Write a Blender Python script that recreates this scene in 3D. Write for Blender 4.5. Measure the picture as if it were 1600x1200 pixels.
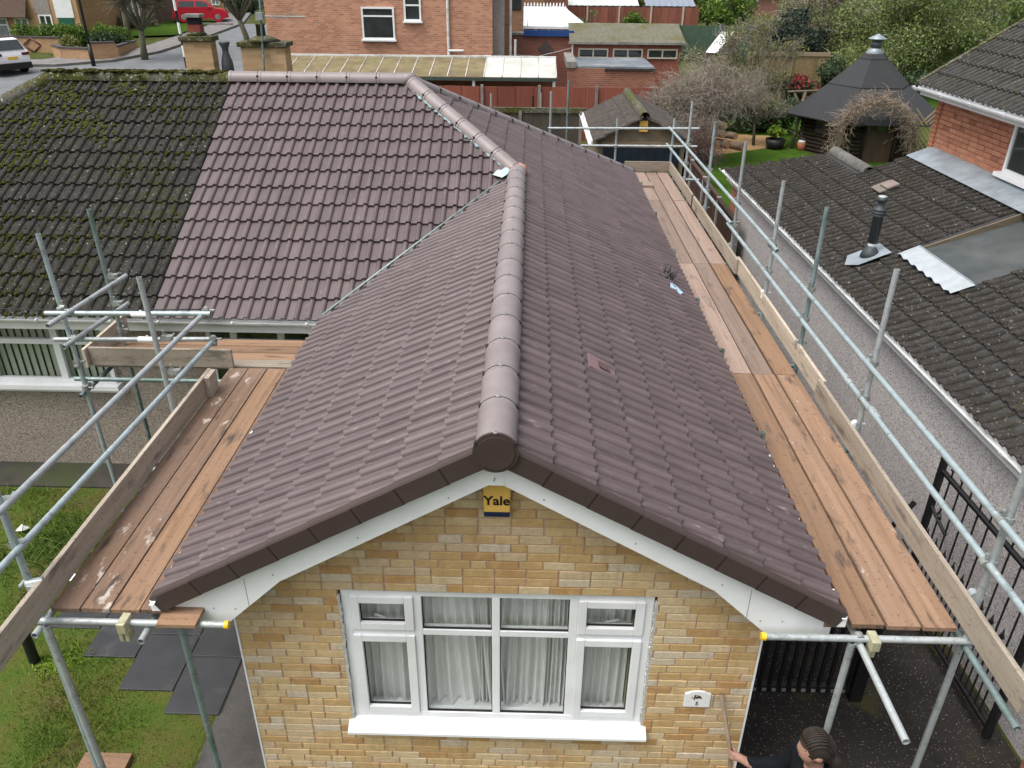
import bpy, bmesh, math, random
import numpy as np
from mathutils import Vector, Matrix

for o in list(bpy.data.objects): bpy.data.objects.remove(o)
SC = bpy.context.scene
COL = SC.collection
rnd = random.Random(7)
R = math.radians

# ---------------------------------------------------------------- camera
CAM = Vector((0.1301, -4.2722, 6.2802))
P_, Y_, R_ = 0.4901, 0.0198, 0.0088
fwd = Vector((-math.sin(Y_)*math.cos(P_), math.cos(Y_)*math.cos(P_), -math.sin(P_)))
rt0 = Vector((math.cos(Y_), math.sin(Y_), 0)); up0 = rt0.cross(fwd)
rt = rt0*math.cos(R_) + up0*math.sin(R_); up = -rt0*math.sin(R_) + up0*math.cos(R_)
cd = bpy.data.cameras.new('camera'); cam = bpy.data.objects.new('camera', cd); COL.objects.link(cam)
cam.matrix_world = Matrix(((rt.x, up.x, -fwd.x, CAM.x), (rt.y, up.y, -fwd.y, CAM.y), (rt.z, up.z, -fwd.z, CAM.z), (0, 0, 0, 1)))
cd.sensor_width = 36; cd.lens = 36*1236.4/1600; cd.clip_start = .05; cd.clip_end = 2000
SC.camera = cam

# ---------------------------------------------------------------- world, sun, exposure (overcast day)
SUN_EL, SUN_AZ = 64, 240          # degrees; azimuth clockwise from +Y (north)
w = bpy.data.worlds.new('World'); SC.world = w; w.use_nodes = True
nt = w.node_tree; bg = nt.nodes['Background']
sky = nt.nodes.new('ShaderNodeTexSky'); sky.sky_type = 'NISHITA'; sky.sun_disc = False
sky.sun_elevation = R(SUN_EL); sky.sun_rotation = R(SUN_AZ); sky.dust_density = 7.0; sky.air_density = 1.0; sky.ozone_density = 1.0
hs = nt.nodes.new('ShaderNodeHueSaturation'); hs.inputs['Saturation'].default_value = .38
nt.links.new(sky.outputs[0], hs.inputs['Color']); nt.links.new(hs.outputs[0], bg.inputs[0]); bg.inputs[1].default_value = .15
sd = bpy.data.lights.new('sun', 'SUN'); sd.energy = .6; sd.angle = R(28); sd.color = (1, .975, .94)
so = bpy.data.objects.new('sun', sd); COL.objects.link(so)
az, el = R(SUN_AZ), R(SUN_EL)
so.rotation_euler = Vector((math.sin(az)*math.cos(el), math.cos(az)*math.cos(el), math.sin(el))).to_track_quat('Z', 'Y').to_euler()
so.location = (-10, -6, 20)
vs = SC.view_settings; vs.view_transform = 'Standard'; vs.look = 'None'; vs.exposure = 0.75; vs.gamma = 1; vs.use_curve_mapping = False
SC.render.engine = 'CYCLES'
SC.render.resolution_x = 1024; SC.render.resolution_y = 768

# ---------------------------------------------------------------- helpers
XF = Matrix.Identity(4)
def setxf(m=None):
    global XF
    XF = m if m is not None else Matrix.Identity(4)
def link(o, parent=None):
    COL.objects.link(o)
    if parent is not None:
        o.parent = parent; o.matrix_parent_inverse = PINV[parent.name]
    return o
PINV = {}
WM = {}
def reg(o, m=None):
    m = Matrix(o.matrix_basis) if m is None else m
    if o.parent is not None: m = WM[o.parent.name] @ o.matrix_parent_inverse @ o.matrix_basis
    WM[o.name] = m; PINV[o.name] = m.inverted(); return o
def thing(name, label, cat, loc=(0, 0, 0), group=None):
    o = bpy.data.objects.new(name, None); o.empty_display_size = .2; o.location = loc
    COL.objects.link(o); reg(o); tag(o, label, cat, group); return o
def tag(o, label=None, cat=None, group=None, kind=None):
    if label: o['label'] = label
    if cat: o['category'] = cat
    if group: o['group'] = group
    if kind: o['kind'] = kind
    return o
def place(name, mesh, mat_, parent=None):
    """object with shared mesh data at a world matrix"""
    o = bpy.data.objects.new(name, mesh); o.matrix_basis = mat_; link(o, parent); return o

class MB:
    def __init__(s): s.v = []; s.f = []; s.sm = []; s.mi = []
    def add(s, vs_, fs, smooth=False, mi=0):
        b = len(s.v); s.v += [tuple(p) for p in vs_]
        for f in fs: s.f.append(tuple(b+i for i in f)); s.sm.append(smooth); s.mi.append(mi)
        return s
    def box(s, c, d, rz=0, m=None, mi=0):
        hx, hy, hz = d[0]/2, d[1]/2, d[2]/2
        vv = [Vector((x, y, z)) for x in (-hx, hx) for y in (-hy, hy) for z in (-hz, hz)]
        M = (Matrix.Translation(c) @ (m if m is not None else Matrix.Rotation(rz, 4, 'Z')))
        vv = [M @ p for p in vv]
        return s.add(vv, [(0, 1, 3, 2), (4, 6, 7, 5), (0, 4, 5, 1), (2, 3, 7, 6), (0, 2, 6, 4), (1, 5, 7, 3)], False, mi)
    def bb(s, a, b, mi=0):
        return s.box([(a[i]+b[i])/2 for i in range(3)], [abs(b[i]-a[i]) for i in range(3)], mi=mi)
    def cyl(s, p0, p1, r0, r1=None, n=12, caps=True, mi=0, smooth=True):
        p0, p1 = Vector(p0), Vector(p1); r1 = r0 if r1 is None else r1
        d = (p1-p0).normalized(); a = d.orthogonal().normalized(); b = d.cross(a)
        vv = []
        for p, r in ((p0, r0), (p1, r1)):
            for k in range(n):
                t = 2*math.pi*k/n; vv.append(p+a*(r*math.cos(t))+b*(r*math.sin(t)))
        s.add(vv, [(k, (k+1) % n, n+(k+1) % n, n+k) for k in range(n)], smooth, mi)
        if caps:
            s.add(vv[:n], [tuple(range(n))[::-1]], False, mi); s.add(vv[n:], [tuple(range(n))], False, mi)
        return s
    def path(s, pts, rads, n=6, mi=0):
        pts = [Vector(p) for p in pts]; vv = []
        for i, p in enumerate(pts):
            d = (pts[min(i+1, len(pts)-1)]-pts[max(i-1, 0)])
            d = d.normalized() if d.length > 1e-9 else Vector((0, 0, 1))
            a = d.cross(Vector((.31, .27, .91))).normalized(); b = d.cross(a)
            for k in range(n):
                t = 2*math.pi*k/n; vv.append(p+(a*math.cos(t)+b*math.sin(t))*rads[i])
        fs = [(i*n+k, i*n+(k+1) % n, (i+1)*n+(k+1) % n, (i+1)*n+k) for i in range(len(pts)-1) for k in range(n)]
        fs += [tuple(range(n))[::-1], tuple((len(pts)-1)*n+k for k in range(n))]
        return s.add(vv, fs, True, mi)
    def prism(s, poly, fn, a, b, mi=0):
        """poly 2d points, fn(p,q,t) -> 3d, extruded t from a to b"""
        n = len(poly); vv = [fn(p[0], p[1], t) for t in (a, b) for p in poly]
        return s.add(vv, [tuple(range(n))[::-1], tuple(range(n, 2*n))]+[(k, (k+1) % n, n+(k+1) % n, n+k) for k in range(n)], False, mi)
    def lathe(s, c, prof, n=16, mi=0, axis=None):
        M = Matrix.Translation(c) @ (axis if axis is not None else Matrix.Identity(4))
        vv = [M @ Vector((r*math.cos(2*math.pi*k/n), r*math.sin(2*math.pi*k/n), z)) for r, z in prof for k in range(n)]
        fs = [(i*n+k, i*n+(k+1) % n, (i+1)*n+(k+1) % n, (i+1)*n+k) for i in range(len(prof)-1) for k in range(n)]
        return s.add(vv, fs+[tuple(range(n))[::-1], tuple((len(prof)-1)*n+k for k in range(n))], True, mi)
    def quad(s, a, b, c, d, mi=0): return s.add([a, b, c, d], [(0, 1, 2, 3)], False, mi)
    def mesh(s, name, mats):
        me = bpy.data.meshes.new(name)
        vv = [tuple(XF @ Vector(p)) for p in s.v]
        me.from_pydata(vv, [], s.f)
        for m in (mats if isinstance(mats, (list, tuple)) else [mats]): me.materials.append(m)
        me.polygons.foreach_set('use_smooth', s.sm); me.polygons.foreach_set('material_index', s.mi)
        bm = bmesh.new(); bm.from_mesh(me); bmesh.ops.recalc_face_normals(bm, faces=bm.faces); bm.to_mesh(me); bm.free()
        return me
    def build(s, name, mats, parent=None, bevel=0):
        me = s.mesh(name, mats); o = bpy.data.objects.new(name, me); link(o, parent); reg(o)
        if bevel:
            b = o.modifiers.new('bevel', 'BEVEL'); b.width = bevel; b.segments = 2; b.limit_method = 'ANGLE'; b.angle_limit = R(40)
        return o
def structure(o): o['kind'] = 'structure'; return o

# ---------------------------------------------------------------- materials
MATS = {}
def nodes(name):
    m = bpy.data.materials.new(name); m.use_nodes = True; t = m.node_tree
    return m, t, t.nodes['Principled BSDF'], (lambda k: t.nodes.new('ShaderNode'+k)), t.links.new
def ramp(t, stops, inter='LINEAR'):
    r = t.nodes.new('ShaderNodeValToRGB'); r.color_ramp.interpolation = inter
    while len(r.color_ramp.elements) < len(stops): r.color_ramp.elements.new(.5)
    for e, (p, c) in zip(r.color_ramp.elements, stops):
        e.position = p; e.color = (c if len(c) == 4 else (*c, 1)) if not isinstance(c, (int, float)) else (c, c, c, 1)
    return r
def G(*c): return tuple(c)
class NT:
    """small node-graph writer"""
    def __init__(s, name):
        s.m = bpy.data.materials.new(name); s.m.use_nodes = True; s.t = s.m.node_tree; s.b = s.t.nodes['Principled BSDF']; MATS[name] = s.m
        s.g = s.n('NewGeometry'); s.oi = s.n('ObjectInfo')
    def n(s, k): return s.t.nodes.new('ShaderNode'+k)
    def l(s, a, b): s.t.links.new(a, b)
    def pos(s, scale=(1, 1, 1), rot=(0, 0, 0), off=(0, 0, 0), src=None):
        mp = s.n('Mapping'); mp.inputs['Scale'].default_value = scale; mp.inputs['Rotation'].default_value = rot; mp.inputs['Location'].default_value = off
        s.l(src if src is not None else s.g.outputs['Position'], mp.inputs[0]); return mp.outputs[0]
    def objc(s): return s.n('TexCoord').outputs['Object']
    def noise(s, scale, vec=None, detail=4, rough=.6, out='Fac', dist=0):
        q = s.n('TexNoise'); q.inputs['Scale'].default_value = scale; q.inputs['Detail'].default_value = detail; q.inputs['Roughness'].default_value = rough; q.inputs['Distortion'].default_value = dist
        s.l(vec if vec is not None else s.g.outputs['Position'], q.inputs['Vector']); return q.outputs[out]
    def vor(s, scale, vec=None, out='Distance', feature='F1'):
        q = s.n('TexVoronoi'); q.feature = feature; q.inputs['Scale'].default_value = scale
        s.l(vec if vec is not None else s.g.outputs['Position'], q.inputs['Vector']); return q.outputs[out]
    def ramp(s, fac, stops, inter='LINEAR'):
        r = ramp(s.t, stops, inter); s.l(fac, r.inputs[0]); return r.outputs[0]
    def mix(s, fac, a, b, mode='MIX'):
        q = s.n('Mix'); q.data_type = 'RGBA'; q.blend_type = mode
        for sock, v in ((q.inputs[0], fac), (q.inputs[6], a), (q.inputs[7], b)):
            if hasattr(v, 'is_linked'): s.l(v, sock)
            elif isinstance(v, (int, float)): sock.default_value = v if sock == q.inputs[0] else (v, v, v, 1)
            else: sock.default_value = (*v, 1)
        return q.outputs[2]
    def math(s, op, a, b=0.0):
        q = s.n('Math'); q.operation = op
        for i, v in enumerate((a, b)):
            if hasattr(v, 'is_linked'): s.l(v, q.inputs[i])
            else: q.inputs[i].default_value = v
        return q.outputs[0]
    def rand(s):
        """random per thing, or per loose island of a joined mesh"""
        return s.math('FRACT', s.math('ADD', s.oi.outputs['Random'], s.g.outputs['Random Per Island']))
    def col(s, c): s.l(c, s.b.inputs['Base Color']) if hasattr(c, 'is_linked') else setattr(s.b.inputs['Base Color'], 'default_value', (*c, 1)); return s
    def rough(s, r): s.l(r, s.b.inputs['Roughness']) if hasattr(r, 'is_linked') else setattr(s.b.inputs['Roughness'], 'default_value', r); return s
    def metal(s, v): s.b.inputs['Metallic'].default_value = v; return s
    def spec(s, v): s.b.inputs['Specular IOR Level'].default_value = v; return s
    def bump(s, h, strength=.4, dist=.01):
        q = s.n('Bump'); q.inputs['Strength'].default_value = strength; q.inputs['Distance'].default_value = dist
        s.l(h, q.inputs['Height']); s.l(q.outputs[0], s.b.inputs['Normal']); return s
def plain(name, c, rough=.6, var=.18, scale=6, metal=0, spec=.4, bump=0, dirt=None):
    k = NT(name); f = k.noise(scale, detail=5)
    lo = tuple(x*(1-var) for x in c); hi = tuple(min(1, x*(1+var)) for x in c)
    cc = k.ramp(f, [(.3, lo), (.7, hi)])
    if dirt: cc = k.mix(k.ramp(k.noise(scale*.35, detail=6), [(.48, 0), (.68, .8)]), cc, dirt)
    k.col(cc).rough(rough).metal(metal).spec(spec)
    if bump: k.bump(k.noise(scale*8, detail=3), bump, .004)
    return k.m
def brightness(k, c, amt):
    r = k.rand()
    q = k.n('MapRange'); q.inputs['To Min'].default_value = 1-amt; q.inputs['To Max'].default_value = 1+amt; k.l(r, q.inputs[0])
    return k.mix(1.0, c, k_rgb(k, q.outputs[0]), 'MULTIPLY')
def k_rgb(k, v):
    q = k.n('CombineColor')
    for i in range(3): k.l(v, q.inputs[i])
    return q.outputs[0]

# new brown concrete roof tiles, with mortar dust smears
k = NT('new_tile')
c = k.ramp(k.noise(3, detail=6), [(.3, (.090, .067, .068)), (.7, (.116, .088, .090))])
c = brightness(k, c, .14)
c = k.mix(k.ramp(k.noise(260, detail=2), [(.5, 0), (.8, .15)]), c, (.07, .05, .05))
off_ = k.n('VectorMath'); off_.operation = 'ADD'; k.l(k.objc(), off_.inputs[0]); cb_ = k.n('CombineXYZ'); rr_ = k.math('MULTIPLY', k.rand(), 23.0)
for q_ in range(3): k.l(rr_, cb_.inputs[q_])
k.l(cb_.outputs[0], off_.inputs[1])
sm = k.math('MULTIPLY', k.ramp(k.noise(.9, detail=3), [(.42, .12), (.62, 1)]), k.ramp(k.noise(15, k.pos((1.7, .45, 1), src=off_.outputs[0]), detail=6, rough=.72), [(.60, 0), (.72, 1)]))
c = k.mix(k.math('MULTIPLY', sm, .5), c, (.46, .42, .42))
k.col(c).rough(k.ramp(k.noise(12), [(.3, .42), (.7, .58)])).spec(.45).bump(k.noise(300, detail=3), .18, .003)
NEW = k.m
k = NT('new_ridge'); c = k.ramp(k.noise(5, detail=6), [(.3, (.20, .17, .17)), (.7, (.25, .215, .215))])
c = k.mix(k.ramp(k.noise(240, detail=2), [(.42, 0), (.8, .25)]), c, (.09, .07, .07)); c = brightness(k, c, .06)
k.col(c).rough(.45).spec(.45).bump(k.noise(320, detail=2), .12, .002); RIDGE = k.m
VERGE = plain('verge_plastic', (.058, .041, .037), .5, .1, 4, spec=.3)
k = NT('vent_tile_plastic'); k.col(k.ramp(k.noise(30), [(.3, (.16, .095, .098)), (.7, (.20, .12, .122))])).rough(.5); VENT = k.m
# old mossy tiles
def oldtile(name, base, moss_t, moss=((.030, .034, .006), (.085, .085, .012)), lich=.70, lc=(.48, .49, .45), big=.5):
    k = NT(name)
    c = k.ramp(k.noise(9, detail=8, rough=.7), [(.3, tuple(x*.55 for x in base)), (.7, tuple(x*1.35 for x in base))])
    c = brightness(k, c, .16)
    c = k.mix(k.ramp(k.noise(110, detail=3, rough=.8), [(.56, 0), (.70, .55)]), c, tuple(min(1, x*3.2) for x in base))
    mm = k.math('ADD', k.math('MULTIPLY', k.noise(1.1, detail=3), big), k.math('MULTIPLY', k.noise(13, detail=7, rough=.72), 1.12-big))
    mc = k.ramp(k.noise(40, detail=5), [(.3, moss[0]), (.7, moss[1])])
    mf = k.ramp(mm, [(moss_t, 0), (moss_t+.07, .92)])
    c = k.mix(mf, c, mc)
    lf = k.ramp(k.noise(34, detail=3, rough=.55, dist=.8), [(lich, 0), (lich+.05, .9)])
    c = k.mix(lf, c, lc)
    lf2 = k.ramp(k.noise(52, k.pos(off=(7, 3, 1)), detail=2), [(.66, 0), (.72, .6)])
    c = k.mix(lf2, c, (.20, .21, .19))
    k.col(c).rough(.92).spec(.2)
    k.bump(k.math('ADD', k.math('MULTIPLY', mf, .8), k.noise(160, detail=4)), .55, .010)
    return k.m
OLD = oldtile('mossy_tile', (.031, .030, .027), .59, moss=((.020, .022, .005), (.050, .050, .010)), lich=.655, lc=(.42, .42, .38), big=.36)
OLDR = oldtile('mossy_ridge', (.10, .095, .075), .50, lich=.62)
NEI = oldtile('lichen_tile', (.034, .030, .026), .67, lich=.64, lc=(.26, .25, .23))
NEI2 = oldtile('lichen_upper_tile', (.052, .050, .046), .64, lich=.66, lc=(.36, .35, .32))
GAR = oldtile('garage_tile', (.075, .066, .06), .66, lich=.72)
FAROLD = oldtile('far_mossy_sheet', (.14, .135, .10), .58, ((.07, .075, .02), (.13, .125, .04)), lich=.75)
k = NT('moss_clump'); k.col(k.ramp(k.noise(30, detail=4), [(.3, (.018, .020, .005)), (.55, (.040, .041, .009)), (.75, (.075, .068, .014))])).rough(1).spec(.1).bump(k.noise(260), .8, .006); MOSS = k.m
# buff bricks
BR_STOPS = [(.0, (.55, .37, .165)), (.12, (.61, .45, .23)), (.30, (.66, .50, .28)), (.46, (.57, .39, .19)), (.58, (.67, .54, .34)), (.70, (.63, .55, .42)), (.78, (.49, .29, .12)), (.86, (.60, .47, .30)), (1, (.62, .44, .28))]
def bricks(name, stops, dark=.5, bumpd=.004):
    k = NT(name); r = k.rand()
    c = k.ramp(r, stops, 'CONSTANT')
    c = k.mix(k.ramp(k.noise(22, k.pos((1, 1, 2.2)), detail=7, rough=.7), [(.38, 0), (.75, dark)]), c, tuple(x*.55 for x in stops[0][1]))
    c = k.mix(k.ramp(k.noise(9, detail=5), [(.5, 0), (.8, .35)]), c, tuple(min(1, x*1.35) for x in stops[2][1]))
    c = k.mix(k.ramp(k.noise(120, detail=3), [(.55, 0), (.75, .30)]), c, tuple(x*.4 for x in stops[0][1]))
    c = k.mix(k.ramp(k.noise(.9, detail=4), [(.45, 0), (.75, .22)]), c, tuple(x*.45 for x in stops[0][1]))
    c = k.mix(k.ramp(k.noise(2.6, k.pos((3.2, 3.2, .5)), detail=6, rough=.7), [(.52, 0), (.72, .38)]), c, tuple(x*.42 for x in stops[0][1]))
    k.col(c).rough(.9).spec(.2).bump(k.math('ADD', k.noise(140, detail=5), k.math('MULTIPLY', k.noise(38, detail=4), 1.6)), .7, bumpd*1.4); return k.m
BUFF = bricks('buff_brick', BR_STOPS)
REDB = bricks('red_brick', [(0, (.44, .19, .115)), (.2, (.50, .225, .14)), (.45, (.46, .205, .125)), (.65, (.52, .25, .155)), (.85, (.30, .12, .08)), (.93, (.38, .16, .10)), (1, (.48, .22, .14))])
MORT = plain('mortar_pinkish', (.46, .32, .23), .95, .2, 20, bump=.3, spec=.15)
MORTP = plain('mortar_pale', (.58, .44, .35), .95, .12, 20, spec=.15)
def brickfar(name, c1, c2, m, axis='x', scale=1.0):
    k = NT(name); sp = k.n('SeparateXYZ'); k.l(k.g.outputs['Position'], sp.inputs[0]); cb = k.n('CombineXYZ')
    k.l(sp.outputs['X' if axis == 'x' else 'Y'], cb.inputs[0]); k.l(sp.outputs['Z'], cb.inputs[1])
    b = k.n('TexBrick'); k.l(cb.outputs[0], b.inputs['Vector']); b.inputs['Scale'].default_value = 1
    b.inputs['Brick Width'].default_value = .225*scale; b.inputs['Row Height'].default_value = .075*scale; b.inputs['Mortar Size'].default_value = .007; b.inputs['Bias'].default_value = -.1
    b.inputs['Color1'].default_value = (*c1, 1); b.inputs['Color2'].default_value = (*c2, 1); b.inputs['Mortar'].default_value = (*m, 1)
    c = k.mix(k.ramp(k.noise(1.3, detail=5), [(.4, 0), (.75, .35)]), b.outputs[0], tuple(x*.55 for x in c1))
    k.col(c).rough(.9).spec(.2).bump(b.outputs['Fac'], -.3, .01); return k.m
# timber boards
def board(name, cols, grain, spots=.5, smear=.0):
    """grain: scale vector, small along the grain"""
    k = NT(name); off = k.n('VectorMath'); off.operation = 'ADD'; k.l(k.g.outputs['Position'], off.inputs[0])
    cb = k.n('CombineXYZ'); r = k.math('MULTIPLY', k.rand(), 37.0)
    for i in range(3): k.l(r, cb.inputs[i])
    k.l(cb.outputs[0], off.inputs[1]); v = off.outputs[0]
    g = k.noise(1, k.pos(grain, src=v), detail=7, rough=.65, dist=.4)
    c = k.ramp(g, [(.28, cols[0]), (.5, cols[1]), (.72, cols[2])])
    c = k.mix(k.ramp(k.noise(1.8, v, detail=4), [(.35, 0), (.75, .55)]), c, cols[3])
    c = brightness(k, c, .22)
    c = k.mix(k.ramp(k.noise(34, v, detail=3), [(.60, 0), (.69, spots*.8)]), c, (.06, .05, .045))
    c = k.mix(k.ramp(k.noise(9, k.pos(tuple(.25+.75*(x > 5) for x in grain), src=v), detail=5), [(.575, 0), (.70, spots)]), c, (.045, .04, .036))
    if smear: c = k.mix(k.ramp(k.noise(6.5, k.pos(tuple(.35+.65*(x > 5) for x in grain), src=v), detail=6, rough=.7), [(.64-smear, 0), (.70-smear, .75)]), c, (.60, .54, .48))
    k.col(c).rough(.75).spec(.25).bump(g, .35, .004); return k.m
WY = board('scaffold_board_lengthways', [(.125, .078, .052), (.215, .137, .092), (.27, .178, .122), (.19, .135, .102)], (20, .6, 20), .85, .01)
WYM = board('scaffold_board_mortar_splashed', [(.125, .078, .052), (.215, .137, .092), (.27, .178, .122), (.21, .155, .125)], (20, .6, 20), .75, .07)
WYP = board('scaffold_board_pale', [(.175, .122, .095), (.245, .178, .142), (.29, .218, .178), (.23, .178, .150)], (20, .6, 20), .5, .0)
WYO = board('scaffold_board_orange', [(.145, .085, .05), (.245, .148, .088), (.30, .19, .118), (.21, .142, .098)], (20, .6, 20), .8, .0)
WYS = board('scaffold_board_plaster_marked', [(.135, .08, .05), (.23, .142, .09), (.285, .184, .12), (.20, .138, .10)], (20, .6, 20), .8, .035)
WX = board('scaffold_board_crossways', [(.145, .085, .05), (.24, .145, .085), (.295, .185, .115), (.21, .138, .097)], (.6, 20, 20), .65, .0)
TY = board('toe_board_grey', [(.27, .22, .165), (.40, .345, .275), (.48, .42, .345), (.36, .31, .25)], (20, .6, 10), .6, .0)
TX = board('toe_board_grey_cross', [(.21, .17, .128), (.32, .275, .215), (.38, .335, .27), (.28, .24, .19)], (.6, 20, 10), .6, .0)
# metals, plastics
def galv(name, c, rust=.0):
    k = NT(name); a = k.ramp(k.noise(14, detail=6, rough=.7), [(.3, tuple(x*.74 for x in c)), (.7, c)])
    a = brightness(k, a, .12)
    a = k.mix(k.ramp(k.noise(5, detail=7, rough=.75), [(.53, 0), (.66, .8)]), a, (.15, .165, .165)); a = k.mix(k.ramp(k.noise(28, detail=4), [(.62, 0), (.70, .7)]), a, (.11, .085, .06)); a = k.mix(k.ramp(k.noise(17, k.pos(off=(5, 2, 8)), detail=5), [(.63, 0), (.69, .6)]), a, (.62, .62, .58))
    if rust: a = k.mix(k.ramp(k.noise(3.2, detail=6), [(.5, 0), (.62, rust)]), a, (.10, .16, .13))
    k.col(a).rough(k.ramp(k.noise(20), [(.3, .38), (.7, .6)])).metal(.35).spec(.5).bump(k.noise(90), .08, .002); return k.m
TUBE = galv('galvanised_tube', (.44, .48, .485)); TUBEB = galv('galvanised_tube_bluish', (.39, .475, .49)); TUBED = galv('galvanised_tube_weathered', (.24, .32, .32), .8)
CLIP = galv('coupler_steel', (.34, .36, .34)); CLIPY = plain('coupler_zinc_yellow', (.44, .42, .28), .5, .2, 30, .3)
UPVC = plain('white_upvc', (.80, .82, .83), .32, .03, 3, spec=.5, dirt=(.66, .67, .66)); FASC = plain('white_fascia', (.80, .82, .82), .42, .04, 4, spec=.4, dirt=(.68, .70, .69))
GUT = plain('white_gutter', (.66, .67, .66), .42, .12, 6, dirt=(.33, .34, .33))
YEL = plain('yellow_plastic', (.80, .50, .03), .4, .05); ALARM = plain('alarm_yellow', (.84, .52, .13), .38, .05, 5); NAVY = plain('alarm_navy', (.012, .02, .07), .3, .1)
INK = plain('black_ink', (.012, .012, .012), .5, .1); BLACK = plain('black_paint', (.012, .012, .013), .42, .2, 9); RUBBER = plain('joint_black', (.018, .016, .016), .7, .1)
LEAD = plain('lead_sheet', (.27, .31, .34), .45, .22, 5, .25); TEAL = plain('valley_liner_teal', (.15, .25, .26), .5, .3, 8); FELT = plain('dark_felt', (.035, .036, .037), .85, .25, 7, bump=.2)
CONC = plain('concrete_grey', (.23, .22, .20), .9, .22, 5, dirt=(.11, .11, .09), bump=.3)
DARK = plain('dark_void', (.012, .012, .012), .95, .1)
def pebble(name, cols, sc=95):
    k = NT(name); d = k.n('TexVoronoi'); d.inputs['Scale'].default_value = sc; k.l(k.g.outputs['Position'], d.inputs['Vector'])
    s = k.n('SeparateColor'); k.l(d.outputs['Color'], s.inputs[0])
    c = k.ramp(s.outputs[0], [(.0, cols[0]), (.25, cols[1]), (.6, cols[2]), (.85, cols[3]), (1, cols[3])])
    c = k.mix(k.ramp(k.noise(1.1, detail=5), [(.35, 0), (.75, .4)]), c, cols[1])
    k.col(c).rough(.95).spec(.15).bump(d.outputs['Distance'], -.9, .012); return k.m
PEBR = pebble('pebbledash_pinkgrey', [(.14, .132, .13), (.37, .35, .345), (.46, .435, .43), (.60, .575, .565)], 85)
PEBL = pebble('pebbledash_brown', [(.10, .085, .07), (.235, .20, .165), (.30, .26, .215), (.40, .35, .30)], 85)
k = NT('window_glass'); gl = k.n('BsdfGlossy'); gl.inputs['Roughness'].default_value = .02; tr = k.n('BsdfTransparent'); tr.inputs[0].default_value = (.95, .96, .955, 1)
lw_ = k.n('LayerWeight'); lw_.inputs[0].default_value = .5; fr = k.math('ADD', k.math('MULTIPLY', k.math('POWER', lw_.outputs['Facing'], 4.0), .75), .05); ms = k.n('MixShader'); k.l(fr, ms.inputs[0]); k.l(tr.outputs[0], ms.inputs[1]); k.l(gl.outputs[0], ms.inputs[2])
k.l(ms.outputs[0], [x for x in k.t.nodes if x.type == 'OUTPUT_MATERIAL'][0].inputs[0]); GLASS = k.m
DGLASS = plain('dark_glass', (.03, .036, .036), .06, .3, 2, spec=.8)
GGLASS = plain('greenish_dark_glass', (.022, .036, .02), .06, .4, 2, spec=.8)
CURT = plain('net_curtain', (.84, .84, .83), .9, .05, 3, spec=.1); BLIND = plain('vertical_blind_slat', (.42, .46, .40), .8, .08, 6)
ROOMW = plain('room_wall', (.50, .49, .44), .8, .05)
# ground
k = NT('soil_ground'); k.col(k.ramp(k.noise(1.5, detail=8), [(.3, (.035, .042, .012)), (.5, (.06, .075, .018)), (.7, (.085, .075, .035))])).rough(1).spec(.1).bump(k.noise(30, detail=5), .6, .03); SOIL = k.m
k = NT('lawn_ground'); a = k.ramp(k.noise(1.6, detail=7, rough=.65), [(.28, (.042, .076, .014)), (.44, (.074, .118, .020)), (.55, (.105, .110, .028)), (.66, (.10, .078, .036))])
a = k.mix(k.ramp(k.noise(38, detail=4), [(.4, 0), (.7, .5)]), a, (.035, .060, .008)); k.col(a).rough(1).spec(.1).bump(k.noise(60, detail=5), .8, .03); LAWN = k.m
k = NT('far_lawn'); k.col(k.ramp(k.noise(3, detail=6), [(.3, (.032, .072, .008)), (.7, (.055, .11, .011))])).rough(1).spec(.1).bump(k.noise(50), .5, .03); FLAWN = k.m
k = NT('tarmac'); a = k.ramp(k.noise(2, detail=8, rough=.7), [(.3, (.018, .016, .015)), (.7, (.040, .035, .031))])
a = k.mix(k.ramp(k.noise(60, detail=2, rough=.4), [(.66, 0), (.70, .8)]), a, (.30, .27, .26)); a = k.mix(k.ramp(k.noise(1.1, k.pos(off=(3, 1, 0)), detail=6), [(.58, 0), (.66, .65)]), a, (.07, .065, .022))
k.col(a).rough(.9).spec(.25).bump(k.noise(180, detail=4), .6, .008); TARM = k.m
k = NT('street_asphalt'); k.col(k.ramp(k.noise(1.2, detail=6), [(.3, (.10, .108, .115)), (.7, (.155, .167, .178))])).rough(.8); ROAD = k.m
k = NT('pavement_grey'); k.col(k.ramp(k.noise(2, detail=6), [(.3, (.12, .115, .11)), (.7, (.20, .19, .185))])).rough(.85); PAVE = k.m
k = NT('slab_wet_dark'); a = k.ramp(k.noise(2.2, detail=6), [(.3, (.022, .024, .027)), (.7, (.038, .040, .043))]); a = k.mix(k.ramp(k.noise(1.3, k.pos(off=(.9, 2, 0)), detail=5), [(.53, 0), (.66, .6)]), a, (.085, .082, .08)); a = brightness(k, a, .15)
k.col(a).rough(.55).spec(.4).bump(k.noise(60, detail=4), .2, .004); SLAB = k.m
k = NT('concrete_path'); a = k.ramp(k.noise(2.4, detail=8, rough=.7), [(.3, (.048, .045, .042)), (.7, (.09, .085, .08))]); a = k.mix(k.ramp(k.noise(70, detail=3), [(.6, 0), (.75, .5)]), a, (.22, .2, .19)); k.col(a).rough(.9).bump(k.noise(120), .4, .006); PATH = k.m
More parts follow.
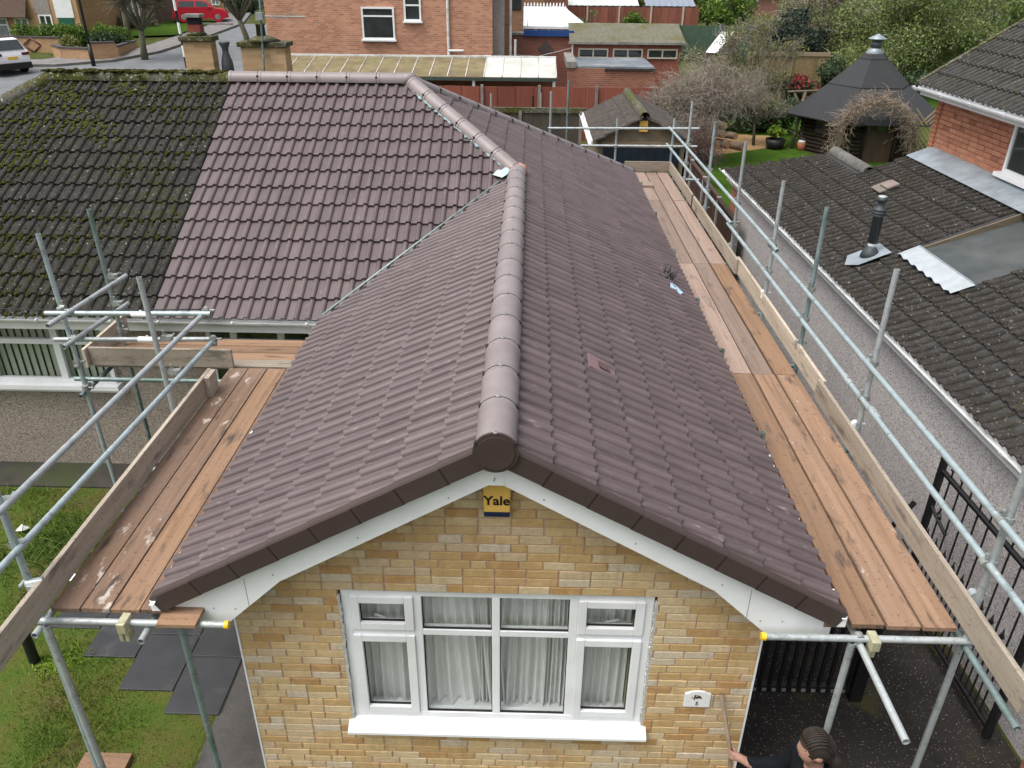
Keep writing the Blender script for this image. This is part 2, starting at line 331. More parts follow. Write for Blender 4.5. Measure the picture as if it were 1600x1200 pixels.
def leafmat(name, cols):
    k = NT(name); c = k.ramp(k.rand(), [(i/(len(cols)-1), x) for i, x in enumerate(cols)]); c = k.mix(k.ramp(k.noise(1.2, detail=3), [(.35, 0), (.7, .4)]), c, cols[0])
    k.col(c).rough(.6).spec(.3); k.b.inputs['Transmission Weight'].default_value = 0
    tl = k.n('BsdfTranslucent'); k.l(c, tl.inputs[0]); mx = k.n('MixShader'); mx.inputs[0].default_value = .25; k.l(k.b.outputs[0], mx.inputs[1]); k.l(tl.outputs[0], mx.inputs[2])
    k.l(mx.outputs[0], [x for x in k.t.nodes if x.type == 'OUTPUT_MATERIAL'][0].inputs[0]); return k.m
GRASS = leafmat('grass_blade', [(.06, .105, .014), (.105, .175, .022), (.15, .215, .034), (.165, .15, .045)])
LF_G = leafmat('leaf_fresh_green', [(.12, .175, .05), (.18, .25, .07), (.25, .31, .10)]); LF_D = leafmat('leaf_dark_green', [(.03, .055, .025), (.052, .085, .038), (.075, .11, .05)])
LF_Y = leafmat('leaf_yellow_green', [(.11, .135, .035), (.18, .21, .06), (.27, .28, .10)]); LF_H = leafmat('leaf_hedge_green', [(.05, .10, .016), (.10, .18, .025), (.17, .26, .035)])
LF_O = leafmat('leaf_olive', [(.14, .145, .075), (.19, .195, .10), (.25, .25, .14)]); PETAL = leafmat('petal_red', [(.25, .02, .03), (.40, .05, .06), (.45, .12, .12)])
LF_L = leafmat('leaf_lime', [(.12, .22, .02), (.2, .32, .03), (.28, .38, .05)]); LF_C = leafmat('leaf_conifer_blue', [(.025, .042, .032), (.042, .065, .048), (.06, .085, .06)])
BARK = plain('bark_brown', (.075, .062, .045), .95, .3, 12, bump=.5); BARKG = plain('bark_grey_green', (.11, .105, .07), .95, .3, 10, bump=.5); TWIG = plain('twig_grey_brown', (.25, .215, .175), .9, .3, 9)
TWIGR = plain('twig_reddish', (.13, .085, .075), .9, .3, 9)
# ================================================================ SETTING
def gz(y): return 0.0 if y < 18 else .055*(y-18) if y < 75 else .055*57
def sheet(name, pts, mat_, lift=.004, kind='structure', sub=0, parent=None):
    """flat polygon laid on the terrain"""
    m = MB(); m.add([(x, y, gz(y)+lift) for x, y in pts], [tuple(range(len(pts)))]); o = m.build(name, mat_, parent)
    if parent is None: o['kind'] = kind
    return o
m = MB(); xs = [-400, -120, -60, -30, -15, 0, 15, 30, 60, 120, 400]; ys = [-60, -20, 0, 18, 30, 45, 60, 75, 120, 300, 700]
m.add([(x, y, gz(y)) for y in ys for x in xs], [(j*11+i, j*11+i+1, j*11+i+12, j*11+i+11) for j in range(10) for i in range(10)])
structure(m.build('ground', SOIL))
structure(sheet('driveway', [(1.9, -6), (4.7, -6), (4.35, 17), (1.9, 17)], TARM))
structure(sheet('lawn', [(-14, -7), (-2.75, -7), (-2.75, 4.3), (-14, 4.3)], LAWN))
structure(sheet('garden_lawn', [(4.5, 13), (14, 13), (30, 24), (36, 40), (10, 40), (6.2, 24.2)], FLAWN))
structure(sheet('gravel_patch', [(5.6, 24.0), (9.3, 24.0), (9.6, 27), (5.6, 27.5)], plain('tan_gravel', (.30, .19, .09), .95, .3, 40, bump=.4), .009))
structure(sheet('street', [(-60, 30), (-12, 30), (-12.5, 46), (-14.5, 60), (-17, 85), (-23.5, 85), (-22.3, 66), (-20.5, 57.5), (-20.7, 51), (-21.3, 44.5), (-22.6, 41.4), (-25, 39.8), (-60, 37)], ROAD))
for nm, pts in (('pavement', [(-10.5, 30), (-11.9, 30), (-12.4, 46), (-14.4, 60), (-16.9, 85), (-14.9, 85), (-12.4, 60), (-10.4, 46)]),
                ('pavement', [(-60, 37.1), (-25, 39.9), (-22.7, 41.5), (-21.4, 44.6), (-20.8, 51), (-20.6, 57.5), (-22.4, 66), (-23.6, 85), (-25.4, 85), (-24.2, 66), (-22.5, 58), (-22.7, 51), (-23.0, 46), (-26.5, 41.4), (-60, 39)])):
    mm = MB(); mm.prism(pts, lambda p, q, t: (p, q, gz(q)+t), -.05, .12); structure(mm.build(nm, PAVE))

# paving slabs and the concrete path beside the gable wall
mm = MB(); mm.add([(-2.72, -6, .004), (-1.97, -6, .004), (-1.97, 4.8, .004), (-2.72, 4.8, .004)], [(0, 1, 2, 3)]); path_o = structure(mm.build('path', PATH))
slab_me = {}
sl = 0
SLABS = [(-3.22, .76, -2.70, 1.44), (-3.22, 1.46, -2.70, 2.2), (-3.22, 2.22, -2.70, 3.0), (-3.22, 3.02, -2.70, 3.75), (-3.77, 1.02, -3.24, 1.72), (-3.77, 1.74, -3.24, 2.5), (-3.77, 2.52, -3.24, 3.3), (-4.32, 1.42, -3.79, 2.1), (-4.32, 2.12, -3.79, 2.9), (-4.32, 2.92, -3.79, 3.7), (-4.86, 1.80, -4.34, 2.5), (-4.86, 2.52, -4.34, 3.3)]
q = MB(); q.add([(x, y, .010) for x, y in ((-2.69, .78), (-2.69, 3.7), (-4.84, 3.25), (-4.84, 1.84), (-4.33, 1.84), (-4.33, 1.46), (-3.78, 1.46), (-3.78, 1.06), (-3.23, 1.06), (-3.23, .78))], [tuple(range(10))]); q.build('slab_bed', SLAB, path_o)
for a, b, c_, d in SLABS:
    q = MB(); q.bb((a, b, -.03), (c_, d, .022+rnd.uniform(-.004, .004))); q.build('slab', SLAB, path_o, .006)
q = MB(); q.bb((-9, 4.3, -.02), (-2.1, 5.0, .03)); structure(q.build('wall_footing_path', plain('dark_damp_concrete', (.045, .042, .034), .85, .3, 4, dirt=(.04, .06, .012), bump=.3)))

# ================================================================ ROOF TILES
C30, S30 = math.cos(R(29)), math.sin(R(29)); T30 = S30/C30
X0, E_, ZE, YF, YB = -.043, 2.267, 2.456, 4.5, 12.42
XL, XR = X0-E_, X0+E_
GA, TW = .3237, .3
def tile_mesh(name, mat_, thick=.020, gauge=GA):
    """interlocking tile: two flat pans and two round rolls, creased where they meet"""
    m = MB(); head, rise = gauge+.05, .031
    strips = []
    for b in (0, .15):
        strips.append(([(b+.0008, .001), (b+.036, -.002), (b+.078, .001)], False))
        strips.append(([(b+.078, .001), (b+.082, .015), (b+.094, .029), (b+.114, .0345), (b+.134, .029), (b+.146, .015), (b+.1492, .001)], True))
    for pr, smth in strips:
        n = len(pr); a = [(u, 0, h+rise) for u, h in pr]; b_ = [(p[0], head, p[2]-rise-rise*.05/gauge) for p in a]; c = [(p[0], 0, p[2]-thick) for p in a]
        m.add(a+b_, [(i, i+1, n+i+1, n+i) for i in range(n-1)], True); m.add(a+c, [(i+1, i, n+i, n+i+1) for i in range(n-1)], False)
    for x, k_ in ((.0008, 0), (.2992, 1)):
        q = [(x, 0, rise+.001), (x, head, .001-rise*.05/gauge), (x, head, .001-thick), (x, 0, rise+.001-thick)]; m.add(q, [(0, 1, 2, 3) if k_ == 0 else (3, 2, 1, 0)])
    me = bpy.data.meshes.new(name); me.from_pydata(m.v, [], m.f); me.materials.append(mat_); me.polygons.foreach_set('use_smooth', m.sm)
    bm = bmesh.new(); bm.from_mesh(me); bm.normal_update()
    bmesh.ops.reverse_faces(bm, faces=[f for f in bm.faces if f.normal.z < -.05 or (abs(f.normal.z) <= .05 and f.normal.y > .5)])
    bm.to_mesh(me); bm.free(); return me
def frame(O, U, V):
    U, V = Vector(U), Vector(V); N = U.cross(V)
    return XF @ Matrix(((U.x, V.x, N.x, O[0]), (U.y, V.y, N.y, O[1]), (U.z, V.z, N.z, O[2]), (0, 0, 0, 1)))
def tile_field(F, me, i0, i1, j0, j1, conds, gauge=GA, u0=0.0, holes=()):
    """conds: (a,b,c) keeps a*u+b*v<=c in the slope's own plane; returns (matrix, mesh) per tile"""
    out = []
    for j in range(j0, j1):
        for i in range(i0, i1):
            u, v = u0+i*TW, j*gauge
            cs = [(u, v), (u+TW, v), (u, v+gauge), (u+TW, v+gauge)]; cut = []; ok = True
            for a, b, c in conds:
                k = [a*p+b*q <= c+1e-6 for p, q in cs]
                if not any(k): ok = False; break
                if not all(k): cut.append((a, b, c))
            if not ok: continue
            if any(h[0] < u+TW/2 < h[1] and h[2] < v+gauge/2 < h[3] for h in holes): continue
            jit = Matrix.Rotation(rnd.uniform(-.006, .006), 4, 'Z') @ Matrix.Rotation(rnd.uniform(-.006, .006), 4, 'X')
            M = F @ Matrix.Translation((u+rnd.uniform(-.0012, .0012), v+rnd.uniform(-.005, .005), rnd.uniform(0, .0025))) @ jit
            use = me
            if cut:
                bm = bmesh.new(); bm.from_mesh(me)
                for a, b, c in cut:
                    n2 = Vector((a, b, 0)); L = n2.length; d = (c-a*u-b*v)/L; n2 /= L
                    bmesh.ops.bisect_plane(bm, geom=bm.verts[:]+bm.edges[:]+bm.faces[:], plane_co=n2*d, plane_no=n2, clear_outer=True)
                if len(bm.faces) < 4: bm.free(); continue
                use = bpy.data.meshes.new(me.name+'_cut'); bm.to_mesh(use); bm.free(); use.materials.append(me.materials[0])
            out.append((M, use))
    return out
def lay(tiles, roof, name='tile', limit=300):
    """nearest tiles as parts, the rest joined"""
    tiles.sort(key=lambda t: (t[0].translation-CAM).length)
    for M, me in tiles[:limit]: place(name, me, M, roof)
    rest = tiles[limit:]
    if rest: joined(rest, name+'s_further_off', roof)
def joined(items, name, parent):
    V, F, S = [], [], []; b = 0; mt = items[0][1].materials[0]
    for M, me in items:
        V += [tuple(M @ v.co) for v in me.vertices]; F += [tuple(i+b for i in p.vertices) for p in me.polygons]; S += [p.use_smooth for p in me.polygons]; b += len(me.vertices)
    me = bpy.data.meshes.new(name); me.from_pydata(V, [], F); me.materials.append(mt); me.polygons.foreach_set('use_smooth', S)
    o = bpy.data.objects.new(name, me); link(o, parent); reg(o); o['kind'] = 'stuff'; return o
def ridge_mesh(name, mat_, r, L, arc=200, n=14, collar=True, drop=.0):
    m = MB(); rows = [(0, r), (L*.5, r), (L-.006, r)]
    if collar: rows = [(0, r), (L-.05, r), (L-.045, r+.006), (L-.004, r+.006)]
    for (y0, r0), (y1, r1) in zip(rows, rows[1:]):
        vv = [(rr*math.cos(t), y, rr*math.sin(t)) for y, rr in ((y0, r0), (y1, r1)) for t in [R(90-arc/2+arc*i/n) for i in range(n+1)]]
        m.add(vv, [(i, i+1, n+2+i, n+1+i) for i in range(n)], True)
    for y, flip in ((0, 1), (L-.004, 0)):
        r1, r0 = (r if y == 0 else rows[-1][1]), r-.018
        vv = [(rr*math.cos(t), y, rr*math.sin(t)) for rr in (r0, r1) for t in [R(90-arc/2+arc*i/n) for i in range(n+1)]]
        m.add(vv, [(i, i+1, n+2+i, n+1+i) for i in range(n)])
    me = bpy.data.meshes.new(name); me.from_pydata(m.v, [], m.f); me.materials.append(mat_); me.polygons.foreach_set('use_smooth', m.sm)
    bm = bmesh.new(); bm.from_mesh(me); bmesh.ops.recalc_face_normals(bm, faces=bm.faces); bm.to_mesh(me); bm.free(); return me
def along(p, d, upv=(0, 0, 1)):
    d = Vector(d).normalized(); x = d.cross(Vector(upv)).normalized(); z = x.cross(d)
    return XF @ Matrix(((x.x, d.x, z.x, p[0]), (x.y, d.y, z.y, p[1]), (x.z, d.z, z.z, p[2]), (0, 0, 0, 1)))
def ridge_run(p0, p1, step, me, roof, joint=None, screw=None, first=0, name='ridge_tile', jit=.0):
    p0, p1 = Vector(p0), Vector(p1); d = p1-p0; L = d.length; d.normalize(); n = int(L/step+.3)
    for i in range(n):
        p = p0+d*(i*step+first)
        M = along(p, d) @ Matrix.Rotation(rnd.uniform(-jit, jit), 4, 'Z') @ Matrix.Rotation(rnd.uniform(-jit, jit)*2, 4, 'Y')
        place(name, me, M, roof)
        if joint: place('joint_seal', joint, along(p, d), roof)
        if screw: place('ridge_screw', screw, along(p, d), roof)
def ring_mesh(name, mat_, r0, r1, L, arc=196, n=14):
    m = MB()
    for ra, rb, ya, yb in ((r1, r1, -L/2, L/2), (r0, r1, -L/2, -L/2), (r1, r0, L/2, L/2)):
        vv = [(rr*math.cos(t), y, rr*math.sin(t)) for y, rr in ((ya, ra), (yb, rb)) for t in [R(90-arc/2+arc*i/n) for i in range(n+1)]]
        m.add(vv, [(i, i+1, n+2+i, n+1+i) for i in range(n)], True)
    for t in (R(90-62), R(90+62)): m.box((r1*math.cos(t), 0, r1*math.sin(t)), (.016, .03, .022))
    me = bpy.data.meshes.new(name); me.from_pydata(m.v, [], m.f); me.materials.append(mat_); return me

# ================================================================ THE BUNGALOW WITH THE NEW ROOF
HOUSE = thing('bungalow', 'buff brick bungalow with new brown tiled roof, gable towards the viewer', 'bungalow', (X0, 0, 0))
HM = (YB-YF)/2; YM = YF+HM; ZM = ZE+T30*HM; XA = XR-HM; XP = -4.42; ZR = ZE+T30*E_
m = MB()
d_ = .012
def zz(z): return z-d_
m.add([(XL, -.2, zz(ZE)), (X0, -.2, zz(ZR)), (X0, YF+E_, zz(ZR)), (XL, YF, zz(ZE))], [(0, 1, 2, 3)])
m.add([(XR, -.2, zz(ZE)), (X0, -.2, zz(ZR)), (X0, YF+E_, zz(ZR)), (XA, YM, zz(ZM)), (XR, YB, zz(ZE))], [(0, 1, 2, 3, 4)])
m.add([(XP, YF, zz(ZE)), (XL, YF, zz(ZE)), (X0, YF+E_, zz(ZR)), (XA, YM, zz(ZM)), (XP, YM, zz(ZM))], [(0, 1, 2, 3, 4)])
m.add([(XP, YB, zz(ZE)), (XR, YB, zz(ZE)), (XA, YM, zz(ZM)), (XP, YM, zz(ZM))], [(0, 1, 2, 3)])
ROOF = m.build('roof', FELT, HOUSE)
tnew = tile_mesh('new_tile', NEW)
tl = []
FL = frame((XL-.045, 0, ZE-.026), (0, -1, 0), (C30, 0, S30))          # left slope of the gable: u=-y
tl += tile_field(FL, tnew, -22, 1, 0, 8, [(-1, -C30, 4.5-.045*1)], u0=-.07)
FR = frame((XR+.045, 0, ZE-.026), (0, 1, 0), (-C30, 0, S30))           # right slope: u=+y
rh = (1, C30, YB+.045)
tl += tile_field(FR, tnew, 0, 43, 0, 8, [rh], u0=-.23)
tl += tile_field(FR, tnew, 0, 43, 8, 14, [rh, (-1, C30, -(YF-.045))], u0=-.23)
FM = frame((0, YF-.045, ZE-.026), (1, 0, 0), (0, C30, S30))            # front slope of the main range: u=+x
tl += tile_field(FM, tnew, 0, 20, 0, 14, [(1, -C30, XL-.045), (1, C30, XR+.045)], u0=XP)
lay(tl, ROOF)
# vent tile with its grille
vx, vy = .74, 1.63; j = int((XR+.045-vx)/C30/GA); vz = ZE+T30*(XR-vx)
m = MB(); n_ = Vector((S30, 0, C30)); v_ = Vector((-C30, 0, S30)); u_ = Vector((0, 1, 0)); o_ = Vector((vx, vy, vz))+n_*.052
def loc3(a, b, c): return o_+u_*a+v_*b+n_*c
def obox(mb, a0, a1, b0, b1, c0, c1, mi=0):
    vv = [loc3(a, b, c) for a in (a0, a1) for b in (b0, b1) for c in (c0, c1)]
    mb.add(vv, [(0, 1, 3, 2), (4, 6, 7, 5), (0, 4, 5, 1), (2, 3, 7, 6), (0, 2, 6, 4), (1, 5, 7, 3)], False, mi)
obox(m, -.12, .12, -.13, .13, -.03, -.006); vt = m.build('vent_tile', VENT, ROOF, .006)
m = MB(); obox(m, -.065, .045, -.07, .03, -.006, .002); gr = m.build('vent_grille', BLACK, vt)
m = MB()
for i in range(9): obox(m, -.065, .045, -.066+i*.0115, -.063+i*.0115, .002, .005)
m.build('vent_bar', VENT, vt)
# underlap edges: ridge, hips, joints, end cap
RR = .127
rme = ridge_mesh('ridge_tile', RIDGE, RR, .4465); jme = ring_mesh('joint_seal', RUBBER, RR-.01, RR+.0075, .009)
q = MB(); q.lathe((0, 0, RR+.008), [(.016, 0), (.016, .006), (.007, .008), (.006, .014)], 10); sme = bpy.data.meshes.new('ridge_screw'); sme.from_pydata(q.v, [], q.f); sme.materials.append(CLIP)
ZT = ZR-.012
ridge_run((X0, -.305, ZT), (X0, YF+E_+.08, ZT), .4465, rme, ROOF, jme, sme)
m = MB(); m.cyl((X0, -.318, ZT), (X0, -.300, ZT), RR+.012, n=28); m.cyl((X0, -.325, ZT), (X0, -.318, ZT), RR-.012, n=28)
for sx in (-.07, .07): m.cyl((X0+sx, -.330, ZT-.085), (X0+sx, -.325, ZT-.085), .007, n=8)
m.build('ridge_end_cap', VERGE, ROOF)
hb, ht = Vector((X0, YF+E_, ZR-.01)), Vector((XA, YM, ZM+.02))
ridge_run(hb+(ht-hb)*.02, ht, .405, ridge_mesh('hip_tile', RIDGE, .115, .405), ROOF, ring_mesh('joint_seal', RUBBER, .105, .1235, .010), None, name='hip_tile')
hb2 = Vector((XR, YB, ZE-.03))
ridge_run(hb2, ht, .42, ridge_mesh('hip_tile', RIDGE, .10, .42), ROOF, ring_mesh('joint_seal', RUBBER, .09, .108, .010), None, name='hip_tile')
ridge_run((XA-.02, YM, ZM+.02), (XP, YM, ZM+.02), .45, ridge_mesh('ridge_tile', RIDGE, .115, .45), ROOF, ring_mesh('joint_seal', RUBBER, .105, .1225, .009), None)
q = MB(); q.lathe((XA, YM, ZM+.01), [(.13, -.03), (.13, .05), (.115, .10), (.06, .125), (.01, .13)], 16); q.build('hip_junction', RIDGE, ROOF)
q = MB(); q.lathe((X0, YF+E_+.03, ZR-.02), [(.14, -.03), (.14, .06), (.12, .11), (.06, .135), (.01, .14)], 16); q.build('mortar_junction', plain('orange_mortar', (.38, .22, .17), .8, .2, 12), ROOF)
# dark wavy fillers and torn liner below the hip
m = MB(); dv = (ht-hb).normalized(); sidev = Vector((-1, -1, 0)).normalized()
pr = []
for i in range(60):
    f = i/59; p = hb+(ht-hb)*(f*.86+.04)
    wdt = .128+.014*math.sin(i*1.9)+rnd.uniform(-.012, .012); q_ = p+sidev*wdt; zt = ZE+T30*(q_.y-YF)
    pr.append(((p+sidev*.08)+Vector((0, 0, .035)), Vector((q_.x, q_.y, zt+.045+rnd.uniform(0, .006)))))
m.add([x for a in pr for x in a], [(2*i, 2*i+1, 2*i+3, 2*i+2) for i in range(59)]); m.build('hip_liner', TEAL, ROOF)
# valley trough and its lead saddle
vb, vt_ = Vector((XL-.03, YF-.03, ZE)), Vector((X0-.10, YF+E_-.10, ZR-.05))
m = MB(); s1 = Vector((1, -1, 0)).normalized()
m.add([vb-s1*.05+Vector((0, 0, .035)), vb+Vector((0, 0, -.005)), vb+s1*.05+Vector((0, 0, .035)), vt_-s1*.05+Vector((0, 0, .035)), vt_+Vector((0, 0, -.005)), vt_+s1*.05+Vector((0, 0, .035))], [(0, 1, 4, 3), (1, 2, 5, 4)]); m.build('valley_trough', LEAD, ROOF)
m = MB(); m.path([vb+Vector((0, 0, .05)), vb+(vt_-vb)*.5+Vector((0, 0, .055)), vt_+Vector((0, 0, .055))], [.014, .014, .014], 6); m.build('valley_bead', galv('valley_bead_grey', (.33, .42, .40)), ROOF)
m = MB(); sp = Vector((X0-.20, YF+E_-.12, ZR-.06))
m.add([sp+Vector(p) for p in ((-.14, .02, .045), (.0, -.16, .05), (.13, -.02, .105), (.06, .13, .13), (-.07, .12, .09), (0, 0, .10))], [(0, 1, 5), (1, 2, 5), (2, 3, 5), (3, 4, 5), (4, 0, 5)]); m.build('lead_saddle', plain('lead_saddle_pale', (.42, .50, .52), .5, .12, 8, .2), ROOF)
# cloaked verge units, one per course, stepped
def verge(side):
    xe = XL-.045 if side < 0 else XR+.045; v3 = Vector((-side*C30, 0, S30)); n3 = Vector((side*S30, 0, C30)); O = Vector((xe, 0, ZE-.026))
    prof = [(-.300, -.088), (-.300, .040), (-.292, .052), (-.245, .056), (-.245, .044), (-.288, .038), (-.288, -.088)]      # (y, n)
    mb = MB(); L = GA+.012
    sect = lambda t, up_: [O*0+v3*t+n3*(b+up_)+Vector((0, a, 0)) for a, b in prof]
    a, b = sect(0, .003), sect(L, -.001); k = len(prof)
    mb.add(a+b, [(i, (i+1) % k, k+(i+1) % k, k+i) for i in range(k)]+[tuple(range(k)), tuple(range(k, 2*k))[::-1]])
    me = mb.mesh('verge_cap', VERGE)
    for j in range(8): place('verge_cap', me, Matrix.Translation(O+v3*(j*GA-.002)), ROOF)
    e = MB(); e.prism([(-.30, -.088), (-.30, .048), (-.20, .048), (-.20, -.088)], lambda p, q_, t: O+v3*t+n3*q_+Vector((0, p, 0)), -.012, -.002); e.build('verge_end', VERGE, ROOF)
verge(-1); verge(1)
# barge boards
def barge(side):
    f = lambda x: X0+side*(x)
    zt_ = lambda d: ZR-.07-T30*d; zb_ = lambda d: 3.385-T30*d+.0
    poly = [(0.0, zt_(0)), (E_+.02, zt_(E_+.02)), (E_+.02, 2.20), (1.86, 2.205), (1.46, 2.585), (.035, 3.415), (0.0, 3.415)]
    mb = MB(); mb.prism(poly, lambda p, q_, t: (f(p), t, q_), -.232, -.205); o = mb.build('barge_board', FASC, HOUSE)
    s = MB(); s.bb((f(1.87), -.203, 2.212), (f(E_), -.0, 2.225)); s.build('soffit', FASC, HOUSE)
    g = MB(); g.bb((f(1.70), -.2335, 2.36), (f(1.704), -.2318, 2.60)); g.build('board_seam', CONC, o)
    r_ = MB()
    for d in (.3, .9, 1.5, 1.8, 1.95): r_.cyl((f(d), -.236, zt_(d)-.17 if d < 1.6 else 2.33), (f(d), -.231, zt_(d)-.17 if d < 1.6 else 2.33), .006, n=8)
    r_.build('barge_pin', plain('pin_grey', (.3, .3, .3)), o)
barge(-1); barge(1)
q = MB(); q.prism([(-.05, 3.41), (.05, 3.41), (.05, 3.52), (0, 3.54), (-.05, 3.52)], lambda p, q_, t: (X0+p, t, q_), -.236, -.2325); q.build('barge_joint', FASC, HOUSE)
q = MB(); q.prism([(.002, 3.44), (.012, 3.47), (.016, 3.47), (.008, 3.44)], lambda p, q_, t: (X0-.02+p, t, q_), -.238, -.2365); q.build('barge_mark', INK, HOUSE)
for sx in (-1, 1):   # fascia, soffit and the white lip under the eaves course
    xx = X0+sx*E_; m = MB(); m.bb((xx, -.2, 2.24), (xx+sx*.018, 4.45 if sx < 0 else 12.3, 2.43)); m.build('fascia', FASC, HOUSE)
    m = MB(); m.bb((xx, .02, 2.225), (xx-sx*.36, 4.9 if sx < 0 else 12.3, 2.235)); m.build('soffit', FASC, HOUSE)
    lp = MB(); L = 4.6 if sx < 0 else 12.5; n = int(L/.15)
    for i in range(n):
        y = -.26+i*.15+rnd.uniform(-.02, .02)
        if rnd.random() < (.85 if y < 2.4 else .12): lp.box((xx+sx*(.060+rnd.uniform(-.008, .006)), y, ZE-.014+rnd.uniform(-.010, .006)), (rnd.uniform(.012, .03), rnd.uniform(.03, .16), rnd.uniform(.006, .014)), rz=rnd.uniform(-.12, .12))
    lp.build('eaves_filler', FASC, HOUSE)
    m = MB(); m.box((xx+sx*.05, -.27, ZE-.06), (.07, .05, .10)); m.build('fascia_end', FASC, HOUSE, .008)

# gable wall: recessed mortar with bricks laid on it
WL, WR = -1.976, 1.890
WIN = (-1.196, 1.097, .875, 2.30)          # opening
m = MB()
rk = lambda x: 3.54-T30*abs(x-X0)
def wallpoly(pts): m.add([(x, .008, z) for x, z in pts], [tuple(range(len(pts)))])
wallpoly([(WL+.004, 0), (WIN[0], 0), (WIN[0], 3.0), (WL+.004, rk(WL))]); wallpoly([(WIN[1], 0), (WR-.004, 0), (WR-.004, rk(WR)), (WIN[1], 3.0)])
wallpoly([(WIN[0], 0), (WIN[1], 0), (WIN[1], WIN[2]), (WIN[0], WIN[2])]); wallpoly([(WIN[0], WIN[3]), (WIN[1], WIN[3]), (WIN[1], rk(WIN[1])), (X0, rk(X0)), (WIN[0], rk(WIN[0]))])
GW = m.build('gable_wall', MORT, HOUSE)
def brick_mesh(L, H, D, mat_, bv=.004):
    key = (round(L, 3), H, D, mat_.name)
    if key in BM: return BM[key]
    bm = bmesh.new(); bmesh.ops.create_cube(bm, size=1)
    for v in bm.verts: v.co = (v.co.x*L, v.co.y*D, v.co.z*H)
    fr = [e for e in bm.edges if all(v.co.y < 0 for v in e.verts)]
    bmesh.ops.bevel(bm, geom=fr, offset=bv, segments=1, affect='EDGES')
    me = bpy.data.meshes.new('brick'); bm.to_mesh(me); bm.free(); me.materials.append(mat_); BM[key] = me; return me
BM = {}
def lay_bricks(place_fn, x0, x1, z0, z1, inside, mat_, holes=(), H=.066, D=.05, seed=3, j=.009):
    r = random.Random(seed); out = []; row = 0; z = z0
    while z < z1-.01:
        x = x0-(.1125 if row % 2 else 0)-(r.choice((0, .056)) if row % 3 == 0 else 0)
        spans = [(x0, x1)]
        for hx0, hx1, hz0, hz1 in holes:
            if hz0 < z+.037 < hz1: spans = [s for a, b in spans for s in ((a, min(b, hx0)), (max(a, hx1), b)) if s[1]-s[0] > .03]
        while x < x1:
            L = .225 if r.random() < .80 else r.choice((.1125, .169))
            for a, b in spans:
                xa, xb = max(x, a), min(x+L, b)
                if xb-xa > .025:
                    ln = round((xb-xa-j)/.005)*.005
                    xc, zc = (xa+xb)/2, z+.0375
                    if inside(xc, zc+.03, ln): out.append((xc, zc, max(ln, .02), r.uniform(-.0025, .0025)))
            x += L
        z += .075; row += 1
    return [(place_fn(xc, zc, dy), brick_mesh(ln, H, D, mat_)) for xc, zc, ln, dy in out]
bk = lay_bricks(lambda x, z, dy: Matrix.Translation((x, .025+dy, z)) @ Matrix.Rotation(rnd.uniform(-.004, .004), 4, 'Y'), WL, WR, .05, 3.6, lambda x, z, L: z < rk(x)-T30*L*.3+.02, BUFF, [WIN])
lay(bk, GW, 'brick')
for xx, sgn in ((WL, -1), (WR, 1)):
    m = MB(); m.bb((xx-sgn*.10, .052, 0), (xx+sgn*.004, 4.85 if sgn < 0 else 12.2, 2.24)); m.build('side_wall', MORT if sgn < 0 else FASC, HOUSE)
    m = MB(); m.bb((xx-sgn*.004, -.004, .0), (xx+sgn*.010, .05, 2.21)); m.build('corner_trim', FASC, HOUSE)
m = MB(); m.bb((XP, 4.86, 0), (WL-.05, 5.05, 2.4)); m.build('front_wall', PEBL, HOUSE)
m = MB(); m.bb((XP, 12.0, 0), (WR, 12.2, 2.4)); m.build('rear_wall', PEBL, HOUSE)

# the wide window in the gable
WN = MB(); x0, x1, z0, z1 = WIN; yf = .030
def frame_box(mb, a, b, c, d, t, y0, y1):
    """rectangular ring a..b in x, c..d in z, member width t"""
    mb.bb((a, y0, c), (a+t, y1, d)); mb.bb((b-t, y0, c), (b, y1, d)); mb.bb((a+t, y0, c), (b-t, y1, c+t)); mb.bb((a+t, y0, d-t), (b-t, y1, d))
fm = MB(); frame_box(fm, x0+.012, x1-.012, z0+.085, z1-.006, .062, yf, yf+.07)
XV = [x0+.012, -.630, -.058, .508, x1-.012]
ZTR = 2.300-.42
for xv in XV[1:4]: fm.bb((xv-.03, yf+.002, z0+.147), (xv+.03, yf+.068, z1-.068))
for i in range(4):
    a = XV[i]+(.062 if i == 0 else .03); b = XV[i+1]-(.062 if i == 3 else .03)
    fm.bb((a, yf+.002, ZTR-.028), (b, yf+.068, ZTR+.028))
window = fm.build('window', UPVC, HOUSE, .005)
window['label'] = 'wide white window with net curtains in the brick gable'
for i in range(4):
    a = XV[i]+(.060 if i == 0 else .028); b = XV[i+1]-(.060 if i == 3 else .028)
    for (c, d) in ((z0+.145, ZTR-.026), (ZTR+.026, z1-.066)):
        aa, bb_, cc, dd = a, b, c, d
        if i in (0, 3):
            s = MB(); frame_box(s, a+.002, b-.002, c+.002, d-.002, .066, yf-.016, yf+.05); s.build('sash', UPVC, window, .006)
            aa, bb_, cc, dd = a+.066, b-.066, c+.066, d-.066
        s = MB(); frame_box(s, aa-.002, bb_+.002, cc-.002, dd+.002, .010, yf+.012, yf+.030); s.build('gasket', RUBBER, window)
        p = MB(); p.bb((aa, yf+.026, cc), (bb_, yf+.032, dd)); p.build('pane', GLASS, window)
for sx, xx in ((-1, -.90), (1, .79)):
    h = MB(); h.path([(xx-.06*sx, yf+.055, 1.925), (xx-.02, yf+.09, 1.94), (xx+.07*sx, yf+.10, 1.955)], [.010, .012, .012], 8); h.build('handle', UPVC, window)
s = MB(); s.prism([(-.085, z0+.0), (-.085, z0+.028), (.03, z0+.088), (.09, z0+.088), (.09, z0+.0)], lambda p, q_, t: (t, p, q_), x0-.03, x1+.03); s.build('sill', UPVC, window, .004)
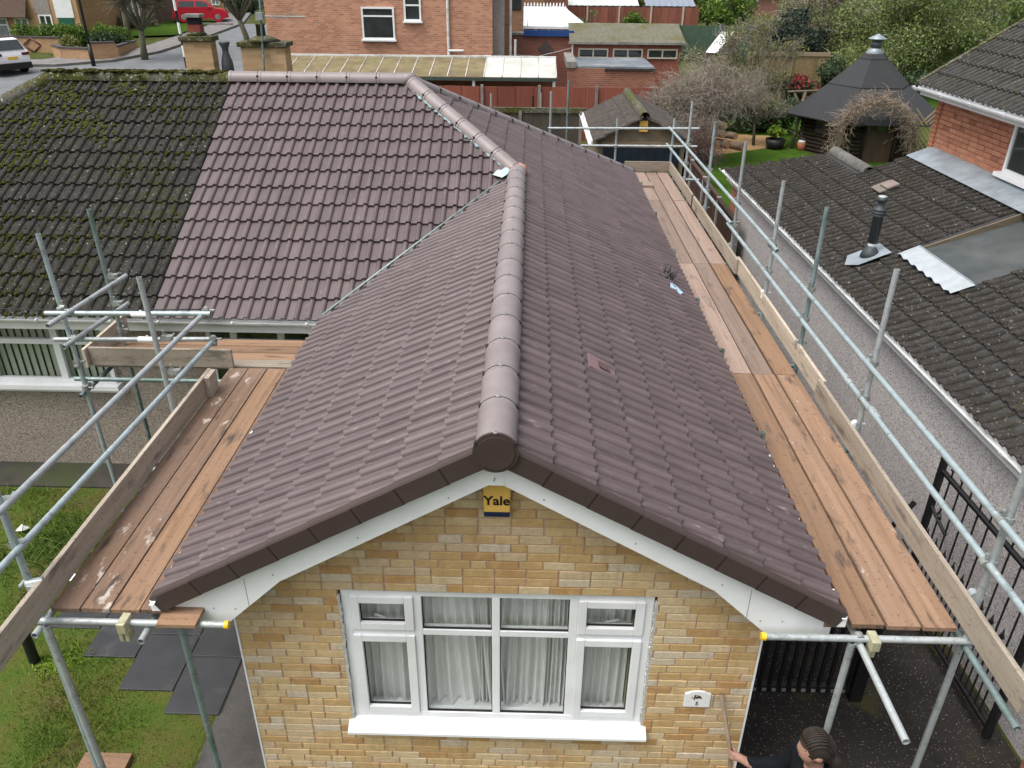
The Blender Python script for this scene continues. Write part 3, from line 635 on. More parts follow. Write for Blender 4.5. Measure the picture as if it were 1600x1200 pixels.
for xx in (x0+.004, x1-.004):
    s = MB()
    for i in range(46):
        zq = z0+.1+i*.028; s.box((xx+rnd.uniform(-.004, .004), .012, zq), (.016+rnd.uniform(0, .01), .02, .032), m=Matrix.Rotation(rnd.uniform(-.3, .3), 4, 'Y'))
    s.build('sealant', MATS.get('old_sealant') or plain('old_sealant', (.55, .54, .50), .8, .25, 20), window)
# room behind: floor, walls, sill board; net curtains gathered
m = MB(); rx0, rx1, ry1 = x0-.25, x1+.25, 2.2
m.quad((rx0, ry1, .3), (rx1, ry1, .3), (rx1, ry1, 2.5), (rx0, ry1, 2.5)); m.quad((rx0, .13, .3), (rx0, ry1, .3), (rx0, ry1, 2.5), (rx0, .13, 2.5)); m.quad((rx1, .13, .3), (rx1, ry1, .3), (rx1, ry1, 2.5), (rx1, .13, 2.5))
m.quad((rx0, .13, .3), (rx1, .13, .3), (rx1, ry1, .3), (rx0, ry1, .3)); m.quad((rx0, .13, 2.5), (rx1, .13, 2.5), (rx1, ry1, 2.5), (rx0, ry1, 2.5))
for a, b, c, d in ((rx0, x0, .3, 2.5), (x1, rx1, .3, 2.5), (x0, x1, .3, z0), (x0, x1, z1, 2.5)): m.quad((a, .125, c), (b, .125, c), (b, .125, d), (a, .125, d))
m.build('room', ROOMW, HOUSE)
m = MB(); m.bb((x0, .101, z0+.06), (x1, .30, z0+.09)); m.build('window_board', UPVC, HOUSE)
for a, b in ((x0, .118), (x1, -.118)):
    m = MB(); m.bb((a-.001 if b > 0 else a-.012, .101, z0+.09), (a+.012 if b > 0 else a+.001, .124, z1)); m.build('reveal', ROOMW, HOUSE)
def curtain(xa, xb, gather, seed):
    r = random.Random(seed); nx, nz = 150, 26; vv = []; ph = [r.uniform(0, 6.28) for _ in range(6)]
    for jz in range(nz+1):
        f = jz/nz; z = z1+.02-f*(z1-z0-.075)
        for i in range(nx+1):
            g = i/nx; x = xa+(xb-xa)*g
            x += gather*(f**1.6)*(g if gather > 0 else (1-g))*.55
            am = .020+.012*f
            y = .20+am*math.sin(g*46+ph[0]+.7*math.sin(g*9+ph[1])+f*1.2*math.sin(ph[2]+g*7))+.014*math.sin(g*23+ph[3]+f*1.4)
            vv.append((x, y, z))
    mm = MB(); mm.add(vv, [(j*(nx+1)+i, j*(nx+1)+i+1, (j+1)*(nx+1)+i+1, (j+1)*(nx+1)+i) for j in range(nz) for i in range(nx)], True)
    mm.build('net_curtain', CURT, HOUSE)
curtain(x0+.05, XV[1]+.03, 0, 1); curtain(XV[1]-.02, -.14, .17, 2); curtain(-.20, XV[2]+.02, .1, 6); curtain(XV[2]+.03, .36, -.10, 3); curtain(.30, XV[3], -.04, 5); curtain(XV[3]-.03, x1-.14, -.06, 4)
m = MB(); m.bb((x1-.13, .15, z0+.09), (x1-.10, .26, z1-.35)); m.build('curtain_edge_board', plain('cream_board', (.40, .41, .30), .7), HOUSE)
m = MB(); m.bb((x0+.10, .30, z0+.09), (XV[1]-.12, .34, z0+.30)); m.build('sill_box', plain('cream_box', (.60, .60, .46), .7), HOUSE)
# window and gutter of the front range
def range_window(parent, a, b, z0_, z1_, divs, y=4.85, blind=False, label=None, tr=None):
    f = MB(); frame_box(f, a, b, z0_, z1_, .06, y-.05, y+.02)
    xs_ = [a+(b-a)*d for d in divs]
    for xv in xs_[1:-1]: f.bb((xv-.045, y-.048, z0_+.06), (xv+.045, y+.018, z1_-.06))
    if tr:
        ee = [a+.06]+[v for xv in xs_[1:-1] for v in (xv-.045, xv+.045)]+[b-.06]
        for i in range(0, len(ee), 2): f.bb((ee[i], y-.048, tr-.035), (ee[i+1], y+.018, tr+.035))
    o = f.build('window', UPVC, parent, .004)
    zs = [(z0_+.06, (tr-.035) if tr else z1_-.06)]+([(tr+.035, z1_-.06)] if tr else [])
    ee = [a+.06]+[v for xv in xs_[1:-1] for v in (xv-.045, xv+.045)]+[b-.06]
    for i in range(0, len(ee), 2):
        for c, d in zs:
            p = MB(); p.bb((ee[i], y-.018, c), (ee[i+1], y-.012, d)); p.build('pane', GLASS if blind else GGLASS, o)
    s = MB(); s.bb((a-.05, y-.14, z0_-.07), (b+.05, y+.02, z0_-.001)); s.build('sill', UPVC, o, .004)
    if blind:
        n = int((b-a)/.095)
        for i in range(n):
            s = MB(); s.box((a+.06+i*.095, y+.07, (z0_+z1_)/2), (.088, .004, z1_-z0_-.05), rz=R(-18)); s.build('blind_slat', BLIND, o)
        s = MB(); s.bb((a, y+.16, z0_), (b, y+.18, z1_)); s.build('dark_interior', GGLASS, o)
    return o
range_window(HOUSE, -3.95, -2.35, 1.32, 2.24, [0, .22, .60, 1], tr=1.98)
m = MB(); m.bb((XP, YF+.015, 2.24), (XL-.03, YF+.035, 2.44)); m.build('fascia', FASC, HOUSE)
def gutter(p0, p1, parent, mat_=None, r=.056, br=.9, name='gutter'):
    p0, p1 = Vector(p0), Vector(p1); d = (p1-p0); L = d.length; d.normalize(); m = MB(); n = 8
    sv = d.cross(Vector((0, 0, 1))).normalized()
    def sec(p, rr): return [p+sv*(rr*math.cos(t))+Vector((0, 0, -rr*math.sin(t))) for t in [math.pi*i/n for i in range(n+1)]]
    a, b, a2, b2 = sec(p0, r), sec(p1, r), sec(p0, r-.005), sec(p1, r-.005)
    m.add(a+b, [(i, i+1, n+2+i, n+1+i) for i in range(n)], True); m.add(a2+b2, [(i, i+1, n+2+i, n+1+i) for i in range(n)], True)
    m.add(a+a2, [(i, i+1, n+2+i, n+1+i) for i in range(n)]); m.add(b+b2, [(i, i+1, n+2+i, n+1+i) for i in range(n)])
    for q1, q2, q3, q4 in ((a[0], a2[0], b2[0], b[0]), (a[-1], a2[-1], b2[-1], b[-1])): m.quad(q1, q2, q3, q4)
    o = m.build(name, mat_ or GUT, parent); k = int(L/br)
    for i in range(k+1):
        p = p0+d*(i*br+.1); q = MB(); s1_, s2_ = sec(p-d*.02, r+.007), sec(p+d*.02, r+.007)
        q.add(s1_+s2_, [(i, i+1, n+2+i, n+1+i) for i in range(n)], True); s3 = sec(p-d*.02, r-.002); q.add(s1_+s3, [(i, i+1, n+2+i, n+1+i) for i in range(n)]); s4 = sec(p+d*.02, r-.002); q.add(s2_+s4, [(i, i+1, n+2+i, n+1+i) for i in range(n)])
        q.box(p+sv*(r+.006)+Vector((0, 0, .006)), (.02, .035, .02)); q.box(p-sv*(r+.004)+Vector((0, 0, .006)), (.02, .035, .02))
        q.build('gutter_bracket', mat_ or GUT, o)
    return o
gutter((XP, YF-.05, 2.415), (XL-.06, YF-.05, 2.415), HOUSE)

DB = thing('debris', 'dark tangled offcut with a scrap of pale blue film on the right eaves', 'debris', (2.0, 5.5, 2.55))
m = MB()
for i in range(16): p = Vector((1.97+rnd.uniform(-.06, .06), 5.62+rnd.uniform(-.12, .12), 2.63)); m.path([p, p+Vector((rnd.uniform(-.1, .1), rnd.uniform(-.1, .1), rnd.uniform(.03, .14)))], [.010, .006], 4)
m.build('offcut', FELT, DB)
m = MB(); m.add([(2.03+a, 5.24+b, 2.60-a*.55+c) for a, b, c in ((-.10, -.10, .02), (.03, -.12, .01), (.09, .0, .02), (.0, .12, .03), (-.08, .06, .04))], [(0, 1, 2, 3, 4)]); m.build('film', plain('pale_blue_film', (.40, .55, .68), .4), DB)

# ---- alarm box and number plate on the gable: things hung on it
al = thing('alarm_box', 'yellow alarm box reading Yale under the gable peak of the near bungalow', 'alarm box', (-.045, -.02, 3.03))
m = MB(); m.prism([(-.087, 3.075), (.087, 3.075), (.092, 3.30), (-.092, 3.30)], lambda p, q, t: (-.045+p, t, q), -.07, -.004); m.build('case', ALARM, al, .008)
m = MB(); m.prism([(-.086, 3.035), (.086, 3.035), (.087, 3.073), (-.087, 3.073)], lambda p, q, t: (-.045+p, t, q), -.068, -.004); m.build('lens', NAVY, al, .006)
def text(s, size, parent, M, mat_, name='lettering', ext=.001, bold=0.0):
    cu = bpy.data.curves.new(name, 'FONT'); cu.body = s; cu.size = size; cu.extrude = ext; cu.align_x = 'CENTER'; cu.align_y = 'CENTER'; cu.offset = bold
    t = bpy.data.objects.new('tmp', cu); COL.objects.link(t); dg = bpy.context.evaluated_depsgraph_get(); me = bpy.data.meshes.new_from_object(t.evaluated_get(dg)); bpy.data.objects.remove(t)
    me.materials.clear(); me.materials.append(mat_); o = bpy.data.objects.new(name, me); o.matrix_basis = M; link(o, parent); return o
text('Yale', .100, al, Matrix.Translation((-.045, -.0715, 3.168)) @ Matrix.Rotation(R(90), 4, 'X'), INK, bold=.0024)
text('®', .018, al, Matrix.Translation((.046, -.0715, 3.192)) @ Matrix.Rotation(R(90), 4, 'X'), INK)
pl = thing('house_number_plate', 'white arched number plate with a brown picture and a 5', 'number plate', (1.49, -.005, 1.22))
m = MB(); m.prism([(-.10, 1.215), (.10, 1.215), (.10, 1.355), (.075, 1.362), (.05, 1.378), (0, 1.384), (-.05, 1.378), (-.075, 1.362), (-.10, 1.355)], lambda p, q, t: (1.49+p, t, q), -.022, -.004); m.build('plate', FASC, pl, .003)
m = MB()
for i in range(26): a = rnd.gauss(0, .018); m.box((1.49+a, -.0235, 1.318+rnd.gauss(.003, .010)), (.012, .002, .008), m=Matrix.Rotation(rnd.uniform(-1, 1), 4, 'Y'))
m.build('picture', plain('picture_brown', (.13, .07, .03), .6, .6, 60), pl)
text('5', .052, pl, Matrix.Translation((1.49, -.0225, 1.252)) @ Matrix.Rotation(R(90), 4, 'X'), INK, 'number', .001, .001)
m = MB()
for a in (-.062, .062): m.cyl((1.49+a, -.0235, 1.27), (1.49+a, -.022, 1.27), .0025, n=8)
m.build('plate_screw', INK, pl)

# ================================================================ THE ADJOINING MOSSY HALF
OLDH = thing('bungalow', 'adjoining bungalow half with dark mossy tiled roof, left of the new tiles', 'bungalow', (-7, YM, 0))
XH = -7.2
m = MB(); m.add([(XP-.002, YF, zz(ZE)), (XP-.002, YM, zz(ZM)), (XH, YM, zz(ZM)), (XH-HM, YF, zz(ZE))], [(0, 1, 2, 3)]); m.add([(XP-.002, YB, zz(ZE)), (XP-.002, YM, zz(ZM)), (XH, YM, zz(ZM)), (XH-HM, YB, zz(ZE))], [(0, 1, 2, 3)]); m.add([(XH, YM, zz(ZM)), (XH-HM, YF, zz(ZE)), (XH-HM, YB, zz(ZE))], [(0, 1, 2)])
OROOF = m.build('roof', FELT, OLDH)
told = tile_mesh('mossy_tile', OLD, .026)
ol = tile_field(frame((0, YF-.045, ZE-.026), (1, 0, 0), (0, C30, S30)), told, -24, 0, 0, 14, [(-1, C30, -(XH-HM-.05))], u0=XP-.004)
lay(ol, OROOF)
orm = ridge_mesh('ridge_tile', OLDR, .12, .45, collar=False)
ridge_run((XP-.03, YM, ZM+.01), (XH, YM, ZM+.01), .45, orm, OROOF, jit=.012)
ridge_run((XH, YM, ZM+.0), (XH-1.9, YM-1.9, ZM+.0-1.9*T30), .44, orm, OROOF, name='hip_tile', jit=.02)
# moss lying in the tile channels
bm = bmesh.new()
icos = bpy.data.meshes.new('t'); b2 = bmesh.new(); bmesh.ops.create_icosphere(b2, subdivisions=1, radius=1); iv = [v.co.copy() for v in b2.verts]; iF = [tuple(v.index for v in f.verts) for f in b2.faces]; b2.free()
def clumps(n, fn, name, mat_, parent=None, size=(.015, .05), flat=.45):
    V, F = [], []
    for _ in range(n):
        r = fn()
        if r is None: continue
        p, nrm, sc = r; s = rnd.uniform(*size)*sc; q = Vector(nrm).to_track_quat('Z', 'Y').to_matrix(); b = len(V)
        ax = (s*rnd.uniform(.7, 1.5), s*rnd.uniform(.7, 1.5), s*flat)
        for v in iv: V.append(tuple(Vector(p)+q @ Vector((v.x*ax[0]*rnd.uniform(.75, 1.2), v.y*ax[1]*rnd.uniform(.75, 1.2), v.z*ax[2]))))
        F += [tuple(i+b for i in f) for f in iF]
    me = bpy.data.meshes.new(name); me.from_pydata(V, [], F); me.materials.append(mat_); me.polygons.foreach_set('use_smooth', [True]*len(F))
    o = bpy.data.objects.new(name, me); link(o, parent); reg(o); o['kind'] = 'stuff'; return o
from mathutils import noise as mnoise
def mossp():
    x = rnd.uniform(-8.6, XP-.03); row = rnd.randrange(14); v = row*GA-abs(rnd.gauss(0, .02))+.004
    if rnd.random() < .35: v = row*GA+rnd.uniform(0, GA)
    y = YF-.045+v*C30; z = ZE-.026+v*S30
    k_ = mnoise.noise(Vector((x*.9, v*1.1, 3)))+.25*(-x-4.4)/4
    if rnd.random() > .10+1.5*k_+.22*(row/13)*(-x-4.4)/3: return None
    x = XP-.004-(math.floor((XP-x)/.15)*.15+.15)+rnd.gauss(.035, .03)
    return ((x, y, z+.03), (0, -S30, C30), .75) if x > XH-(YM-y)+.15 else None
clumps(9000, mossp, 'moss', MOSS, OROOF, (.012, .036), .55)
def mosstop():      # thick mats gathered towards the upper left, by the hip
    x = rnd.uniform(-8.8, -5.6); row = rnd.choice((8, 9, 10, 11, 12, 12, 13, 13)); v = row*GA+rnd.uniform(-.03, GA*.9); y = YF-.045+v*C30; z = ZE-.026+v*S30
    k_ = mnoise.noise(Vector((x*1.6, v*1.6, 9)))
    if rnd.random() > .05+1.3*k_+.30*(-x-5.8)/2 or x < XH-(YM-y)+.15: return None
    return (x, y, z+.03), (0, -S30, C30), .9
clumps(4200, mosstop, 'moss', plain('bright_moss', (.055, .058, .011), 1.0, .45, 30, spec=.1), OROOF, (.014, .04), .5)
clumps(420, lambda: ((rnd.uniform(XH-.1, XP-.1), YM+rnd.gauss(0, .05), ZM+.12+rnd.uniform(-.015, .01)), (0, 0, 1), 1), 'ridge_moss', MOSS, OROOF, (.02, .055), .4)
m = MB()
for a, b, c, d in ((-11.3, -8.6, 0, 2.4), (-5.25, XP-.003, 0, 2.4), (-8.6, -5.25, 0, 1.30), (-8.6, -5.25, 2.25, 2.4)): m.bb((a, 4.86, c), (b, 5.05, d))
m.build('front_wall', PEBL, OLDH)
m = MB(); m.bb((-11.3, YF+.015, 2.24), (XP-.003, YF+.035, 2.44)); m.build('fascia', FASC, OLDH)
gutter((-9.5, YF-.05, 2.415), (XP-.003, YF-.05, 2.415), OLDH)
range_window(OLDH, -8.6, -5.25, 1.34, 2.24, [0, .52, .80, 1], blind=True, tr=1.93)
m = MB(); m.bb((-8.7, 4.80, 1.2), (-5.15, 4.856, 1.27)); m.build('sill_board', UPVC, OLDH)
# two chimneys behind the ridge, things of the pair
def chimney(cx, cy, w_, d_c, zt_, label, pot):
    t = thing('chimney', label, 'chimney', (cx, cy, 3.2), 'chimneys behind the ridge')
    m = MB(); m.bb((cx-w_/2, cy-d_c/2, 3.0), (cx+w_/2, cy+d_c/2, zt_)); m.build('stack', brickfar('chimney_brick%d' % int(w_*100), (.50, .34, .18), (.36, .23, .11), (.40, .30, .2)), t)
    m = MB(); m.bb((cx-w_/2-.05, cy-d_c/2-.05, zt_), (cx+w_/2+.05, cy+d_c/2+.05, zt_+.08)); m.build('capping', OLDR, t, .01)
    pot(t, cx, cy, zt_+.09); return t
def potA(t, x, y, z):
    m = MB(); m.lathe((x-.02, y, z), [(.20, 0), (.14, .06), (.12, .10)], 4, axis=Matrix.Rotation(R(45), 4, 'Z')); m.build('mortar_flaunching', OLDR, t)
    m = MB(); m.bb((x-.13, y-.1, z+.06), (x+.09, y+.1, z+.17)); m.build('pot', plain('red_terracotta', (.22, .05, .035), .8, .3, 9), t); m = MB(); m.bb((x-.12, y-.09, z+.17), (x+.08, y+.09, z+.29)); m.build('pot_gap', DARK, t)
    m = MB(); m.bb((x-.16, y-.13, z+.29), (x+.12, y+.13, z+.34)); m.build('pot_lid', CONC, t)
def potB(t, x, y, z):
    m = MB(); m.lathe((x-.02, y, z), [(.30, 0), (.2, .05), (.1, .08)], 10); m.build('mortar_flaunching', OLDR, t)
    m = MB(); m.lathe((x-.05, y, z+.05), [(.085, 0), (.075, .2), (.09, .2), (.09, .235)], 12); m.build('pot', OLDR, t)
chimney(-5.80, 10.9, .50, .26, 5.0, 'squat brick chimney with red pot, behind the mossy ridge', potA)
chimney(-4.62, 10.9, .78, .36, 4.92, 'wide brick chimney with moss on its capping, nearer the new ridge', potB)
av = thing('television_aerial', 'thin television aerial on a pole fixed to the wide brick chimney', 'aerial', (-4.52, 10.66, 4.5))
m = MB(); m.cyl((-4.62, 10.64, 4.5), (-4.52, 10.64, 5.9), .018, n=8); m.build('pole', TUBED, av)
m = MB(); m.cyl((-4.60, 10.62, 5.42), (-3.75, 10.60, 5.42), .010, n=6)
for i in range(16): m.cyl((-4.35+i*.036, 10.61, 5.37), (-4.35+i*.036, 10.61, 5.47), .004, n=5)
m.bb((-4.62, 10.55, 5.36), (-4.5, 10.68, 5.48)); m.build('antenna', CLIP, av)
ck = thing('flue_cowl', 'dark waisted metal flue cowl beside the squat chimney', 'cowl', (-5.37, 11, 4.4)); m = MB(); m.lathe((-5.37, 10.95, 4.3), [(.12, 0), (.10, .35), (.055, .5), (.055, .56), (.095, .66), (.095, .68)], 14); m.build('cowl', plain('dark_slate_metal', (.06, .07, .08), .5), ck)
# ================================================================ SCAFFOLDS
def tube(name, p0, p1, parent, mat_=None, r=.0242, hollow=True):
    m = MB(); p0, p1 = Vector(p0), Vector(p1); m.cyl(p0, p1, r, n=14, caps=False); d = (p1-p0).normalized()
    a = d.orthogonal().normalized(); b = d.cross(a); n = 14
    for p, s in ((p0, 1), (p1, -1)):      # open end: rim and a dark bore
        o = [p+a*(r*math.cos(2*math.pi*k/n))+b*(r*math.sin(2*math.pi*k/n)) for k in range(n)]; i_ = [p+(q-p)*.84 for q in o]; e = [q+d*s*.05 for q in i_]
        m.add(o+i_, [(k, (k+1) % n, n+(k+1) % n, n+k) for k in range(n)]); m.add(i_+e, [(k, (k+1) % n, n+(k+1) % n, n+k) for k in range(n)], True); m.add(e, [tuple(range(n))])
    return m.build(name, mat_ or rnd.choice((TUBE, TUBE, TUBEB)), parent)
def coupler(p, d1, d2, parent, mat_=None):
    """right-angle coupler: two short bands, a saddle and bolts"""
    p, d1, d2 = Vector(p), Vector(d1).normalized(), Vector(d2).normalized(); n3 = d1.cross(d2).normalized(); m = MB(); s = .026
    q1, q2 = p-n3*s, p+n3*s
    m.cyl(q1-d1*.024, q1+d1*.024, .033, n=10); m.cyl(q2-d2*.024, q2+d2*.024, .033, n=10)
    m.cyl(q1+d2*.036, q1+d2*.062, .010, n=6); m.cyl(q2+d1*.036, q2+d1*.075, .009, n=6); m.cyl(q2+d1*.075, q2+d1*.088, .014, n=6); m.cyl(q1+d2*.062, q1+d2*.076, .014, n=6)
    return m.build('coupler', mat_ or CLIP, parent)
def sleeve(p, d, parent, mat_=None):
    p, d = Vector(p), Vector(d).normalized(); m = MB(); m.cyl(p-d*.09, p+d*.09, .031, n=12); m.box(p+Vector((0, 0, .03)), (.02, .02, .02)); return m.build('sleeve_coupler', mat_ or TUBE, parent)
def plank(name, a, b, mat_, parent, warp=.006):
    m = MB(); m.bb(a, b); o = m.build(name, mat_, parent, .004); return o
def band(a, b, ax, parent):      # galvanised end band of a board
    m = MB(); m.bb(a, b); return m.build('board_end_band', CLIP, parent)

# ---- right-hand scaffold along the driveway side
SR = thing('scaffold', 'long tube scaffold with board walkway down the right side of the bungalow', 'scaffold', (2.7, 6, 0), 'scaffolds around the bungalow')
ZD = 2.33
xb = [(2.372, 2.592), (2.612, 2.834), (2.856, 3.078)]
ysp = [(-.25, 3.46), (3.475, 7.06), (7.075, 10.60), (10.615, 12.86)]
tone = [[WYO, WYS, WYS], [WYP, WYP, WYO], [WYP, WYP, WYP], [WYP, WYP, WYP]]
for (y0, y1), row in zip(ysp, tone):
    for (a, b), mt in zip(xb, row):
        e = rnd.uniform(-.004, .004); plank('board', (a+e, y0+rnd.uniform(-.01, .01), ZD-.038), (b+e, y1, ZD+rnd.uniform(-.004, .003)), mt, SR)
plank('board', (2.19, -.24, ZD-.039), (2.345, 3.45, ZD-.002), WY, SR); plank('board', (2.15, 3.48, ZD-.036), (2.35, 7.05, ZD+.001), WYP, SR); plank('board', (2.15, 7.08, ZD-.036), (2.355, 12.85, ZD), WYP, SR)
plank('board', (2.24, 11.55, ZD+.004), (2.60, 11.85, ZD+.043), WYP, SR)
for a, b in ((-.95, 2.95), (2.90, 6.75), (6.6, 10.2), (10.1, 12.9)):
    xo = 3.105+(.039 if a > 2 and a < 6 else 0); plank('toe_board', (xo, a, ZD+.005), (xo+.036, b, ZD+.222), TY, SR)
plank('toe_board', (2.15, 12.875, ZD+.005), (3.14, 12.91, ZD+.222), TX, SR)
PY = [-.20, 2.02, 3.79, 5.30, 7.25, 9.30, 11.40]
for i, y in enumerate(PY):
    tube('pole', (3.190, y, 0), (3.185-.004*i, y, 4.02+rnd.uniform(-.04, .09) if i else 3.75), SR, [TUBE, TUBE, TUBED, TUBE, TUBE, TUBEB, TUBE][i])
    tube('pole', (2.36 if i == 0 else 2.33, y-.13 if i == 0 else y, 0), (2.36 if i == 0 else 2.33, y-.13 if i == 0 else y, 2.25 if i == 0 else 2.47), SR, TUBED if i else TUBE)
    for z, xx in ((3.2, 3.14), (2.85, 3.14)): coupler((xx+.024, y, z), (0, 1, 0), (0, 0, 1), SR)
    if i: coupler((3.165, y+.03, ZD+.20), (1, 0, 0), (0, 1, 0), SR, UPVC if i in (1, 3) else CLIP)
    if i: tube('transom', (2.2, y+.06, 2.245), (3.35, y+.06, 2.245), SR, TUBED)
coupler((3.165, -.17, ZD+.2), (1, 0, 0), (0, 1, 0), SR, TUBE)
tube('pole', (3.14, 13.0, 0), (3.14, 13.0, 3.42), SR); tube('pole', (1.95, 13.0, 0), (1.95, 13.0, 3.40), SR); tube('pole', (.55, 13.2, 0), (.55, 13.2, 3.9), SR, TUBE); tube('pole', (.95, 14.2, 0), (.95, 14.2, 4.0), SR, TUBED)
tube('guard_rail', (3.14, -1.3, 3.2), (3.10, 5.0, 3.2), SR, TUBEB); tube('guard_rail', (3.108, 4.9, 3.255), (3.06, 13.1, 3.22), SR)
tube('guard_rail', (3.165, -1.3, 2.85), (3.14, 2.28, 2.85), SR, TUBEB); tube('guard_rail', (3.14, 2.42, 2.85), (3.11, 7.4, 2.85), SR); tube('guard_rail', (3.11, 7.2, 2.905), (3.06, 13.2, 2.86), SR)
sleeve((3.14, 2.35, 2.85), (0, 1, 0), SR); sleeve((3.155, 1.72, 2.85), (0, 1, 0), SR)
tube('guard_rail', (.5, 12.95, 3.2), (3.66, 12.95, 3.23), SR); tube('guard_rail', (1.2, 12.97, 2.85), (3.66, 12.97, 2.86), SR); tube('ledger', (3.0, 12.8, 2.2), (3.75, 12.8, 2.2), SR)
for xx, z in ((3.12, 3.2), (1.95, 3.2), (3.12, 2.85), (1.95, 2.85)): coupler((xx, 12.97, z), (1, 0, 0), (0, 0, 1), SR)
tube('transom', (1.76, -.32, 2.275), (3.16, -.32, 2.275), SR, TUBE); m = MB(); m.cyl((1.748, -.32, 2.275), (1.78, -.32, 2.275), .028, n=12); m.build('end_cap', YEL, SR)
tube('ledger', (2.42, -1.08, 2.222), (2.42, 12.6, 2.222), SR, TUBE); tube('ledger', (3.13, -.97, 2.222), (3.13, 12.6, 2.222), SR, TUBED)
m = MB(); m.bb((2.46, -.40, 2.235), (2.52, -.285, 2.32)); m.bb((2.47, -.37, 2.15), (2.515, -.30, 2.235)); m.build('board_clip', CLIPY, SR, .006)
coupler((2.41, -.31, 2.25), (1, 0, 0), (0, 1, 0), SR); coupler((3.14, -.31, 2.25), (1, 0, 0), (0, 1, 0), SR)
tube('brace', (3.2, 1.55, 1.2), (3.62, 1.55, 2.05), SR, BLACK)

# ---- left-hand scaffold, L-shaped, over the lawn
SL = thing('scaffold', 'L-shaped tube scaffold with board platform over the lawn, left of the gable', 'scaffold', (-3, 2, 0), 'scaffolds around the bungalow')
ZL = 2.345
for i, (a, b) in enumerate(((-3.105, -2.905), (-2.895, -2.700), (-2.688, -2.49), (-2.482, -2.26))):
    plank('board', (a, -.28+rnd.uniform(-.01, .01), ZL-.038), (b, 3.36, ZL+rnd.uniform(-.003, .003)), [WYM, WY, WYO, WY][i], SL)
for i, (a, b) in enumerate(((3.40, 3.575), (3.582, 3.745), (3.752, 3.92), (3.927, 4.09))):
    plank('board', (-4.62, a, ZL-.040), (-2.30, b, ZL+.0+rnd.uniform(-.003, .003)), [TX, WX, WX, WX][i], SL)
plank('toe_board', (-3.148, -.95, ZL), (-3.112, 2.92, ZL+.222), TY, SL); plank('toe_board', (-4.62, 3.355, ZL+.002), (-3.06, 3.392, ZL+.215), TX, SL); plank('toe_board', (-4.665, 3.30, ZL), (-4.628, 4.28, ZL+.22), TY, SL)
m = MB(); m.bb((-3.11, 2.70, ZL+.002), (-3.06, 2.90, ZL+.218)); m.build('toe_board_block', TY, SL)
tube('pole', (-3.20, -.25, 0), (-3.22, -.25, 3.95), SL, TUBEB); tube('pole', (-3.20, 2.30, 0), (-3.30, 2.25, 3.80), SL, TUBE); tube('pole', (-4.50, 3.05, 0), (-4.56, 2.97, 3.95), SL, TUBEB); tube('pole', (-4.50, 3.95, 0), (-4.50, 3.83, 3.95), SL, TUBED)
tube('pole', (-2.20, -.30, 0), (-2.20, -.33, 2.26), SL, TUBED); tube('pole', (-3.06, -.36, 0), (-3.11, -.36, 2.26), SL, TUBE); tube('pole', (-3.1, 3.6, 0), (-3.1, 3.6, 2.3), SL, TUBED)
tube('guard_rail', (-3.19, -.95, 3.2), (-3.05, 2.92, 3.2), SL, TUBE); tube('guard_rail', (-3.21, -.95, 2.85), (-3.06, 3.0, 2.85), SL, TUBEB)
tube('guard_rail', (-4.60, 2.80, 3.2), (-2.96, 2.80, 3.225), SL); tube('guard_rail', (-4.68, 2.94, 2.85), (-3.02, 2.95, 2.88), SL); tube('guard_rail', (-4.36, 2.42, 3.235), (-4.24, 3.78, 3.235), SL, TUBE); tube('guard_rail', (-4.42, 2.66, 2.90), (-4.30, 3.80, 2.90), SL)
for p, a, b in (((-3.22, -.22, 3.2), (0, 1, 0), (0, 0, 1)), ((-3.22, -.22, 2.85), (0, 1, 0), (0, 0, 1)), ((-3.18, 2.28, 3.2), (0, 1, 0), (0, 0, 1)), ((-3.18, 2.28, 2.85), (0, 1, 0), (0, 0, 1)), ((-4.50, 2.92, 3.2), (1, 0, 0), (0, 0, 1)), ((-4.50, 2.97, 2.85), (1, 0, 0), (0, 0, 1)), ((-3.03, 2.86, 3.21), (1, 0, 0), (0, 1, 0)), ((-3.05, 2.95, 2.86), (1, 0, 0), (0, 1, 0)), ((-4.40, 3.80, 3.22), (0, 1, 0), (0, 0, 1)), ((-4.42, 3.80, 2.9), (0, 1, 0), (0, 0, 1)), ((-4.5, 3.9, 2.55), (1, 0, 0), (0, 0, 1)), ((-4.52, 3.0, 2.28), (1, 0, 0), (0, 0, 1)), ((-4.55, 3.0, 2.55), (1, 0, 0), (0, 1, 0))): coupler(p, a, b, SL)
m = MB(); m.cyl((-3.22, -.27, ZL+.20), (-3.12, -.24, ZL+.20), .034, n=10); m.box((-3.17, -.27, ZL+.19), (.05, .09, .05)); m.cyl((-3.25, -.3, ZL+.2), (-3.25, -.2, ZL+.2), .012, n=8); m.build('coupler', TUBE, SL)
tube('transom', (-3.24, -.33, 2.275), (-1.88, -.33, 2.275), SL, TUBE); m = MB(); m.cyl((-1.895, -.33, 2.275), (-1.865, -.33, 2.275), .028, n=12); m.build('end_cap', YEL, SL)
tube('ledger', (-3.17, -.42, 2.222), (-3.17, 3.4, 2.222), SL, TUBE); tube('ledger', (-2.43, -.45, 2.222), (-2.43, 3.4, 2.222), SL, TUBE); tube('ledger', (-4.75, 3.2, 2.26), (-2.9, 3.2, 2.26), SL, TUBED); tube('transom', (-4.55, 2.9, 2.21), (-4.55, 4.3, 2.21), SL, TUBED); tube('transom', (-3.25, 1.5, 2.275), (-2.2, 1.5, 2.275), SL, TUBED)
m = MB(); m.bb((-2.60, -.41, 2.24), (-2.54, -.29, 2.33)); m.bb((-2.605, -.40, 2.165), (-2.575, -.32, 2.25)); m.bb((-2.565, -.40, 2.165), (-2.535, -.32, 2.25)); m.build('board_clip', CLIPY, SL, .006)
plank('packing_board', (-2.33, -.40, 2.302), (-2.06, -.22, 2.335), WX, SL)
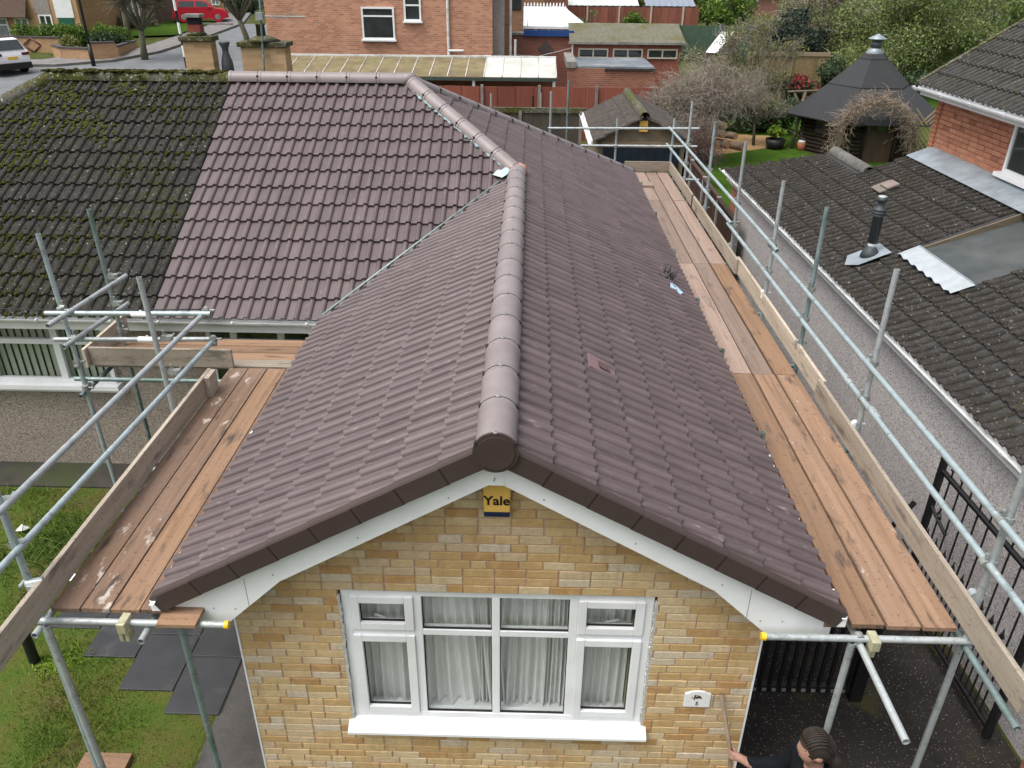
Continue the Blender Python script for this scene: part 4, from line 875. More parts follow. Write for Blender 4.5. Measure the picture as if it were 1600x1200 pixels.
sleeve((-3.65, 2.80, 3.205), (1, 0, 0), SL, UPVC); sleeve((-3.72, 2.945, 2.865), (1, 0, 0), SL, UPVC)
sp_ = tag(MB().bb((-3.72, .02, .0), (-3.30, .30, .06)).build('sole_board', WX, None, .004), 'short timber sole board lying on the lawn by a scaffold pole, bottom left', 'board')
bp = thing('black_post', 'short black post standing in the lawn by the left toe board', 'post', (-4.75, 1.35, 0)); m = MB(); m.cyl((-4.78, 1.35, 0), (-4.78, 1.35, .5), .05, n=12); m.lathe((-4.78, 1.35, .5), [(.055, 0), (.055, .03), (.02, .06)], 12); m.build('post', BLACK, bp)
# overhead cable sagging to the left corner of the new roof
m = MB(); pts = []
for i in range(13):
    f = i/12; a, b = Vector((-9.2, 3.9, 2.95)), Vector((-3.06, 2.92, 3.22)); p = a+(b-a)*f; p.z -= .10*math.sin(math.pi*f); pts.append(p)
m.path(pts, [.006]*13, 5); tag(m.build('cable', BLACK), 'thin black cable strung past the mossy roof to the scaffold corner', 'cable')

# ================================================================ GATES, FENCE
def iron_gate(name, label, p0, d, L, H, bars, parts=True):
    t = thing(name, label, 'gate', p0, 'black iron driveway gates'); p0, d = Vector(p0), Vector(d).normalized(); U = Vector((0, 0, 1))
    m = MB(); m.cyl(p0, p0+U*(H+.08), .04, n=4); m.build('stile', BLACK, t); m = MB(); m.cyl(p0+d*L, p0+d*L+U*(H+.08), .04, n=4); m.build('stile', BLACK, t)
    for z in (.10, H*.46, H-.06): m = MB(); m.cyl(p0+U*z, p0+d*L+U*z, .028, n=4); m.build('rail', BLACK, t)
    for i in range(1, bars):
        q = p0+d*(L*i/bars); m = MB(); m.cyl(q+U*.1, q+U*(H+.03), .010, n=6); m.lathe(q+U*(H+.03), [(.008, 0), (.026, .02), (.014, .05), (.002, .10)], 6); m.build('bar', BLACK, t)
        m = MB(); q2 = p0+d*(L*(i-.5)/bars); m.cyl(q2+U*.1, q2+U*(H*.46+.12), .009, n=6); m.lathe(q2+U*(H*.46+.12), [(.008, 0), (.03, .02), (.014, .06), (.002, .13)], 6); m.build('dog_bar', BLACK, t)
    m = MB(); q = p0+d*.12+U*(H*.72); m.cyl(q-d*.1, q+d*.24-U*.10, .018, n=6); m.lathe(q+d*.06, [(.0, -.02), (.05, 0), (.0, .02)], 8, axis=Matrix.Rotation(R(90), 4, 'Y')); m.build('latch', BLACK, t)
    return t
iron_gate('iron_gate', 'black spear-topped iron gate standing open along the pebbledash wall', (4.30, 2.40, .12), (.03, -1, 0), 1.75, 1.78, 10)
g2 = thing('iron_gate', 'black vertical-barred iron gate across the drive, below the near deck', 'gate', (2.6, 1.16, 0), 'black iron driveway gates')
for z in (.12, 1.75): m = MB(); m.bb((1.93, 1.13, z-.04), (3.34, 1.19, z+.04)); m.build('rail', BLACK, g2)
for i in range(15): m = MB(); m.bb((1.95+i*.094, 1.14, .1), (1.98+i*.094, 1.17, 1.8)); m.build('bar', BLACK, g2)
for i in range(14): m = MB(); m.bb((1.985+i*.094, 1.12, .10), (2.025+i*.094, 1.13, .135)); m.build('rail_plate', CONC, g2)
m = MB(); m.bb((3.30, 1.1, 0), (3.42, 1.22, 1.9)); m.build('gate_post', BLACK, g2)
pier = thing('brick_pier', 'red brick gate pier at the right edge, behind the open iron gate', 'pier', (4.42, .62, 0))
BRP = brickfar('pier_brick', (.30, .12, .07), (.22, .08, .05), (.3, .25, .2), 'y'); m = MB(); m.bb((4.44, -.05, 0), (4.57, .29, 1.6)); m.build('shaft', BRP, pier); m = MB(); m.bb((4.41, -.08, 1.6), (4.57, .32, 1.68)); m.build('coping', CONC, pier)
# close-board fence with concrete posts along the drive
fen = thing('panel_fence', 'dark brown panel fence with concrete posts beyond the pebbledash wall', 'fence', (4.3, 14.5, 0))
BRN = board('fence_brown_stain', [(.030, .016, .012), (.055, .030, .022), (.075, .044, .033), (.05, .03, .024)], (14, 14, .9), .2, .0)
fx = lambda y: 4.20+.018*(y-11)
for k in range(4):
    ya = 10.95+k*1.82
    m = MB(); m.bb((fx(ya)-.05, ya-.05, 0), (fx(ya)+.05, ya+.05, 1.85)); m.build('concrete_post', CONC, fen, .01)
    if k < 4:
        m = MB(); m.bb((fx(ya)-.03, ya+.05, .02), (fx(ya)+.03, ya+1.76, .2)); m.build('gravel_board', CONC, fen)
        for i in range(12):
            y = ya+.06+i*.142; m = MB(); m.box((fx(y)+(.008 if i % 2 else -.006), y+.07, 1.0), (.018, .150, 1.6), rz=.06); m.build('fence_board', BRN, fen)
        m = MB(); m.bb((fx(ya)-.04, ya+.05, 1.80), (fx(ya)+.05, ya+1.77, 1.84)); m.build('capping_rail', BRN, fen)
fen2 = thing('panel_fence', 'low grey timber fence running back towards the garage from the brown panels', 'fence', (5, 19, 0))
GT = board('fence_grey_timber', [(.14, .12, .09), (.24, .21, .16), (.30, .27, .21), (.2, .18, .14)], (14, 14, .9), .3, .0)
for i in range(30):
    y = 18.3+i*.17; m = MB(); m.bb((4.55+.028*i, y, .02), (4.58+.028*i, y+.16, 1.35)); m.build('fence_board', GT, fen2)
m = MB(); m.path([(4.56, 18.3, 1.37), (5.42, 23.4, 1.37)], [.03, .03], 4); m.build('capping_rail', GT, fen2)

# ================================================================ RIGHT-HAND NEIGHBOUR
setxf(Matrix.Translation((4.42, 2.2, 0)) @ Matrix.Rotation(R(1.2), 4, 'Z') @ Matrix.Translation((-4.42, -2.2, 0)))
NB = thing('neighbour_house', 'pebbledashed neighbour house with dark lichened low roof and red brick upper storey, right', 'house', (6.5, 6, 0))
SN = .40; AN = math.atan(SN); CN, SNs = math.cos(AN), math.sin(AN); EX, EZ = 4.50, 2.475
m = MB(); m.bb((4.60, -4, 0), (4.75, 12.2, 2.42)); m.build('side_wall', PEBR, NB)
m = MB(); m.bb((4.60, 12.205, 0), (6.5, 12.35, 2.42)); m.build('rear_wall', brickfar('quoin_brick', (.36, .13, .07), (.28, .1, .06), (.4, .3, .25)), NB)
m = MB(); m.bb((4.58, 11.98, 0), (4.6, 12.36, 2.42)); m.build('brick_quoin', brickfar('quoin_brick_side', (.36, .13, .07), (.28, .1, .06), (.4, .3, .25), 'y'), NB)
m = MB(); m.bb((4.49, -4, 2.28), (4.515, 12.55, 2.45)); m.build('fascia', FASC, NB); m = MB(); m.bb((4.516, -4, 2.28), (4.6, 12.5, 2.295)); m.build('soffit', FASC, NB)
gutter((4.445, 12.9, 2.43), (4.445, -3.5, 2.43), NB, br=1.0)
zf = lambda x: EZ+SN*(x-EX)-.014
m = MB()
def rp(pts): m.add([(x, y, zf(x)) for x, y in pts], [tuple(range(len(pts)))])
HX0, HY0, HY1 = 5.50, 4.80, 6.15
rp([(EX, -4), (HX0, -4), (HX0, 11.78), (EX, 12.70)]); rp([(HX0, -4), (6.15, -4), (6.15, HY0), (HX0, HY0)]); rp([(HX0, HY1), (6.15, HY1), (6.15, 11.25), (HX0, 11.8)]); rp([(6.15, -4), (7.1, -4), (7.1, HY0), (6.15, HY0)]); rp([(6.15, HY1), (7.1, HY1), (7.1, 9.66), (6.15, 9.66)])
m.add([(6.15, 9.66, zf(6.15)), (6.15, 11.25, zf(6.15)), (7.8, 12.7, 2.45), (7.8, 9.66, 2.45)], [(0, 1, 2, 3)]); m.add([(EX, 12.70, zf(EX)), (6.15, 11.25, zf(6.15)), (7.8, 12.7, 2.45)], [(0, 1, 2)])
NROOF = m.build('lower_roof', FELT, NB)
tne = tile_mesh('lichen_tile', NEI, .026)
FN = frame((EX-.05, 0, EZ-.045), (0, -1, 0), (CN, 0, SNs))
hip = (-1, .88*CN, 12.72+.88*0); nl = []
hole = [(-HY1, -HY0, (HX0-EX)/CN, 9)]
ve = (6.82-EX+.05)/CN
nl += tile_field(FN, tne, -44, -1, 0, 5, [hip], holes=hole)
nl += tile_field(FN, tne, -44, -1, 5, 8, [(-1, 0, 11.3), (-1, 0, 9.66) if False else (0, 1, ve)] if False else [(-1, 0, 9.66), (0, 1, ve)], holes=hole)
m2 = MB()
# upper storey
m = MB(); m.bb((7.15, 1, 2.6), (7.35, 9.6, 4.62)); UW = m.build('upper_wall', MORTP, NB)
ub = lay_bricks(lambda x, z, dy: XF @ Matrix.Translation((7.147+dy, x, z)) @ Matrix.Rotation(R(-90), 4, 'Z'), 6.0, 9.6, 3.35, 4.55, lambda x, z, L: True, REDB, D=.05, seed=9, holes=[(6.5, 7.45, 3.62, 5)])
joined(ub, 'bricks', UW)
m = MB(); m.bb((7.10, 9.602, 2.6), (11, 9.75, 4.6)); m.build('upper_rear_wall', brickfar('upper_brick', (.40, .15, .08), (.32, .12, .06), (.45, .33, .25)), NB)
uw = MB(); frame_box2 = lambda mb, x, a, b, c, d, t: (mb.bb((x, a, c), (x+.07, a+t, d)), mb.bb((x, b-t, c), (x+.07, b, d)), mb.bb((x, a+t, c), (x+.07, b-t, c+t)), mb.bb((x, a+t, d-t), (x+.07, b-t, d)))
frame_box2(uw, 7.10, 6.5, 7.45, 3.64, 4.5, .06); wo = uw.build('window', UPVC, NB); p = MB(); p.bb((7.125, 6.56, 3.70), (7.13, 7.39, 4.44)); p.build('pane', DGLASS, wo); s = MB(); s.bb((7.02, 6.42, 3.58), (7.15, 7.52, 3.638)); s.build('sill', UPVC, wo)
UXE, UZE = 6.80, 4.56; AU = R(33); CU, SU = math.cos(AU), math.sin(AU)
m = MB(); m.add([(UXE, 2, UZE-.02), (UXE, 9.82, UZE-.02), (10.5, 9.82, UZE-.02+3.7*SU/CU), (10.5, 2, UZE-.02+3.7*SU/CU)], [(0, 1, 2, 3)]); UR = m.build('upper_roof', FELT, NB)
tnu = tile_mesh('lichen_upper_tile', NEI2, .026)
ulist = tile_field(frame((UXE-.05, 0, UZE-.045), (0, -1, 0), (CU, 0, SU)), tnu, -33, -14, 0, 9, [(-1, 0, 9.85)])
m = MB(); m.bb((6.79, 2, 4.38), (6.81, 9.8, 4.53)); m.build('fascia', FASC, NB); m = MB(); m.bb((6.811, 2, 4.38), (7.12, 9.8, 4.40)); m.build('soffit', FASC, NB)
gutter((6.73, 9.9, 4.50), (6.73, 2, 4.50), NB, UPVC, r=.06, br=.9)
vm = MB()
for i in range(26): t_ = i*.13; vm.box((UXE-.02+t_*CU, 9.83, UZE+.02+t_*SU), (.12, .09, .07), m=Matrix.Rotation(-AU+rnd.uniform(-.1, .1), 4, 'Y'))
vm.build('verge_mortar', OLDR, NB)
nl.sort(key=lambda t: (t[0].translation-CAM).length); lay(nl, NROOF, 'tile', 240); lay(ulist, UR, 'tile', 60)
# lead flashing along the upper wall, flat felt roof inset, lead apron
m = MB(); y0_, y1_ = 2.0, 9.64
for a, b in ((2.0, 5.2), (5.203, 7.05), (7.053, 9.64)):
    m = MB(); m.add([(6.72, a, zf(6.72)+.062), (6.72, b, zf(6.72)+.062), (7.13, b, zf(7.13)+.055), (7.13, a, zf(7.13)+.055), (7.142, b, zf(7.13)+.16), (7.142, a, zf(7.13)+.16)], [(0, 1, 2, 3), (3, 2, 4, 5)]); m.build('lead_flashing', LEAD, NB)
ridge_run((6.15, 11.3, zf(6.15)-.01), (6.15, 9.62, zf(6.15)-.01), .42, ridge_mesh('ridge_tile', oldtile('neighbour_ridge', (.13, .125, .115), .72), .11, .42, collar=False), NROOF, jit=.01)
m = MB(); pz = zf(HX0)-.0
m.add([(HX0-.02, HY0-.02, pz), (HX0-.02, HY1+.02, pz), (7.2, HY1+.02, pz+.56), (7.2, HY0-.02, pz+.56)], [(0, 1, 2, 3)]); m.build('flat_felt_roof', plain('grey_felt', (.050, .058, .058), .7, .25, 3, dirt=(.095, .10, .098)), NB)
m = MB(); m.prism([(HX0, pz-.02), (7.1, pz+.5), (7.1, zf(7.1)+.02), (HX0, pz+.03)], lambda p, q, t: (p, t, q), HY1, HY1+.03); m.build('cheek_board', board('cheek_timber', [(.08, .065, .045), (.13, .105, .075), (.17, .14, .1), (.12, .1, .07)], (.9, 20, 20)), NB)
m = MB(); m.prism([(HX0, pz-.05), (7.1, pz+.4), (7.1, zf(7.1)), (HX0, pz+.0)], lambda p, q, t: (p, t, q), HY0-.03, HY0); m.build('cheek_board', FELT, NB)
m = MB(); n = 28; vv = []
for i in range(n+1):
    y = HY0-.12+(HY1-HY0+.14)*i/n; wv = .016*math.sin(i*1.5)
    for a in (0, .13, .27): x = HX0+.0-a; vv.append((x, y, zf(x)+.075+wv*(a/.27)))
m.add(vv, [(3*i+k, 3*i+k+1, 3*i+k+4, 3*i+k+3) for i in range(n) for k in range(2)], True); m.build('lead_apron', plain('lead_bright', (.40, .44, .46), .42, .12, 7, .2), NB)
m = MB(); m.bb((HX0-.01, HY0-.05, pz+.03), (HX0+.025, HY1+.03, pz+.075)); m.build('apron_edge', LEAD, NB)
# odd tiles: vent tile block
m = MB(); c_ = Vector((6.05, 8.55, zf(6.05)+.09)); m.box(c_, (.2, .28, .035), m=Matrix.Rotation(-AN, 4, 'Y')); m.build('loose_tile', plain('grey_brown_tile', (.20, .16, .14), .8, .15), NB, .006); m = MB(); m.box((6.0, 8.62, zf(6.0)+.06), (.3, .36, .02), m=Matrix.Rotation(-AN, 4, 'Y')); m.build('vent_base_tile', plain('grey_brown_tile_base', (.16, .14, .12), .9, .2), NB)
# boiler flue
fl = thing('boiler_flue', 'dark grey vertical boiler flue with lead base on the neighbour roof', 'flue', XF @ Vector((4.95, 6.42, 2.6)))
fx_, fy_ = 4.98, 6.42; fz = zf(fx_)+.06
m = MB(); m.add([(fx_-.22, fy_-.2, zf(fx_-.22)+.07), (fx_-.22, fy_+.2, zf(fx_-.22)+.07), (fx_+.2, fy_+.2, zf(fx_+.2)+.085), (fx_+.2, fy_-.2, zf(fx_+.2)+.085), (fx_-.34, fy_-.05, zf(fx_-.34)+.065)], [(0, 1, 2, 3), (0, 4, 1)]); m.build('lead_slate', LEAD, fl)
FLM = plain('flue_dark_slate', (.040, .050, .056), .5, .12, 7)
m = MB(); m.lathe((fx_, fy_, fz), [(.13, -.03), (.11, .05), (.075, .10), (.06, .12)], 16); m.build('collar', FLM, fl); m = MB(); m.lathe((fx_, fy_, fz+.12), [(.055, 0), (.055, .06)], 16); m.build('white_band', FASC, fl)
m = MB(); m.lathe((fx_, fy_, fz+.18), [(.066, 0), (.066, .36), (.082, .37), (.082, .395), (.075, .40), (.088, .41), (.088, .435), (.078, .44), (.088, .45), (.088, .475), (.05, .49), (.05, .57), (.066, .58), (.066, .63)], 18); m.build('flue_pipe', FLM, fl); m = MB(); m.lathe((fx_, fy_, fz+.811), [(.058, 0), (.058, .012), (.03, .02)], 16); m.build('flue_cap', TUBE, fl)
setxf()
# ================================================================ PLANTS
rs = np.random.RandomState(5)
def mesh_np(name, V, F4, mat_, parent, smooth=False):
    me = bpy.data.meshes.new(name); V = np.asarray(V, np.float32).reshape(-1, 3); F4 = np.asarray(F4, np.int32); k = F4.shape[1]
    me.vertices.add(len(V)); me.vertices.foreach_set('co', V.ravel()); me.loops.add(F4.size); me.loops.foreach_set('vertex_index', F4.ravel()); me.polygons.add(len(F4))
    me.polygons.foreach_set('loop_start', np.arange(0, F4.size, k, dtype=np.int32)); me.polygons.foreach_set('loop_total', np.full(len(F4), k, np.int32))
    me.materials.append(mat_); me.update(calc_edges=True); o = bpy.data.objects.new(name, me); link(o, parent); reg(o); return o
def leaf_pts(clumps_, n, shell=.55):
    """points spread through clump ellipsoids: (centre, radii)"""
    w_ = np.array([c[1][0]*c[1][1]+c[1][2]**2 for c in clumps_]); idx = rs.choice(len(clumps_), n, p=w_/w_.sum())
    d = rs.normal(size=(n, 3)); d /= np.linalg.norm(d, axis=1)[:, None]; r = shell+(1-shell)*rs.rand(n)**.6; r = np.where(rs.rand(n) < .25, rs.rand(n)**.5, r)*(1+.16*rs.normal(size=n))
    return np.array([c[0] for c in clumps_])[idx]+d*np.array([c[1] for c in clumps_])[idx]*r[:, None]
def leaves(name, mat_, parent, P, size, asp=.55):
    n = len(P); a = rs.normal(size=(n, 3)); a /= np.linalg.norm(a, axis=1)[:, None]; b = np.cross(a, rs.normal(size=(n, 3))); b /= np.linalg.norm(b, axis=1)[:, None]
    s = (size[0]+(size[1]-size[0])*rs.rand(n))[:, None]; c = np.cross(a, b)*.25
    V = np.stack([P-a*s, P+b*s*asp+c*s, P+a*s, P-b*s*asp+c*s], 1).reshape(-1, 3); F = np.arange(4*n).reshape(n, 4)
    return mesh_np(name, V, F, mat_, parent)
def twigs(name, mat_, parent, P0, D, L, r, seg=4, bend=.5, droop=0.0):
    n = len(P0); pts = [P0]; d = D/np.linalg.norm(D, axis=1)[:, None]; L = np.broadcast_to(L, (n,))
    for i in range(seg):
        d = d+rs.normal(size=(n, 3))*bend/seg*1.6; d[:, 2] -= droop/seg; d /= np.linalg.norm(d, axis=1)[:, None]; pts.append(pts[-1]+d*(L/seg)[:, None])
    V = []; 
    for i, p in enumerate(pts):
        rr = r*(1-.75*i/seg); a = np.cross(d, np.array([.3, .5, .8])); a /= np.linalg.norm(a, axis=1)[:, None]+1e-9; b = np.cross(d, a)
        for t in (0, 2.1, 4.2): V.append(p+a*math.cos(t)*rr+b*math.sin(t)*rr)
    V = np.stack(V, 1); k = 3*(seg+1); base = (np.arange(n)*k)[:, None]; F = []
    for i in range(seg):
        for q in range(3): F.append(np.stack([base[:, 0]+3*i+q, base[:, 0]+3*i+(q+1) % 3, base[:, 0]+3*i+3+(q+1) % 3, base[:, 0]+3*i+3+q], 1))
    return mesh_np(name, V.reshape(-1, 3), np.concatenate(F), mat_, parent), pts
def tree(name, label, base, h, cl, n, mat_, size, bark=None, group=None, tr=.12, twign=0, twigm=None, cat='tree', asp=.55, n2=0, mat2=None):
    t = thing(name, label, cat, base, group); B = Vector(base)
    m = MB(); top = Vector((sum(c[0][0] for c in cl)/len(cl), sum(c[0][1] for c in cl)/len(cl), B.z+h*.75))
    m.path([B, B+(top-B)*.35+Vector((rnd.uniform(-.1, .1), 0, 0)), B+(top-B)*.7, top], [tr, tr*.75, tr*.5, tr*.25], 8); fork = B+(top-B)*.4
    m.build('trunk', bark or BARK, t)
    for c in cl[:14]:
        e = Vector(c[0]); q = MB(); mid = (fork+e)/2+Vector((rnd.uniform(-.2, .2), rnd.uniform(-.2, .2), rnd.uniform(0, .25)))
        q.path([fork, mid, e], [tr*.45, tr*.25, tr*.08], 5); q.build('limb', bark or BARK, t)
    if n: leaves('crown', mat_, t, leaf_pts(cl, n), size, asp)
    if n2: leaves('crown', mat2, t, leaf_pts(cl, n2), size, asp)
    if twign:
        P = leaf_pts(cl, twign, .2); c0 = np.array(fork); D = P-c0; D /= np.linalg.norm(D, axis=1)[:, None]; D += rs.normal(size=D.shape)*.45; o, _ = twigs('twigs', twigm or TWIG, t, P-D*.3, D, .3+.5*rs.rand(twign), .012*max(1, h/4), 3, .5); o['kind'] = 'stuff'
    return t
def blobs(c, rad, k, rr, seed=0):
    r = random.Random(seed); out = []
    for _ in range(k):
        while 1:
            d = Vector((r.uniform(-1, 1), r.uniform(-1, 1), r.uniform(-1, 1)))
            if d.length < 1: break
        s = r.uniform(*rr); out.append(((c[0]+d.x*rad[0], c[1]+d.y*rad[1], c[2]+d.z*rad[2]), (s, s, s*.8)))
    return out
# lawn grass near the scaffold, uneven tufts
N = 52000; gx = rs.uniform(-7.6, -2.2, N); gy = rs.uniform(-.9, 4.25, N)
ok = np.ones(N, bool)
for a, b, c_, d in SLABS: ok &= ~((gx > a-.01) & (gx < c_+.01) & (gy > b-.01) & (gy < d+.01))
ok &= ~((gx > -2.70)); ok &= ~((gy > 3.2) & (gx > -4.6)); 
dens = np.array([mnoise.noise(Vector((x*1.1, y*1.1, 2.0))) for x, y in zip(gx, gy)]); ok &= rs.rand(N) < np.clip(.42+1.1*dens, .05, 1)
gx, gy, dens = gx[ok], gy[ok], dens[ok]; n = len(gx); hgt = (.025+.045*rs.rand(n))*(1+1.2*np.clip(dens, 0, 1)); tuft = rs.rand(n) < .05; hgt[tuft] *= 1.8
an = rs.rand(n)*6.283; ln = rs.normal(size=(n, 2))*.5; P = np.stack([gx, gy, np.full(n, .004)], 1); wv = np.stack([np.cos(an), np.sin(an), np.zeros(n)], 1)*.0045
tip = P+np.stack([ln[:, 0]*hgt, ln[:, 1]*hgt, hgt], 1); g_ = mesh_np('grass', np.stack([P-wv, P+wv, tip], 1).reshape(-1, 3), np.arange(3*n).reshape(n, 3), GRASS, None); tag(g_, 'short uneven grass and moss on the front lawn', 'grass', kind='stuff')
def tuft(x, y, label, n, h, spread, mat_=None, lx=0):
    t = thing('grass_tuft', label, 'grass tuft', (x, y, 0)); P = np.stack([x+rs.normal(size=n)*spread, y+rs.normal(size=n)*spread, np.zeros(n)], 1); D = rs.normal(size=(n, 3))*.55; D[:, 2] = 1
    o, _ = twigs('blades', mat_ or LF_H, t, P, D, h*(.6+.6*rs.rand(n)), .008, 4, .4, 1.1); o['kind'] = 'stuff'; return t
tuft(-5.45, 3.15, 'tall green grass clump by the wall footing under the left rails', 260, .36, .24); tuft(-4.65, 2.85, 'long leafy grass clump between the two left scaffold poles', 220, .34, .16); tuft(-4.5, 1.35, 'bright low tuft at the corner of the dark slabs', 260, .10, .10, LF_L); tuft(-6.2, 2.7, 'grass clump at the left edge with white litter beside it', 160, .26, .2)
for i, (x, y, lb) in enumerate(((-6.05, 3.35, 'white crumpled litter in the grass under the upper left rail'), (-4.95, 2.5, 'white scrap lying on the soil by the left toe board'))):
    m = MB(); m.add([(x+p[0], y+p[1], .05+p[2]) for p in ((-.07, -.03, 0), (.06, -.05, .03), (.08, .04, .01), (0, .02, .07), (-.05, .06, .02))], [(0, 1, 3), (1, 2, 3), (2, 4, 3), (4, 0, 3), (0, 1, 2, 4)]); tag(m.build('litter', FASC), lb, 'litter')

# ================================================================ PERSON on the drive, holding a pole
PN = thing('person', 'person in a black jacket with dark braided hair, holding a wooden pole at the wall', 'person', (2.12, -.66, 0))
def skin(name, J, E, parent, mats, sub=2, root=0):
    me = bpy.data.meshes.new(name); me.from_pydata([j[:3] for j in J], E, []); o = bpy.data.objects.new(name+'_t', me); COL.objects.link(o)
    o.modifiers.new('s', 'SKIN'); sv = me.skin_vertices[0].data
    for i, j in enumerate(J): sv[i].radius = (j[3], j[4] if len(j) > 4 else j[3]); sv[i].use_root = (i == root)
    md = o.modifiers.new('b', 'SUBSURF'); md.levels = sub; md.render_levels = sub
    dg = bpy.context.evaluated_depsgraph_get(); m2 = bpy.data.meshes.new_from_object(o.evaluated_get(dg)); bpy.data.objects.remove(o)
    m2.name = name; m2.materials.clear()
    for x in mats: m2.materials.append(x)
    m2.polygons.foreach_set('use_smooth', [True]*len(m2.polygons)); r = bpy.data.objects.new(name, m2); link(r, parent); reg(r); return r
SKIN = plain('skin_tone', (.30, .17, .125), .65, .2, 40); JACK = plain('black_jacket', (.008, .010, .013), .9, .3, 14, spec=.12, bump=.5); JEAN = plain('dark_trousers', (.02, .022, .03), .8, .2, 14); HAIR = plain('dark_brown_hair', (.025, .018, .013), .6, .35, 60, bump=.5)
px_, py_ = 2.17, -.71
J = [(px_, py_, .95, .15, .12), (px_-.01, py_, 1.12, .14, .12), (px_-.02, py_, 1.30, .17, .13), (px_-.03, py_, 1.42, .13, .10), (px_-.045, py_, 1.52, .055), (px_-.075, py_, 1.60, .075, .08), (px_-.085, py_, 1.68, .088, .095), (px_-.075, py_, 1.755, .065, .075),
     (px_-.03, py_+.19, 1.41, .065), (px_-.10, py_+.25, 1.16, .05), (px_-.30, py_+.33, 1.03, .042), (1.795, -.30, 1.005, .032), (1.765, -.285, 1.005, .038, .022),
     (px_-.03, py_-.19, 1.41, .065), (px_+.02, py_-.24, 1.13, .05), (px_-.10, py_-.22, .92, .04), (px_-.14, py_-.21, .84, .035),
     (px_, py_+.10, .88, .09), (px_-.03, py_+.11, .50, .065), (px_+.01, py_+.12, .10, .045), (px_-.12, py_+.13, .045, .042), (px_, py_-.10, .88, .09), (px_+.02, py_-.11, .50, .065), (px_+.06, py_-.12, .10, .045), (px_-.07, py_-.13, .045, .042),
     (px_-.185, py_, 1.665, .018), (px_-.06, py_+.105, 1.66, .016), (px_-.06, py_-.105, 1.66, .016)]
E = [(0, 1), (1, 2), (2, 3), (3, 4), (4, 5), (5, 6), (6, 7), (3, 8), (8, 9), (9, 10), (10, 11), (11, 12), (3, 13), (13, 14), (14, 15), (15, 16), (0, 17), (17, 18), (18, 19), (19, 20), (0, 21), (21, 22), (22, 23), (23, 24), (6, 25), (6, 26), (6, 27)]
k0 = len(J)
for i, (dy, ln) in enumerate(((-.026, .052), (-.009, .062), (.009, .066), (.026, .058))):     # fingers close round the pole
    b = len(J); J += [(1.742, -.285+dy*.3, 1.005+dy, .0095), (1.718, -.262, 1.003+dy, .009), (1.722, -.262+ln*.55, 1.0+dy, .008)]; E += [(12, b), (b, b+1), (b+1, b+2)]
b = len(J); J += [(1.765, -.262, 1.028, .010), (1.750, -.225, 1.036, .009)]; E += [(12, b), (b, b+1)]
skin('body', J, E, PN, [SKIN])
JJ = [(px_, py_, .92, .185, .15), (px_-.01, py_, 1.12, .165, .145), (px_-.02, py_, 1.30, .195, .155), (px_-.03, py_, 1.43, .145, .115), (px_-.045, py_, 1.535, .082), (px_-.03, py_+.20, 1.425, .088), (px_-.10, py_+.26, 1.16, .068), (px_-.28, py_+.325, 1.04, .055), (1.83, -.315, 1.015, .046), (px_-.03, py_-.20, 1.425, .088), (px_+.02, py_-.25, 1.13, .068), (px_-.10, py_-.22, .93, .052)]
skin('jacket', JJ, [(0, 1), (1, 2), (2, 3), (3, 4), (3, 5), (5, 6), (6, 7), (7, 8), (3, 9), (9, 10), (10, 11)], PN, [JACK])
TT = [(px_, py_, .93, .16, .13), (px_, py_+.10, .86, .105), (px_-.03, py_+.11, .50, .08), (px_+.01, py_+.12, .09, .065), (px_, py_-.10, .86, .105), (px_+.02, py_-.11, .50, .08), (px_+.06, py_-.12, .09, .065)]
skin('trousers', TT, [(0, 1), (1, 2), (2, 3), (0, 4), (4, 5), (5, 6)], PN, [JEAN])
hb_ = bmesh.new(); bmesh.ops.create_icosphere(hb_, subdivisions=3, radius=1); hcx, hcz = px_-.062, 1.690
bmesh.ops.delete(hb_, geom=[f for f in hb_.faces if (f.calc_center_median().x < -.60 and f.calc_center_median().z < .30) or f.calc_center_median().z < -.62], context='FACES')
for v in hb_.verts:
    q = v.co.copy(); back = max(0, q.x)
    v.co = Vector((hcx+q.x*(.118+.02*back), py_+q.y*.094, hcz+q.z*.122-.02*back)) + Vector((rnd.uniform(-1, 1), rnd.uniform(-1, 1), rnd.uniform(-1, 1)))*.0015
hme = bpy.data.meshes.new('hair'); hb_.to_mesh(hme); hb_.free(); hme.materials.append(HAIR); hme.polygons.foreach_set('use_smooth', [True]*len(hme.polygons)); hr = bpy.data.objects.new('hair', hme); link(hr, PN); reg(hr)
for i in range(11):      # braids running from the brow over the crown to the nape
    a = -.95+i*.19; m = MB(); pts_ = []; rad_ = []
    for j_ in range(15):
        t_ = R(150-j_*14); pts_.append((hcx+math.cos(t_)*.120*math.sqrt(max(.05, 1-a*a*.55)), py_+a*.075*(1+.12*math.sin(t_)), hcz+math.sin(t_)*.124*math.sqrt(max(.05, 1-a*a*.55))-(.02 if t_ < 1 else 0))); rad_.append(.0045+.0022*(j_ % 2))
    m.path(pts_, rad_, 6); m.build('braid', HAIR, hr)
m = MB(); m.path([(hcx+.10, py_, 1.62), (hcx+.145, py_-.01, 1.55), (hcx+.15, py_-.015, 1.46), (hcx+.14, py_-.02, 1.38)], [.045, .05, .042, .02], 8); m.build('ponytail', HAIR, hr)
for sy in (-1, 1):
    m = MB(); m.lathe((px_-.150, py_+sy*.034, 1.672), [(.0, -.012), (.012, -.004), (.012, .004), (.0, .012)], 8, axis=Matrix.Rotation(R(90), 4, 'Y')); m.build('eye', INK, PN)
    m = MB(); m.path([(px_-.152, py_+sy*.018, 1.697), (px_-.150, py_+sy*.052, 1.698)], [.006, .005], 5); m.build('eyebrow', HAIR, PN)
